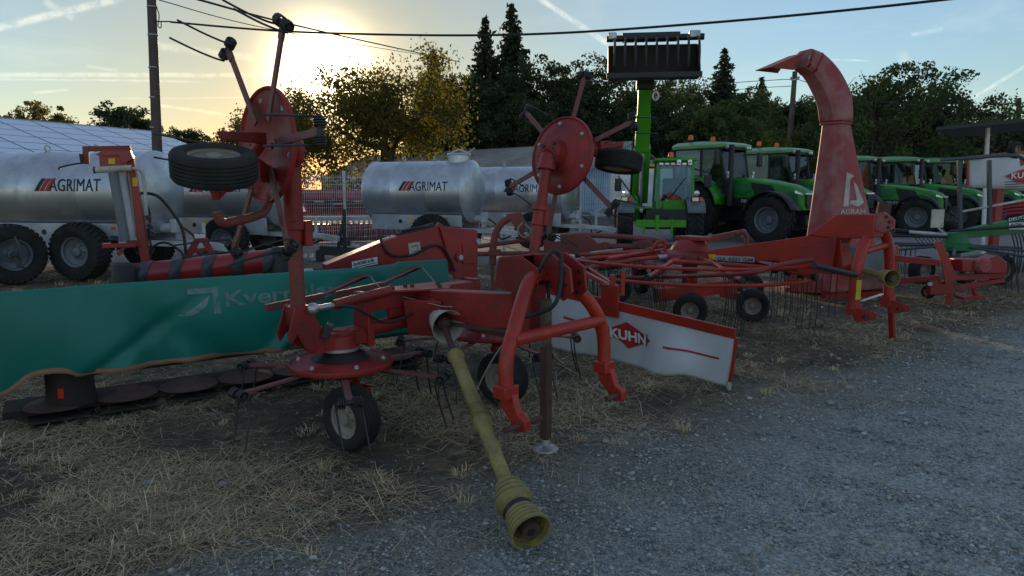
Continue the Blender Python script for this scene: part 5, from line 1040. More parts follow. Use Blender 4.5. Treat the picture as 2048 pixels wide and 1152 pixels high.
# ---------------------------------------------------------------- seed drill and clutter behind the fence
sd = thing('seed_drill', 'red seed drill with a row of red coulter discs behind the fence', 'seed drill', (-4.6, 20.6, 0), world=True)
p0, p1 = Vector((-6.9, 20.2, 0)), Vector((-2.9, 21.2, 0)); u = (p1 - p0).normalized(); nn = Vector((-u.y, u.x, 0))
for i in range(26):
    c = p0 + u * (i * 0.155) + Z * 0.30; MB().lathe([(0.0, -0.06), (0.25, -0.05), (0.28, 0), (0.25, 0.05), (0.0, 0.06)], c, (u + nn * 0.12).normalized(), 20).build('coulter_disc', 'new_red', sd)
    MB().tube([c + Z * 0.05, c + Z * 0.42 + nn * 0.12], 0.03, 6).build('coulter_arm', 'black', sd); MB().box(c + Z * 0.36 - nn * 0.06, (0.07, 0.12, 0.14), (u, nn, Z)).build('coulter_cap', 'galv_dull', sd)
MB().bar(p0 + Z * 0.72, p1 + Z * 0.72, 0.12).build('front_beam', 'galv_dull', sd); MB().bar(p0 + nn * 0.5 + Z * 0.85, p1 + nn * 0.5 + Z * 0.85, 0.14).build('rear_beam', 'new_red', sd)
for i in range(7):
    c = p0 + u * (0.3 + i * 0.58) + nn * 0.3; mb = MB(); mb.bar(c + Z * 0.8, c + u * 0.25 * (-1) ** i + Z * (1.25 + 0.25 * (i % 3)), 0.07); mb.bar(c + u * 0.2 + Z * 0.85, c + nn * 0.5 + Z * 1.5, 0.06); mb.build('linkage', 'new_red', sd)
    MB().box(c + u * 0.28 + Z * (1.15 + 0.07 * (i % 2)), (0.34, 0.1, 0.04), (u, nn, Z)).build('step_plate', 'cream', sd)
    MB().tube(bez([c + Z * 0.95, c + Z * 1.25 + u * 0.15, c + nn * 0.5 + Z * 0.9], 5), 0.03, 6).build('seed_hose', 'black', sd)
MB().cyl(p0 + nn * 0.25 + Z * 0.28, p1 + nn * 0.25 + Z * 0.28, 0.27, seg=24).build('gap_backing_tube', 'new_red', sd)  # added tube, blocks the sunlit ground showing between the discs
hopper = MB(); hopper.plate([p0 + nn * 0.9 + u * 0.8 + Z * 1.0, p1 + nn * 0.9 - u * 0.8 + Z * 1.0, p1 + nn * 0.6 - u * 0.6 + Z * 1.45, p0 + nn * 0.6 + u * 0.6 + Z * 1.45], 0.5); hopper.build('hopper', 'new_red', sd, 0.02)
bd = thing('black_drawbar', 'black implement drawbar with an upright coupling in front of the fence', 'drawbar', (-4.0, 15.4, 0), world=True)
mb = MB(); a, b_ = P(640, 500, 15.4), P(752, 508, 15.4); mb.bar(a, b_, 0.14, 0.2); mb.bar(Vector((a.x, a.y, 0)), a, 0.16); mb.bar(Vector((b_.x, b_.y, 0)), b_, 0.12); mb.build('beam', 'black', bd, 0.01)
mb = MB(); mb.bar(P(688, 418, 15.4), P(690, 495, 15.4), 0.07); mb.bar(P(668, 478, 15.4), P(712, 476, 15.4), 0.10, 0.05); mb.bar(P(676, 500, 15.4), P(686, 440, 15.4), 0.06); mb.box(P(690, 486, 15.4), (0.22, 0.16, 0.12)); mb.build('coupling', 'black', bd, 0.006)
mb = MB(); mb.bar(P(705, 488, 15.3), P(730, 498, 15.3), 0.05); mb.build('support_rail', 'galv_dull', bd)
def pallet_stack(label, c, yaw, n, load):
    t = thing('pallet_stack', label, 'pallet stack', c, yaw, 'pallets of parts behind the fence')
    for k in range(n):
        z = 0.15 * k
        for i in range(5): MB().box((0, -0.4 + 0.2 * i, z + 0.13), (1.2, 0.13, 0.022)).build('plank', 'wood', t)
        for y in (-0.38, 0, 0.38): MB().box((0, y, z + 0.055), (1.2, 0.1, 0.1)).build('bearer', 'wood', t)
    z = 0.15 * n; rs = random.Random(len(label))
    for i in range(load): MB().box((rs.uniform(-.4, .4), rs.uniform(-.3, .3), z + 0.08 + 0.07 * (i % 4)), (rs.uniform(.3, .8), rs.uniform(.1, .3), 0.10)).build('packed_part', rs.choice(['grey', 'galv_dull', 'cream', 'black']), t, 0.01)
for i, (px, Y, n_, ld, lb) in enumerate([(1125, 27, 1, 5, 'pallet of dark parts just right of the upright rotor arm'), (1180, 28, 2, 4, 'pallet of parts right of the white fence post'), (1205, 30.5, 3, 6, 'taller pallet stack beside the telehandler wheel'), (980, 24.5, 1, 4, 'pallet of parts between the two right tankers')]):
    p = P(px, 400, Y); pallet_stack(lb, (p.x, p.y, 0), 0.3 * i, n_, ld)
# ---------------------------------------------------------------- tractors
def hood_sections(mb, secs):
    """skin over cross-sections, each a list of points; caps both ends"""
    k = len(mb.v); n = len(secs[0])
    for s in secs: mb.v += [tuple(p) for p in s]
    for i in range(len(secs) - 1):
        for j in range(n): mb.f.append((k + i * n + j, k + i * n + (j + 1) % n, k + (i + 1) * n + (j + 1) % n, k + (i + 1) * n + j))
    mb.f.append(tuple(k + j for j in reversed(range(n)))); mb.f.append(tuple(k + (len(secs) - 1) * n + j for j in range(n)))
    return mb
def make_tractor(label):
    """local: +x is forward, origin on the ground under the rear axle"""
    t = thing('tractor', label, 'tractor', (0, 0, 0), 0, 'green tractors parked in a row')
    for y in (-0.88, 0.88):
        wheel(t, (0, y, 0.90), (0, 1, 0), 0.90, 0.56, 0.50, 'lug', 'greyrim', 0.05); wheel(t, (2.62, y * 1.02, 0.69), (0, 1, 0), 0.69, 0.50, 0.37, 'lug', 'greyrim', 0.05)
        f = MB(); rows = []
        for i in range(13):
            a = R(10 + i * 14); rows.append([(1.02 * math.cos(a), y + s, 0.92 + 1.0 * math.sin(a)) for s in (-0.29, 0.29)])
        f.grid(rows).build('rear_mudguard', 'deutz', t, solid=0.04)
        f = MB(); rows = []
        for i in range(11):
            a = R(20 + i * 15); rows.append([(2.62 + 0.78 * math.cos(a), y * 1.02 + s, 0.70 + 0.78 * math.sin(a)) for s in (-0.24, 0.24)])
        f.grid(rows).build('front_mudguard', 'black', t, solid=0.03)
    ax = MB(); ax.cyl((0, -0.9, 0.9), (0, 0.9, 0.9), 0.16, seg=14); ax.box((2.62, 0, 0.69), (0.26, 1.5, 0.22)); ax.box((1.3, 0, 0.85), (2.9, 0.5, 0.5)); ax.build('chassis', 'black', t, 0.02)
    fl = MB(); fl.box((3.3, 0, 0.62), (0.22, 0.7, 0.4)); fl.bar((3.3, -0.3, 0.55), (3.75, -0.36, 0.42), 0.1); fl.bar((3.3, 0.3, 0.55), (3.75, 0.36, 0.42), 0.1); fl.tube([(3.42, -0.2, 0.9), (3.62, 0, 0.75), (3.42, 0.2, 0.9)], 0.04, 8); fl.build('front_linkage', 'black', t, 0.01)
    # bonnet: section outline (y, z) scaled along x
    def sec(x, w, zb, zt, nose=0.0): return [(x, -w, zb), (x, -w * 1.02, zb + (zt - zb) * 0.55), (x - nose * .3, -w * 0.86, zt - 0.07), (x - nose * .5, -w * 0.5, zt), (x - nose * .5, w * 0.5, zt), (x - nose * .3, w * 0.86, zt - 0.07), (x, w * 1.02, zb + (zt - zb) * 0.55), (x, w, zb)]
    b_ = MB(); hood_sections(b_, [sec(0.98, 0.46, 1.10, 1.90), sec(1.6, 0.45, 1.08, 1.87), (sec(2.3, 0.42, 1.05, 1.79)), sec(2.9, 0.39, 0.98, 1.66), sec(3.18, 0.36, 0.94, 1.55, 0.05), sec(3.30, 0.31, 0.96, 1.46, 0.1)])
    bn = b_.build('bonnet', 'deutz', t, 0.02)
    for y in (-1, 1):
        e = 0.012
        def sp(pts, name, mat):
            mb = MB(); mb.plate([(x, y * (w_ + e), z) for x, w_, z in pts], 0.02, (0, 1, 0)); return mb.build(name, mat, bn)
        sp([(1.72, 0.455, 1.74), (2.35, 0.43, 1.66), (2.75, 0.40, 1.10), (2.62, 0.41, 1.05), (1.10, 0.465, 1.06), (1.0, 0.465, 1.30), (1.9, 0.45, 1.30)], 'side_panel', 'black')
        sp([(2.86, 0.405, 1.50), (3.10, 0.38, 1.46), (3.16, 0.37, 1.12), (2.90, 0.40, 1.05), (2.80, 0.40, 1.25)], 'front_vent', 'dkgreen')
        sp([(1.12, 0.468, 1.72), (1.58, 0.458, 1.70), (1.78, 0.452, 1.56), (1.56, 0.458, 1.40), (1.08, 0.468, 1.44)], 'side_vent', 'dkgreen')
        hl = MB(); hl.plate([(3.06, y * 0.405, 1.52), (3.26, y * 0.345, 1.44), (3.27, y * 0.34, 1.38), (3.06, y * 0.41, 1.44)], 0.03, (0.4, y, 0)); hl.build('headlight', 'lamp', t)
    if True:
        text_on('lettering', 'DEUTZ-FAHR', 'print_white', bn, (1.45, -0.492, 1.16), (1, 0, -0.01), (0, 0, 1), 0.085, 0.78, 0.002)
        text_on('lettering', 'DEUTZ-FAHR', 'print_white', bn, (2.23, 0.492, 1.16), (-1, 0, 0.01), (0, 0, 1), 0.085, 0.78, 0.002)
    g = MB(); g.plate([(3.315, -0.22, 1.40), (3.315, 0.22, 1.40), (3.325, 0.26, 1.16), (3.32, 0.16, 1.0), (3.32, -0.16, 1.0), (3.325, -0.26, 1.16)], 0.03, (1, 0, 0)); g.build('grille', 'black', t)
    g = MB(); g.plate([(3.30, -0.28, 1.44), (3.30, 0.28, 1.44), (3.31, 0.28, 1.40), (3.31, -0.28, 1.40)], 0.03, (1, 0, 0)); g.build('light_bar', 'lamp', t)
    # cab
    x0, x1, w0, w1, zb, zt = -0.78, 0.98, 0.80, 0.74, 1.22, 2.78
    lo = {'rl': (x0, w0, zb), 'rr': (x0, -w0, zb), 'fl': (x1 + 0.08, w0 * 0.72, zb + 0.1), 'fr': (x1 + 0.08, -w0 * 0.72, zb + 0.1), 'ml': (0.22, w0, zb), 'mr': (0.22, -w0, zb)}
    hi = {'rl': (x0 - 0.06, w1, zt), 'rr': (x0 - 0.06, -w1, zt), 'fl': (x1 - 0.22, w1 * 0.92, zt), 'fr': (x1 - 0.22, -w1 * 0.92, zt), 'ml': (0.16, w1, zt), 'mr': (0.16, -w1, zt)}
    for k in lo: MB().bar(lo[k], hi[k], 0.07, 0.06, ext=0.02).build('cab_pillar', 'black', t)
    fb = MB(); fb.box((0.05, 0, 1.10), (1.75, 1.5, 0.28)); fb.build('cab_floor', 'black', t, 0.02); MB().box((0.72, 0, 1.55), (0.3, 0.7, 0.75)).build('dashboard', 'black', t, 0.05)
    def pane(a, b_, c, d): return MB().plate([a, b_, c, d], 0.012).build('window', 'glass', t)
    pane(lo['fl'], lo['fr'], hi['fr'], hi['fl']); pane(lo['rl'], lo['rr'], hi['rr'], hi['rl'])
    for s in 'lr': pane(lo['m' + s], lo['f' + s], hi['f' + s], hi['m' + s]); pane(lo['r' + s], lo['m' + s], hi['m' + s], hi['r' + s])
    rf = MB(); hood_sections(rf, [[(x, -w, z0), (x, -w * 1.0, z0 + 0.10), (x, -w * 0.7, z1), (x, w * 0.7, z1), (x, w, z0 + 0.10), (x, w, z0)] for x, w, z0, z1 in ((-0.98, 0.70, 2.80, 2.92), (-0.85, 0.84, 2.77, 2.98), (0.1, 0.86, 2.77, 3.0), (0.75, 0.84, 2.77, 2.96), (0.98, 0.72, 2.80, 2.88))]); rf.build('roof', 'roofgreen', t, 0.02)
    tr = MB(); tr.box((0.0, 0, 2.765), (1.86, 1.62, 0.05)); tr.build('roof_liner', 'black', t)
    for y in (-0.62, -0.48, 0.48, 0.62): MB().lathe([(0, 0.03), (0.05, 0.02), (0.06, -0.03), (0, -0.04)], (0.97, y, 2.80), (1, 0, 0), 14).build('work_light', 'lamp', t)
    for y in (-0.60, 0.60):
        bc = MB(); bc.lathe([(0.0, 0.17), (0.05, 0.165), (0.075, 0.12), (0.08, 0.02), (0, 0)], (-0.35, y, 3.05), (0, 0, 1), 16); bo = bc.build('beacon', 'amber', t); MB().cyl((-0.35, y, 2.93), (-0.35, y, 3.06), 0.02, seg=8).build('beacon_stem', 'black', bo)
    MB().tube([(1.12, -0.60, 1.1), (1.12, -0.60, 2.75), (1.12, -0.62, 2.86)], [0.085, 0.08, 0.075], 14).build('exhaust', 'black', t); MB().tube([(1.12, -0.60, 1.05), (1.12, -0.60, 1.85)], 0.11, 14).build('exhaust_shield', 'black', t)
    for y in (-1, 1):
        mr = MB(); mr.tube([(0.90, y * 0.70, 2.62), (1.0, y * 1.10, 2.62)], 0.022, 8); mr.build('mirror_arm', 'black', t); mr = MB(); mr.box((1.0, y * 1.17, 2.46), (0.10, 0.24, 0.44)); mr.build('mirror', 'black', t, 0.04)
        lp = MB()
        for k in range(3): lp.lathe([(0, 0.03), (0.06, 0.02), (0.065, -0.03), (0, -0.04)], (1.10, y * (0.62 + 0.03 * k), 1.80 + 0.11 * k), (1, 0, 0), 12)
        lp.build('side_lamps', 'lamp', t); MB().box((0.35, y * 0.82, 0.72), (0.62, 0.34, 0.48)).build('fuel_tank', 'black', t, 0.06)
        for k in range(3): MB().box((0.62, y * 0.86, 0.42 + 0.28 * k), (0.28, 0.3, 0.03)).build('step', 'black', t)
    st = MB(); st.box((-0.1, 0, 1.55), (0.5, 0.5, 0.14)); st.box((-0.35, 0, 1.95), (0.14, 0.5, 0.75)); st.build('seat', 'grey', t, 0.05); sw = MB(); sw.tube([(0.52 + 0.05 * math.cos(a), 0.19 * math.sin(a), 1.92 + 0.17 * math.cos(a)) for a in [i * math.pi / 8 for i in range(16)]], 0.018, 6, closed=True); sw.build('steering_wheel', 'black', t)
    MB().box((0.98, 0, 1.9), (0.5, 0.02, 0.02)).build('wiper', 'black', t)
    return t
TR = make_tractor('largest nearest green tractor with amber beacons, right of the telehandler')
def put(o, px, Y, deg, s=1.0): p = P(px, 400, Y); o.location = (p.x, p.y, 0); o.rotation_euler = (0, 0, R(deg)); o.scale = (s,) * 3; return o
put(TR, 1418, 22.6, -50, 1.03)
for px, Y, dg, s, lb in [(1548, 25.2, -50, 1.02, 'green tractor half hidden behind the red chute, left of it'), (1700, 25.6, -43, 0.93, 'green tractor directly right of the red chute'), (1788, 27.0, -48, 0.94, 'green tractor fourth in the row, behind the grey post frame'),
                         (1862, 29.0, -44, 0.95, 'green tractor fifth in the row, left of the white curtain'), (1930, 31.0, -46, 0.95, 'farthest green tractor, mostly behind the white curtain')]:
    c = copy_tree(TR); c['label'] = lb; put(c, px, Y, dg, s)
    if px > 1650:                                        # these stand without roof beacons
        for o in [o for o in bpy.data.objects if o.parent == c and o.name.startswith('beacon')]:
            for q_ in [q_ for q_ in bpy.data.objects if q_.parent == o]: bpy.data.objects.remove(q_)
            bpy.data.objects.remove(o)
# ---------------------------------------------------------------- telehandler
def telehandler():
    """local: +x forward (towards the camera), +y to the machine's left"""
    t = thing('telehandler', 'lime green telehandler with its boom raised and a black grab bucket on top', 'telehandler', (0, 0, 0))
    for x in (0.0, 2.75):
        for y in (-0.95, 0.95): wheel(t, (x, y, 0.62), (0, 1, 0), 0.62, 0.44, 0.32, 'lug', 'galv_dull', 0.1)
    ch = MB(); ch.box((1.35, 0, 0.74), (3.7, 0.9, 0.40)); ch.build('chassis', 'black', t, 0.03); fp = MB(); fp.box((3.36, 0, 0.70), (0.10, 1.35, 0.20)); fp.box((3.40, -0.1, 0.72), (0.06, 0.10, 0.42)); fp.box((3.40, 0.3, 0.62), (0.05, 0.06, 0.40)); fp.box((3.40, -0.45, 0.62), (0.05, 0.06, 0.40)); fp.build('front_plate', 'merlo', t, 0.01)
    en = MB(); hood_sections(en, [[(x, -1.0, 0.7), (x, -1.0, z), (x, -0.55, z + 0.06), (x, -0.45, 0.7)] for x, z in ((-0.5, 1.25), (0.6, 1.42), (1.9, 1.35), (2.1, 1.1))]); en.build('engine_cover', 'merlo', t, 0.03)
    nose = MB(); nose.plate([(2.25, 0.15, 1.30), (3.2, 0.10, 0.95), (3.2, 0.75, 0.95), (2.25, 0.85, 1.30)], 0.06); nose.build('front_cowl', 'merlo', t, 0.02); MB().box((2.6, 0.2, 0.90), (1.25, 1.2, 0.36)).build('cowl_base', 'black', t, 0.02); MB().box((3.1, 0.45, 0.86), (0.3, 0.55, 0.22)).build('cowl_recess', 'black', t, 0.02)
    for y in (-0.95, 0.95):
        f = MB(); rows = []
        for i in range(9):
            a = R(10 + 20 * i); rows.append([(2.75 + 0.74 * math.cos(a), y + s, 0.62 + 0.74 * math.sin(a)) for s in (-0.24, 0.24)])
        f.grid(rows[1:7]).build('mudguard', 'greyrim', t, solid=0.04)
        lp = MB(); lp.box((3.25, y, 1.36), (0.10, 0.30, 0.14)); lb_ = lp.build('lamp_cluster', 'black', t, 0.01); MB().box((3.305, y - 0.04, 1.36), (0.02, 0.16, 0.10)).build('headlight', 'lamp', lb_); MB().box((3.305, y + 0.11, 1.36), (0.02, 0.07, 0.10)).build('indicator', 'amber', lb_); MB().lathe([(0, .04), (.07, .03), (.08, -.04), (0, -.05)], (3.2, y, 1.52), (1, 0, 0), 12).build('work_light', 'lamp', t)
    # cab on the machine's left
    x0, x1, y0, y1, zb, zt = 0.85, 2.3, -0.02, 0.98, 0.95, 2.42
    c = {}
    for k, (x, y) in {'a': (x0, y0), 'b': (x1, y0), 'c': (x1, y1), 'd': (x0, y1)}.items(): c[k] = ((x + (0.08 if x == x1 else 0), y, zb), (x - (0.10 if x == x1 else -0.05), y + (0.04 if y == y0 else -0.04), zt)); MB().bar(c[k][0], c[k][1], 0.075, 0.07, ext=0.01).build('cab_pillar', 'merlo', t)
    MB().box((2.72, -0.45, 1.12), (0.9, 0.5, 0.05)).build('deck', 'merlo', t, 0.01)
    for a, b_ in ('ab', 'bc', 'cd', 'da'): MB().plate([lerp(c[a][0], c[a][1], 0.22), lerp(c[b_][0], c[b_][1], 0.22), c[b_][1], c[a][1]], 0.012).build('window', 'glass', t); MB().plate([c[a][0], c[b_][0], lerp(c[b_][0], c[b_][1], 0.22), lerp(c[a][0], c[a][1], 0.22)], 0.05).build('cab_panel', 'merlo', t)
    rf = MB(); rf.box((1.55, 0.48, 2.46), (1.62, 1.14, 0.09)); rf.build('roof', 'merlo', t, 0.03)
    gd = MB()
    for k in range(6): gd.box((2.28, 0.06 + 0.16 * k, 2.34), (0.12, 0.11, 0.07))
    gd.build('light_rail', 'lamp', t, 0.01)
    for y in (0.55, 0.85): MB().lathe([(0, .04), (.06, .03), (.07, -.04), (0, -.05)], (2.33, y, 2.40), (1, 0, 0), 12).build('work_light', 'lamp', t)
    bc = MB(); bc.lathe([(0, .16), (.06, .15), (.08, .1), (.085, 0), (0, 0)], (1.5, 0.40, 2.55), (0, 0, 1), 14); bc.build('beacon', 'amber', t); MB().box((1.5, 0.45, 2.53), (0.2, 0.5, 0.05)).build('beacon_base', 'black', t)
    st = MB(); st.box((1.3, 0.48, 1.25), (0.45, 0.5, 0.15)); st.box((1.05, 0.48, 1.6), (0.14, 0.5, 0.7)); st.build('seat', 'grey', t, 0.04); sw = MB(); sw.tube([(1.95 + 0.06 * math.cos(a), 0.48 + 0.19 * math.sin(a), 1.48 + 0.17 * math.cos(a)) for a in [i * math.pi / 8 for i in range(16)]], 0.02, 6, closed=True); sw.build('steering_wheel', 'black', t); MB().box((2.1, 0.48, 1.25), (0.25, 0.7, 0.3)).build('dashboard', 'black', t, 0.04)
    MB().bar((2.40, 0.30, 1.35), (2.34, 0.75, 1.95), 0.03).build('wiper', 'black', t)
    for y, z in ((1.35, 1.85), (-1.15, 1.75)): MB().tube([(2.25, 0.98 if y > 0 else -0.6, 2.2 if y > 0 else 1.3), (2.4, y, z + 0.25)], 0.02, 8).build('mirror_arm', 'black', t); MB().box((2.42, y, z), (0.08, 0.2, 0.36)).build('mirror', 'black', t, 0.03)
    # boom, rising steeply forward
    b0, b1 = Vector((-0.2, -0.42, 1.55)), Vector((2.30, -0.42, 4.0)); d = Vector((0.33, 0, 0.944)).normalized(); o = Vector((0.55, -0.42, 1.25))
    for nm, s0, s1, w in (('outer_boom', 0.0, 1.7, 0.48), ('middle_boom', 1.65, 2.7, 0.42), ('inner_boom', 2.65, 3.45, 0.37)): MB().bar(o + d * s0, o + d * s1, w * 0.85, w, up=(0, 1, 0)).build(nm, 'merlo', t, 0.02)
    MB().cyl(o + Vector((0.5, 0, -0.1)), o + d * 1.5 + Vector((0.26, 0, 0)), 0.07, seg=12).build('lift_ram', 'bare', t)
    MB().box(o + d * 1.7, (0.50, 0.50, 0.12), frame(d)).build('boom_collar', 'merlo', t, 0.01); MB().tube([o + d * 2.0 + Vector((0.05, -0.26, 0)), o + d * 0.1 + Vector((0.1, -0.28, 0))], 0.035, 8).build('hose', 'black', t)
    hd = o + d * 3.42; MB().box(hd + Vector((0.1, 0, 0.12)), (0.35, 0.5, 0.25)).build('carriage', 'black', t, 0.02)
    hook = MB(); hook.tube([hd + Vector((0.2, 0.3, -0.2)) + Vector((0, 0.08 * math.cos(a), 0.12 * math.sin(a))) for a in [i * .7 for i in range(9)]], 0.03, 8, closed=True); hook.build('hook', 'white', t)
    # bucket with grab: width along y
    W = 1.23; bx, bz = hd.x + 0.25, hd.z + 0.18; yc = hd.y + 0.16
    prof = [(0.85, -0.02), (0.95, 0.08), (0.55, 0.10), (0.10, 0.22), (-0.02, 0.60), (0.08, 1.0), (0.02, 1.02), (-0.08, 0.60), (0.02, 0.16), (0.45, -0.02)]
    bk = MB(); bk.prism([(p[0], p[1]) for p in prof], (bx, yc, bz), (1, 0, 0), (0, 0, 1), 2 * W); bo = bk.build('bucket', 'under', t, 0.01)
    for s in (-1, 1): MB().prism([(0.95, 0.06), (0.82, 0.34), (0.35, 0.92), (0.08, 1.0), (-0.04, 0.60), (0.08, 0.20), (0.5, 0.02)], (bx, yc + s * W, bz), (1, 0, 0), (0, 0, 1), 0.03).build('bucket_side', 'black', bo)
    ce = MB(); ce.box((bx + 0.93, yc, bz + 0.05), (0.12, 2 * W + 0.1, 0.14)); ce.build('cutting_edge', 'black', bo, 0.01)
    gb = MB(); gb.cyl((bx + 0.25, yc - W - 0.06, bz + 1.16), (bx + 0.25, yc + W + 0.16, bz + 1.16), 0.09, seg=14); gb.build('grab_bar', 'black', t)
    for i in range(9):
        y = yc - W + 0.16 + i * (2 * W - 0.2) / 8; tn = MB(); tn.tube(bez([(bx + 0.25, y, bz + 1.16), (bx + 0.72, y, bz + 1.02), (bx + 0.92, y, bz + 0.66), (bx + 0.90, y, bz + 0.26)], 5), [0.035] * 15 + [0.018], 8); tn.build('grab_tine', 'black', t)
    bp = MB(); bp.box((bx + 0.05, yc - 0.05, bz + 1.22), (0.3, 1.6, 0.22)); bp.build('grab_frame', 'black', t, 0.02)
    for s, w in ((-1, .24), (1, .30)): MB().box((bx + 0.2, yc + s * (W - 0.1), bz + 1.22), (0.3, w, 0.2)).build('grab_hinge', 'bare', t, 0.03)
    return t
th = telehandler(); p = P(1330, 400, 21.6); th.location = (p.x - 0.42, p.y, 0); th.rotation_euler = (0, 0, R(-97)); th.scale = (0.98,) * 3
# local +x must face the camera: rotate so that forward points to -Y, the cab then stands on the right in the picture
# ---------------------------------------------------------------- white van behind the telehandler
def van():
    t = thing('white_van', 'white van roof showing between the telehandler and the nearest tractor', 'van', P(1335, 400, 33).to_tuple()[:2] + (0,), R(8))
    b_ = MB(); hood_sections(b_, [[(x, -w, 0.4), (x, -w, z - 0.35), (x, -w * 0.88, z), (x, w * 0.88, z), (x, w, z - 0.35), (x, w, 0.4)] for x, w, z in ((-2.6, 0.92, 2.35), (-2.3, 1.0, 2.48), (0.9, 1.0, 2.5), (1.5, 0.98, 2.35), (2.1, 0.95, 1.55), (2.8, 0.9, 1.3), (2.95, 0.85, 0.95))]); b_.build('body', 'white', t, 0.03)
    for y in (-1, 1):
        MB().plate([(0.95, y * 1.005, 1.5), (1.95, y * 0.985, 1.5), (1.45, y * 0.96, 2.15), (0.95, y * 0.98, 2.15)], 0.02, (0, 1, 0)).build('window', 'black', t)
        for x in (-1.7, 2.0): wheel(t, (x, y * 0.86, 0.34), (0, 1, 0), 0.34, 0.22, 0.2, 'rib', 'greyrim')
    MB().plate([(1.56, -0.8, 2.28), (1.56, 0.8, 2.28), (2.08, 0.82, 1.62), (2.08, -0.82, 1.62)], 0.03).build('windscreen', 'black', t)
    rk = MB(); rk.box((-0.6, 0, 2.58), (2.6, 1.4, 0.06)); rk.build('roof_rack', 'black', t)
van()
# ---------------------------------------------------------------- single-rotor rake with the white curtain
def rake():
    C = Vector((2.36, 9.0, 0)); t = thing('rotary_rake', 'red single-rotor rake with drooping tine arms and a white curtain', 'rotary rake', C, world=True)
    HS = Vector((3.62, 7.05, 0)); f = (HS - C).normalized(); s = Vector((-f.y, f.x, 0))                 # f towards the headstock, s to the machine's left
    def L_(a, b_, z): return C + f * a + s * b_ + Z * z
    # gear housing and rotor hub
    hb = MB(); hb.lathe([(0.0, 0.98), (0.16, 0.97), (0.22, 0.92), (0.26, 0.84), (0.40, 0.80), (0.42, 0.74), (0.30, 0.70), (0.0, 0.68)], C, Z, 28); hb.build('rotor_hub', 'red', t); MB().cyl(C + Z * 0.3, C + Z * 0.7, 0.10, seg=14).build('rotor_shaft', 'rust', t)
    hc = MB(); hc.plate([L_(-0.15, -0.15, 0.99), L_(0.25, -0.10, 0.99), L_(0.3, 0.1, 0.99), L_(-0.15, 0.15, 0.99)], 0.05); hc.build('hub_plate', 'red', t, 0.008)
    # main beam, tapering from the hub up to the headstock
    q = lambda x, y, k=0.0: on_plane(x, y, C + s * k, f)
    bm = MB(); pts = [q(1392, 512), q(1440, 497), q(1690, 462), q(1695, 548), q(1622, 545), q(1560, 520), q(1400, 530)]
    bm.plate(pts, 0.17, s); bo = bm.build('main_beam', 'orange_red', t, 0.008)
    st = MB(); st.plate([q(1441, 509, .0) - s * .0885, q(1518, 512) - s * .0885, q(1518, 523) - s * .0885, q(1441, 519) - s * .0885], 0.004, s); ss = st.build('model_sticker', 'film', bo)
    off = -1 if (-s).y < 0 else 1; sd_ = s * (-0.092 if s.y > 0 else 0.092)
    for o in (ss,): pass
    def face(x, y): return q(x, y, 0) + sd_
    bpy.data.objects.remove(ss)
    st = MB(); st.plate([face(1442, 510), face(1519, 513), face(1519, 524), face(1442, 520)], 0.004, s); ss = st.build('model_sticker', 'film', bo)
    text_on('model_text', 'GA 4321 GM', 'grey', ss, face(1445, 519.5) + sd_ * 0.03, face(1519, 522) - face(1445, 519), Z, 0.042, (face(1516, 518) - face(1445, 517)).length, 0.001, 0.003)
    sy = MB(); sy.plate([face(1413, 508), face(1441, 508), face(1441, 519), face(1413, 518)], 0.004, s); sy = sy.build('warning_sticker', 'yellow', bo); tr_ = MB(); tr_.tube([face(1418, 516) + sd_ * .04, face(1426, 516) + sd_ * .04, face(1422, 510) + sd_ * .04], 0.004, 4, closed=True); tr_.build('pictogram', 'print_black', sy)
    wb = MB(); wb.plate([q(1612, 545, -.0) + sd_ * 1.6, q(1616, 490) + sd_ * 1.6, q(1690, 470) + sd_ * 1.6, q(1680, 545) + sd_ * 1.6], 0.014, s); wb.bar(q(1655, 530), q(1690, 440), 0.16, 0.2); wb.build('web_plate', 'red', t, 0.004)
    # headstock
    gx = MB(); gx.plate([q(1625, 470), q(1685, 428), q(1762, 428), q(1757, 475), q(1690, 478)], 0.20, s); gx.build('headstock_box', 'orange_red', t, 0.012)
    for k in (-0.07, 0.07):
        tp = MB(); tp.plate([q(1735, 430, k), q(1770, 424, k), q(1790, 440, k), q(1788, 458, k), q(1768, 466, k), q(1740, 455, k)], 0.03, s); pp = tp.build('top_link_plate', 'dust_red', t, 0.004)
        hh = MB()
        for x, y in ((1774, 434), (1780, 444), (1778, 455)): hh.cyl(q(x, y, k) - s * 0.017, q(x, y, k) + s * 0.017, 0.017, seg=10)
        hh.build('pin_hole', 'black', pp)
    H2 = Vector((3.66, 6.98, 0)); e = Vector((0.80, 0.6, 0)).normalized(); w = lambda x, y: on_plane(x, y, H2, e)
    ar = MB(); ar.tube(bez([w(1752, 446), w(1738, 470), w(1722, 505), w(1712, 550), w(1708, 600), w(1706, 618)], 7), 0.058, 16); ar.tube(bez([w(1752, 446), w(1768, 462), w(1777, 500), w(1778, 545), w(1776, 590), w(1775, 602)], 7), 0.052, 16); ar.build('arch_tube', 'orange_red', t)
    MB().tube([w(1722, 505), w(1778, 488)], 0.036, 14).build('cross_tube', 'orange_red', t); MB().bar(w(1722, 602), w(1765, 588), 0.025, 0.012).build('white_strap', 'white', t)
    MB().box(w(1707, 578) - Vector((0.03, 0.06, 0)), (0.045, 0.01, 0.16), frame(Z)).build('warning_sticker', 'yellow', t) if False else MB().box(w(1708, 578) + Vector((0.015, -0.060, 0)), (0.05, 0.006, 0.20)).build('warning_sticker', 'yellow', t)
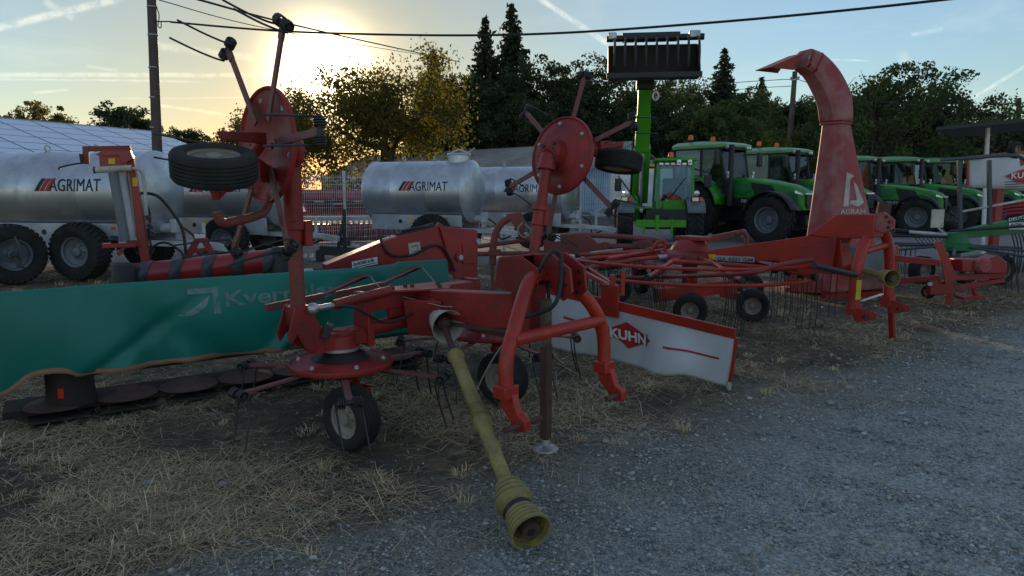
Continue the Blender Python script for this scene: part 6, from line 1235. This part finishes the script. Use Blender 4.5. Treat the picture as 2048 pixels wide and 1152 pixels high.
    for x, y in ((1708, 618), (1776, 603)):
        lh = MB(); c = w(x, y); lh.box(c, (0.13, 0.10, 0.11), (e, Vector((-e.y, e.x, 0)), Z)); lh.plate([c + Vector((-0.02, -0.05, 0.03)), c + Vector((0.15, -0.12, -0.02)), c + Vector((0.15, -0.12, -0.09)), c + Vector((0, -0.05, -0.12))], 0.05, e.cross(Z)); lh.build('lower_hitch', 'orange_red', t, 0.006); MB().cyl(c + Vector((0.05, -0.16, -0.06)), c + Vector((0.10, 0.02, -0.06)), 0.02, seg=10).build('hitch_pin', 'rust', t)
    MB().bar(Vector((w(1783, 696).x, w(1783, 696).y, 0)), w(1780, 570), 0.05).build('parking_stand', 'orange_red', t)
    # drive shaft
    a, b_ = P(1648, 518, 7.75), P(1766, 552, 6.72); MB().tube([a, b_], 0.036, 16).build('shaft_guard', 'pto', t); d = (b_ - a).normalized(); MB().lathe([(0.05, -0.02), (0.065, 0.0), (0.075, 0.08), (0.088, 0.14), (0.083, 0.14), (0.06, 0.02)], b_, d, 22).build('end_bell', 'pto', t); MB().cyl(b_, b_ + d * 0.17, 0.035, seg=12).build('shaft_yoke', 'rust', t)
    MB().lathe([(0.05, 0.0), (0.07, 0.04), (0.10, 0.14), (0.095, 0.14), (0.06, 0.02)], a, d * 1, 20).build('shaft_cone', 'cream', t); MB().tube([w(1640, 528) + Vector((-.1, -.1, 0)), w(1712, 548) + Vector((-0.05, -.1, 0))], 0.03, 10).build('ram_cylinder', 'black', t)
    # tine arms round the hub
    rs = random.Random(5); n = 11
    for i in range(n):
        a = 2 * math.pi * (i + 0.35) / n; u = Vector((math.cos(a), math.sin(a), 0)); v = Vector((-u.y, u.x, 0))
        nearh = abs((u - f).length) < 0.42
        R1, R2 = 1.15, 1.75; z0, z1 = 0.76, 0.66
        tb = MB(); tb.tube(bez([C + u * 0.34 + Z * z0, C + u * 0.8 + Z * (z0 - 0.01), C + u * R1 + Z * (z0 - 0.04), C + u * R2 + Z * z1], 5), 0.027, 10); ao = tb.build('tine_arm', 'orange_red', t)
        MB().tube([C + u * 0.3 + Z * (z0 - 0.005), C + u * 0.55 + Z * (z0 - 0.01)], 0.04, 10).build('arm_socket', 'bare' if i % 3 == 0 else 'red', ao)
        for k in range(4):
            c = C + u * (R1 + 0.10 + k * 0.165) + Z * (z1 - 0.02 + (3 - k) * 0.012); tm = MB()
            tm.coil(c - u * 0.03, u, 0.026, 0.006, 5, 0.013, 6, 8)
            for g in (-0.035, 0.035): tm.tube(bez([c + u * g - Z * 0.02, c + u * g + v * 0.02 - Z * 0.16, c + u * g + v * 0.05 - Z * 0.36, c + u * g + v * 0.02 - Z * (z1 - 0.06)], 4), 0.0055, 5)
            tm.build('spring_tine', 'steel', ao)
        MB().cyl(C + u * (R2 - 0.02) + Z * z1, C + u * (R2 + 0.03) + Z * z1, 0.038, seg=12).build('arm_cap', 'black', ao)
    # guard hoops
    for off_, mat in ((0.93, 'red'), (0.86, 'orange_red')):
        g = MB(); g.tube(bez([q(1250, 556, -1.2 * off_), q(1380, 552, -1.3 * off_), q(1500, 546, -1.3 * off_), q(1560, 530, -1.0 * off_), q(1625, 520, -0.5)], 6), 0.024, 10); g.build('guard_rail', mat, t)
    for rr, zz, a0, a1 in ((1.95, 0.80, 3.3, 5.6), (1.9, 0.62, 3.5, 5.4)):
        MB().tube([C + Vector((math.cos(a0 + (a1 - a0) * k / 20), math.sin(a0 + (a1 - a0) * k / 20), 0)) * rr * (0.9 + 0.1 * math.sin(k / 20 * math.pi)) + Z * zz for k in range(21)], 0.02, 8).build('guard_hoop', 'orange_red', t)
    MB().tube([P(1215, 517, 8.2), P(1325, 500, 9.2)], 0.022, 10).build('guard_rail', 'orange_red', t); MB().tube([P(1340, 522, 8.3), P(1640, 541, 7.7)], 0.026, 10).build('guard_rail', 'orange_red', t); MB().tube([P(1165, 540, 8.0), P(1335, 488, 9.6)], 0.03, 10).build('guard_rail', 'brown_red', t)
    ov = MB(); ov.bar(P(1315, 498, 9.3), P(1480, 466, 10.4), 0.06, 0.09); ov.build('rear_rail', 'brown_red', t, 0.006); hp = MB(); hp.tube(bez([P(1300, 515, 9.0), P(1310, 490, 9.0), P(1328, 482, 9.0), P(1330, 510, 9.0)], 6), 0.025, 10); hp.build('hoop', 'orange_red', t)
    hp = MB(); hp.tube(bez([P(1470, 468, 10.3), P(1485, 464, 10.3), P(1494, 476, 10.3), P(1490, 500, 10.3)], 6), 0.035, 10); hp.build('hoop', 'brown_red', t)
    # axle and wheels
    for px, py, Y, ax in ((1505, 610, 8.35, (0.35, 0.94, 0)), (1380, 636, 8.0, (0.35, 0.94, 0)), (1235, 548, 9.7, (0.3, 0.95, 0)), (1500, 560, 9.9, (0.3, 0.95, 0))):
        c = P(px, py, Y); c.z = 0.20; wheel(t, c, (-0.33, -0.94, 0), 0.20, 0.17, 0.105, 'rib', 'rim')
    xb = MB(); xb.bar(P(1310, 590, 8.3), P(1470, 570, 8.7), 0.13, 0.16); xb.bar(P(1440, 585, 8.6), P(1505, 598, 8.5), 0.10); xb.bar(P(1380, 560, 8.8), P(1400, 600, 8.4), 0.1); xb.build('axle_beam', 'orange_red', t, 0.008); MB().box(P(1311, 590, 8.28), (0.03, 0.16, 0.17)).build('beam_end', 'black', t)
    # curtain on its side arm
    N_, F_ = G(1452, 778), G(1062, 688); N_.z = F_.z = 0; d = (N_ - F_).normalized(); ln = (N_ - F_).length; nn = Vector((-d.y, d.x, 0)); nn = nn if nn.y > 0 else -nn
    def top(k): return 0.60 - 0.155 * k
    def cp(k, v):                                         # k 0 far .. 1 near, v 0 top .. 1 bottom
        b_ = 0.012
        bend = 0.05 * math.sin(k * 13 + 2 * v) * v + 0.035 * math.sin(k * 5 + 1) * v ** 2 - 0.09 * v * math.exp(-((k - 0.80) / 0.09) ** 2) * math.sin(v * 2.4) + 0.06 * v * math.exp(-((k - 0.62) / 0.07) ** 2)
        lift = 0.045 * math.exp(-((k - 0.84) / 0.07) ** 2) * v
        return F_ + d * (ln * k + 0.06 * (1 - v) * (k > 0.9) * (k - 0.9) * 10) + nn * bend + Z * (top(k) * (1 - v) + b_ * v + lift)
    cu = MB(); rows = [[cp(j / 80, i / 18) for j in range(81)] for i in range(19)]; co = cu.grid(rows).build('curtain', 'greytarp', t, solid=0.006, ang=80)
    tr_ = MB(); tr_.bar(F_ + Z * (top(0) + 0.03), F_ + d * (ln + 0.06) + Z * (top(1) + 0.03), 0.03, 0.085, up=(0, 0, 1)); tr_.build('curtain_rail', 'orange_red', t, 0.005)
    MB().tube([cp(1, 0) + d * 0.012, cp(1, 0.5) + d * 0.012, cp(1, 1) + d * 0.012], 0.016, 8).build('curtain_rod', 'orange_red', t); MB().cyl(cp(1, 1) - Z * 0.02 + d * .012, cp(1, 1) + Z * 0.05 + d * .012, 0.022, seg=10).build('rod_cap', 'cream', t)
    kc, vc = None, None
    def uv(px, py):
        h = on_plane(px, py, F_, d); k = (h - F_).dot(d) / ln; v = (top(k) - h.z) / max(top(k) - 0.01, 0.05); return k, min(0.98, max(0.02, v))
    def cloth(px, py, lift): k, v = uv(px, py); return cp(k, v) - nn * (0.005 + lift)
    def patch(poly, name, mat, lift, sub=6):
        mb = MB(); pts = []
        for i in range(len(poly)):
            a, b_ = poly[i], poly[(i + 1) % len(poly)]
            for k in range(sub): pts.append((a[0] + (b_[0] - a[0]) * k / sub, a[1] + (b_[1] - a[1]) * k / sub))
        cx_, cy_ = sum(p[0] for p in pts) / len(pts), sum(p[1] for p in pts) / len(pts); rings = [[(cx_ + (x - cx_) * r, cy_ + (y - cy_) * r) for x, y in pts] for r in (1.0, 0.66, 0.33)]
        m_ = len(pts); mb.v += [tuple(cloth(x, y, lift)) for rg_ in rings for x, y in rg_] + [tuple(cloth(cx_, cy_, lift))]
        for r in range(2):
            for j in range(m_): mb.f.append((r * m_ + j, r * m_ + (j + 1) % m_, (r + 1) * m_ + (j + 1) % m_, (r + 1) * m_ + j))
        for j in range(m_): mb.f.append((2 * m_ + j, 2 * m_ + (j + 1) % m_, 3 * m_))
        return mb.build(name, mat, co)
    patch([(1214, 658), (1253, 644), (1302, 683), (1254, 698)], 'logo_diamond', 'print_red', 0.006)
    vs, fs, tw = text_mesh('KUHN', 24, 0.0, 72, 0.9)
    for mat, lf, gr in (('print_black', 0.010, 1.06), ('print_white', 0.013, 1.0)):
        mb = MB(); mb.add([cloth(1220 + (v.x - 36) * gr + 36, 672 - (v.y - 8.5) * gr * 1.12 - 8.5 + (v.x) * 0.235, lf) for v in vs], fs); mb.build('logo_text', mat, co, smooth=False)
    patch([(1334, 691), (1434, 715), (1434, 719), (1334, 695)], 'red_stripe', 'print_red', 0.006); patch([(1128, 632), (1184, 646), (1184, 650), (1128, 636)], 'red_stripe', 'print_red', 0.006)
    bk = MB(); k0 = uv(1224, 600)[0]; bk.box(F_ + d * (ln * k0) - nn * 0.03 + Z * 0.60, (0.20, 0.03, 0.30), (d, nn, Z)); bk.build('curtain_bracket', 'orange_red', t, 0.004)
    sa = MB(); b0 = F_ + d * (ln * k0) + Z * 0.72; sa.bar(b0 + d * 0.0, P(1160, 540, 8.0), 0.045, 0.045); sa.bar(b0 + nn * 0.06, P(1175, 536, 8.2), 0.04); sa.bar(b0 - Z * 0.06, b0 + Z * 0.12, 0.05); sa.bar(b0 + d * 0.12 - Z * 0.06, b0 + d * 0.12 + Z * 0.17, 0.035); sa.build('side_arm', 'orange_red', t, 0.004)
    for i in range(6): c = F_ + d * (ln * (k0 + 0.09) + 0.012 * i) + nn * 0.12 + Z * 0.52; MB().coil(c, d, 0.035, 0.008, 2, 0.016, 6, 8).build('coil_spring', 'steel', t)
rake()
# ---------------------------------------------------------------- straw blower with the tall red chute
def blower():
    Y = 10.4; t = thing('straw_blower', 'dusty red straw blower with a tall curved discharge chute', 'straw blower', (P(1690, 500, Y).x, Y, 0), world=True)
    ex, ey = Vector((0.93, 0.37, 0)), Vector((-0.37, 0.93, 0))
    def ring(c, a, b_, z): return [c + ex * -a + ey * -b_ + Z * 0, c + ex * a + ey * -b_, c + ex * a + ey * b_, c + ex * -a + ey * b_]
    lo, hi = P(1686, 480, Y), P(1672, 245, Y); lw, hw = 0.47, 0.165
    mb = MB(); r0 = ring(lo + Z * -0.3, lw * 1.06, 0.34, 0); r1 = ring(hi, hw, 0.17, 0); n_ = 10; secs = []
    # chamfered tapering box
    def sec(a, b_, ch): return [a[0] + (a[1] - a[0]) * ch, a[1] - (a[1] - a[0]) * ch, a[1] + (a[2] - a[1]) * ch, a[2] - (a[2] - a[1]) * ch, a[2] + (a[3] - a[2]) * ch, a[3] - (a[3] - a[2]) * ch, a[3] + (a[0] - a[3]) * ch, a[0] - (a[0] - a[3]) * ch]
    hood_sections(mb, [sec([lerp(p, q_, k / n_) for p, q_ in zip(r0, r1)], None, 0.10 + 0.12 * k / n_) for k in range(n_ + 1)]); co = mb.build('chute', 'dust_red', t, 0.012)
    fl = MB(); hood_sections(fl, [sec(ring(hi + Z * z, hw * 1.14, 0.195, 0), None, 0.2) for z in (-0.035, 0.0)]); hood_sections(fl, [sec(ring(hi + Z * z, hw * 1.14, 0.195, 0), None, 0.2) for z in (0.008, 0.04)]); fl.build('flange', 'new_red', t, 0.004)
    # swept elbow: centre line pixels, width, depth
    path = bez([hi + Z * 0.03, P(1668, 200, Y), P(1650, 160, Y), P(1628, 132, Y), P(1604, 118, Y - 0.05)], 5); el = MB(); secs = []
    for i, p in enumerate(path):
        tg = (path[min(i + 1, len(path) - 1)] - path[max(i - 1, 0)]).normalized(); k = i / (len(path) - 1); sx_ = ey.cross(tg).normalized(); wd = 0.19 + 0.08 * math.sin(min(1, k * 1.6) * math.pi * 0.5) * (1 - k) - 0.05 * k; dp = 0.18 - 0.03 * k
        secs.append(sec([p - sx_ * wd - ey * dp, p + sx_ * wd - ey * dp, p + sx_ * wd + ey * dp, p - sx_ * wd + ey * dp], None, 0.14))
    hood_sections(el, secs); el.build('elbow', 'dust_red', t, 0.008)
    for f_, w_ in ((0.80, 0.16), (0.985, 0.135)):
        i = int(f_ * (len(path) - 1)); p = path[i]; tg = (path[min(i + 1, len(path) - 1)] - path[i - 1]).normalized(); sx_ = ey.cross(tg).normalized(); g = MB()
        hood_sections(g, [sec([p + tg * z - sx_ * w_ - ey * 0.18, p + tg * z + sx_ * w_ - ey * 0.18, p + tg * z + sx_ * w_ + ey * 0.18, p + tg * z - sx_ * w_ + ey * 0.18], None, 0.14) for z in (-0.015, 0.015)]); g.build('seam_band', 'new_red', t)
    df = MB(); a, b_, c_ = P(1608, 106, Y - .2), P(1586, 140, Y - .2), P(1540, 135, Y - .25); df.plate([a, b_, c_], 0.012); df.plate([p + ey * 0.30 for p in (a, b_, c_)], 0.012); df.plate([a, c_, c_ + ey * 0.30, a + ey * 0.30], 0.012); df.build('deflector', 'red', t); MB().tube([P(1618, 118, Y - .2), P(1622, 102, Y - .1), P(1628, 116, Y)], 0.012, 6).build('hand_lever', 'galv_dull', t)
    # emblem and name on the wide face
    nf = -ey
    def onface(px, py): 
        r_ = ray(px, py); nrm = (lerp(r1[0], r1[1], .5) - lerp(r0[0], r0[1], .5)).cross(ex).normalized(); o = r0[0]; tt = (o - Vector((0, 0, CAM_H))).dot(nrm) / r_.dot(nrm); h = Vector((0, 0, CAM_H)) + r_ * tt
        return h - (nrm if nrm.y > 0 else -nrm) * 0.006
    em = MB()
    for poly in ([(1693, 344), (1708, 352), (1700, 358), (1697, 412), (1686, 413)], [(1706, 362), (1713, 370), (1727, 405), (1716, 413), (1699, 408), (1700, 402), (1713, 400)]): em.add([onface(x, y) for x, y in poly], [tuple(range(len(poly)))])
    em.build('emblem', 'cream', co, smooth=False)
    vs, fs, tw = text_mesh('AGRAM', 14, 0.0, 50, 0.25); mb = MB(); mb.add([onface(1680 + v.x, 428 - v.y) for v in vs], fs); mb.build('lettering', 'cream', co, smooth=False)
    # machine body
    body = MB(); bc = P(1680, 560, Y + 0.2); bc.z = 0.44; body.box(bc, (1.35, 0.9, 0.66), (ex, ey, Z)); body.build('body', 'dust_red', t, 0.02); gp = MB(); gp.box(P(1740, 520, Y - 0.35), (0.66, 0.3, 0.42), (ex, ey, Z)); gp.build('side_box', 'greyrim', t, 0.02); rp_ = MB(); rp_.plate([P(1575, 560, Y - .3), P(1700, 556, Y - .3), P(1690, 588, Y - .3), P(1585, 583, Y - .3)], 0.03); rp_.build('skirt', 'new_red', t)
    sk = MB(); sk.bar(Vector((bc.x, bc.y, 0.04)) - ex * 0.7 - ey * 0.35, Vector((bc.x, bc.y, 0.04)) + ex * 0.7 - ey * 0.35, 0.1, 0.08); sk.bar(Vector((bc.x, bc.y, 0.04)) - ex * 0.7 + ey * 0.35, Vector((bc.x, bc.y, 0.04)) + ex * 0.7 + ey * 0.35, 0.1, 0.08); sk.bar(bc - ex * .5 - Z * .4, bc - ex * .5, 0.1); sk.bar(bc + ex * .5 - Z * .4, bc + ex * .5, 0.1); sk.build('skid', 'new_red', t); MB().bar(P(1770, 405, Y + .1), P(1764, 440, Y + .1), 0.05, 0.2).build('side_lever', 'rust', t)
blower()
# ---------------------------------------------------------------- brown-red folded tedder in the middle distance
def old_tedder():
    Y = 10.6; t = thing('old_tedder', 'dull brown-red old tedder lying between the mower and the rake', 'hay tedder', (P(1130, 500, Y).x, Y, 0), world=True); q = lambda x, y, k=0.0: P(x, y, Y + k)
    b_ = MB(); b_.plate([q(1088, 470), q(1170, 464), q(1208, 497), q(1185, 505), q(1088, 508)], 0.30, (0, 1, 0)); bo = b_.build('gear_case', 'brown_red', t, 0.015); MB().plate([q(1108, 469, -.16), q(1120, 468, -.16), q(1121, 482, -.16), q(1109, 483, -.16)], 0.004, (0, 1, 0)).build('paper_label', 'print_white', bo)
    for pts, r in (([(945, 494), (1090, 476)], .035), ([(940, 508), (1090, 506)], .035), ([(1170, 470), (1250, 474), (1310, 480)], .04), ([(1195, 492), (1300, 494)], .045), ([(985, 530), (988, 480), (1000, 450), (1022, 434)], .055), ([(1022, 434), (1045, 445), (1042, 470), (1060, 480)], .05)): MB().tube(bez([q(*p) for p in pts], 5), r, 12).build('frame_tube', 'brown_red', t)
    MB().plate([q(1012, 428), q(1042, 424), (q(1052, 445)), q(1040, 470), q(1020, 440)], 0.10, (0, 1, 0)).build('hitch_plate', 'brown_red', t, 0.01)
    for x, y, sz in ((1288, 488, (0.22, 0.2, 0.12)), (1210, 494, (0.1, 0.16, 0.16)), (990, 505, (0.2, 0.12, 0.1))): MB().box(q(x, y), sz).build('joint_bracket', 'brown_red', t, 0.01)
    MB().tube(bez([q(1045, 445, -.2), q(1035, 460, -.2), q(1048, 475, -.2), q(1062, 462, -.2), q(1050, 448, -.2)], 6), 0.014, 6).build('twine', 'rope', t)
    lg = MB()
    for px in (985, 1130, 1290): p = q(px, 500); lg.bar(Vector((p.x, p.y, 0)), p, 0.06)
    lg.build('support_leg', 'brown_red', t)
    for px, py in ((1140, 545), (1270, 530)):
        c = q(px, py); c.z = 0.52; MB().lathe([(0, .05), (.2, .03), (.33, 0), (.34, -.02), (.2, -.01), (0, 0)], c, (0.1, 0, 1), 28).build('rotor', 'brown_red', t)
        for i in range(6):
            a = i * math.pi / 3 + px; u = Vector((math.cos(a), math.sin(a), 0)); MB().bar(c + u * 0.2, c + u * 0.75 - Z * .05, 0.04, 0.014).build('tine_arm', 'brown_red', t); sp = MB(); spring_pair(sp, c + u * 0.76 - Z * .05, Vector((-u.y, u.x, 0)), Vector((0, 0, -1)), u, 0.034, 0.008, 0.3); sp.build('spring_tine', 'steel', t)
        MB().tube([c, Vector((c.x, c.y, 0.2))], 0.04, 8).build('rotor_shaft', 'brown_red', t); wheel(t, (c.x + 0.1, c.y, 0.19), (1, 0.2, 0), 0.19, 0.15, 0.1, 'rib', 'rim')
    for i in range(8): c = q(1180 + i * 10, 515 + i * 1.6, -0.9); MB().coil(c, (1, 0.2, 0), 0.045, 0.010, 3, 0.022, 6, 8).build('coil_spring', 'steel', t)
    for i in range(6): MB().tube([q(1190 + i * 14, 520, -.9), q(1170 + i * 12, 545, -.9)], 0.008, 5).build('spring_tine', 'steel', t)
    MB().tube([q(1180, 505, -.5), q(1245, 498, -.4)], 0.015, 6).build('rod', 'cream', t)
old_tedder()
# ---------------------------------------------------------------- red linkage, green rake, folded rake, canopy at the right
def link_frame():
    Y = 9.6; t = thing('linkage_frame', 'red three-point linkage implement with a gearbox, right of the rake headstock', 'implement', (P(1920, 580, Y).x, Y, 0), world=True); q = lambda x, y, k=0.0: P(x, y, Y + k)
    MB().bar(q(1788, 516, .3), q(1880, 526), 0.07, 0.09).build('upper_bar', 'new_red', t, 0.005); MB().bar(q(1792, 562, .3), q(1880, 556), 0.07, 0.08).build('lower_bar', 'new_red', t, 0.005)
    for k in (-0.12, 0.12):
        m_ = MB(); m_.plate([q(1868, 484, k), (q(1884, 482, k)), q(1893, 505, k), q(1916, 560, k), q(1890, 570, k), q(1882, 520, k)], 0.03, (0.3, 1, 0)); m_.build('mast_plate', 'new_red', t, 0.004)
    MB().plate([q(1858, 560), q(1900, 563), q(1908, 588), q(1855, 588)], 0.16, (0.2, 1, 0)).build('side_plate', 'new_red', t, 0.008)
    g = MB(); g.box(q(1932, 529), (0.30, 0.3, 0.17)); g.plate([q(1950, 522), q(1985, 509), q(2003, 522), q(2003, 545), q(1960, 545)], 0.32, (0.2, 1, 0)); go_ = g.build('gearbox', 'new_red', t, 0.015); MB().lathe([(0, .05), (.08, .04), (.11, .0), (.11, -.05), (0, -.06)], q(1968, 532, -.2), (0, -1, 0), 20).build('gearbox_cover', 'dust_red', go_); MB().cyl(q(1975, 533), q(2006, 531), 0.06, seg=14).build('output_shaft', 'new_red', t)
    lo = MB(); lo.bar(q(1900, 555), q(2005, 550), 0.10, 0.08); lo.bar(q(1915, 575), q(2008, 560, -.1), 0.06, 0.06); lo.bar(q(1918, 595), q(1962, 592), 0.2, 0.04); lo.plate([q(1890, 592), q(1904, 592), q(1906, 616), q(1896, 616)], 0.04, (0, 1, 0)); lo.bar(q(1900, 614), q(1922, 608), 0.04); lo.bar(q(1945, 570), q(1952, 592), 0.05); lo.build('lower_frame', 'new_red', t, 0.004)
    MB().cyl(q(1860, 568, -.15), q(1860, 568, 0), 0.03, seg=10).build('hitch_pin', 'bare', t); c = q(1895, 600); wheel(t, (c.x + 0.02, c.y + 0.5, 0.10), (1, 0.3, 0), 0.10, 0.08, 0.05, 'rib', 'rim')
link_frame()
def green_rake():
    Y = 11.4; t = thing('green_rake', 'green rotary rake with slate-grey guard posts at the right edge', 'rotary rake', (P(1990, 500, Y).x, Y, 0), world=True); q = lambda x, y, k=0.0: P(x, y, Y + k)
    b_ = MB(); b_.plate([q(1895, 468), q(1960, 452), (q(2060, 432)), q(2060, 464), q(1900, 478)], 0.2, (0.1, 1, 0)); bo = b_.build('main_beam', 'dkgreen', t, 0.01)
    MB().plate([q(2014, 437, -.11), q(2060, 428, -.11), q(2060, 439, -.11), q(2015, 444, -.11)], 0.004, (0.1, 1, 0)).build('brand_plate', 'print_black', bo); text_on('lettering', 'DEUTZ-FAHR', 'print_white', bo, q(2017, 442.5, -.12), q(2060, 434) - q(2017, 442), Z, 0.05, 0.55, 0.001, 0.004); MB().plate([q(2018, 446, -.11), q(2060, 444, -.11), q(2060, 459, -.11), q(2018, 459, -.11)], 0.004, (0.1, 1, 0)).build('dealer_plate', 'print_white', bo); text_on('lettering', 'AGRI', 'print_black', bo, q(2020, 453, -.12), Vector((1, 0, 0)), Z, 0.055, 0.20, 0.001, 0.004)
    for x0, y0, x1, y1 in ((1918, 322, 1921, 480), (1978, 320, 1980, 472)): MB().bar(q(x0, y0), q(x1, y1), 0.055).build('guard_post', 'grey', t, 0.004)
    MB().tube(bez([q(1878, 320), q(1940, 316), q(2030, 311), q(2060, 330)], 5), 0.03, 10).build('guard_rail', 'grey', t); MB().tube([q(1920, 424), q(2060, 398)], 0.02, 8).build('tie_rod', 'cream', t); MB().tube([q(1900, 462, -.2), q(2060, 452, -.2)], 0.02, 8).build('hose', 'black', t)
    hb = MB(); c = q(1910, 500); c.z = 0.62; hb.lathe([(0, .3), (.16, .28), (.2, .12), (.3, .08), (.3, .0), (.12, -.05), (0, -.05)], c, Z, 24); hb.build('rotor_hub', 'dkgreen', t); MB().tube([c, Vector((c.x, c.y, 0.1))], 0.09, 12).build('rotor_shaft', 'grey', t)
    for i in range(8):
        a = i * math.pi / 4 + 0.2; u = Vector((math.cos(a), math.sin(a), 0)); ao = MB().tube([c + u * 0.25 + Z * .06, c + u * 1.35], 0.022, 8).build('tine_arm', 'grey', t); tm = MB()
        for k in range(5):
            p = c + u * (0.85 + k * 0.11); tm.tube([p, p - Z * 0.3, p - Z * 0.55 + Vector((0.04, 0, 0))], 0.006, 5)
        tm.build('spring_tines', 'steel', ao)
    for px, py, r in ((1845, 520, .24), (2006, 506, .25), (1935, 498, .22)): p = q(px, py, 0.3); wheel(t, (p.x, p.y, r), (0.35, -0.93, 0), r, 0.19, r * 0.55, 'rib', 'rim')
    MB().bar(q(1930, 520), q(2000, 510), 0.14, 0.10).build('axle_beam', 'grey', t); MB().box(q(1875, 437), (0.20, 0.03, 0.30)).build('white_board', 'cream', t); MB().bar(q(1876, 455), q(1892, 470), 0.03).build('board_stem', 'galv_dull', t)
    MB().tube([q(1790, 462), q(1900, 470)], 0.03, 8).build('rear_bar', 'galv_dull', t); MB().coil(q(1788, 461), (1, 0, -.1), 0.035, 0.009, 12, 0.02, 6, 8).build('coil_spring', 'steel', t); MB().tube([q(1786, 472), q(1905, 474)], 0.02, 8).build('rear_bar', 'black', t)
    for i in range(7): MB().tube([q(1828 + i * 8, 474), q(1842 + i * 8, 490)], 0.006, 4).build('spring_tine', 'steel', t)
    for i in range(5): MB().tube(bez([q(2022 + i * 7, 462), q(2030 + i * 7, 500), q(2024 + i * 7, 545)], 5), 0.01, 5).build('spring_tine', 'steel', t)
green_rake()
def folded_rake():
    Y = 13.2; t = thing('folded_rake', 'red rake folded up with a raised white curtain at the right edge', 'rotary rake', (P(2010, 480, Y).x, Y, 0), world=True); q = lambda x, y, k=0.0: P(x, y, Y + k)
    rows = [[lerp(lerp(q(1937, 318), q(2080, 305), j / 16), lerp(q(1936, 374), q(2080, 384), j / 16), i / 6) + Vector((0, 0.03 * math.sin(j + i * .5), 0)) for j in range(17)] for i in range(7)]; co = MB().grid(rows).build('curtain', 'greytarp', t, solid=0.01)
    MB().bar(q(1935, 316), q(2080, 302), 0.05, 0.07).build('curtain_rail', 'new_red', t); MB().bar(q(1936, 314), q(1935, 376), 0.035).build('curtain_edge', 'new_red', t); MB().plate([q(2010, 352, -.06), q(2046, 338, -.06), q(2080, 352, -.06), q(2046, 366, -.06)], 0.004, (0, 1, 0)).build('logo_diamond', 'print_red', co); text_on('logo_text', 'KUHN', 'print_white', co, q(2022, 357, -.07), (1, 0, 0.05), (0, 0, 1), 0.11, 0.50, 0.003, 0.005)
    for i in range(4): MB().tube([q(2010, 364 + i * 5, -.2), q(2070, 362 + i * 5, -.2)], 0.008, 5).build('spring_tine', 'steel', t)
    MB().bar(q(1998, 378), Vector((q(1998, 378).x, Y, 0)), 0.13).build('mast', 'new_red', t, 0.008)
    for i in range(4): MB().tube(bez([q(1990, 412 + i * 7), q(2030, 405 + i * 7), q(2080, 402 + i * 8)], 4), 0.03, 8).build('tine_arm', 'new_red', t)
    p = q(2030, 300); wheel(t, p, (0.4, -0.9, 0), 0.16, 0.13, 0.09, 'rib', 'rim'); MB().bar(p, q(2045, 330), 0.06).build('wheel_bracket', 'new_red', t)
folded_rake()
cn = thing('canopy', 'flat black canopy roof on a pale T-shaped post', 'canopy', (P(1976, 400, 15).x, 15, 0), world=True)
MB().plate([P(1872, 258, 14.6), P(2100, 236, 14.2), P(2110, 252, 17.5), P(1905, 272, 17.5)], 0.08, (0, 0, 1)).build('roof_panel', 'black', cn, 0.01)
pb = P(1977, 400, 15); MB().bar(Vector((pb.x, 15, 0)), P(1976, 250, 15), 0.06).build('post', 'white', cn); MB().bar(P(1958, 251, 15), P(1994, 247, 15), 0.09, 0.07).build('cross_head', 'white', cn)
pb2 = P(2140, 400, 16); MB().bar(Vector((pb2.x, 16, 0)), P(2100, 248, 16), 0.06).build('post', 'white', cn)
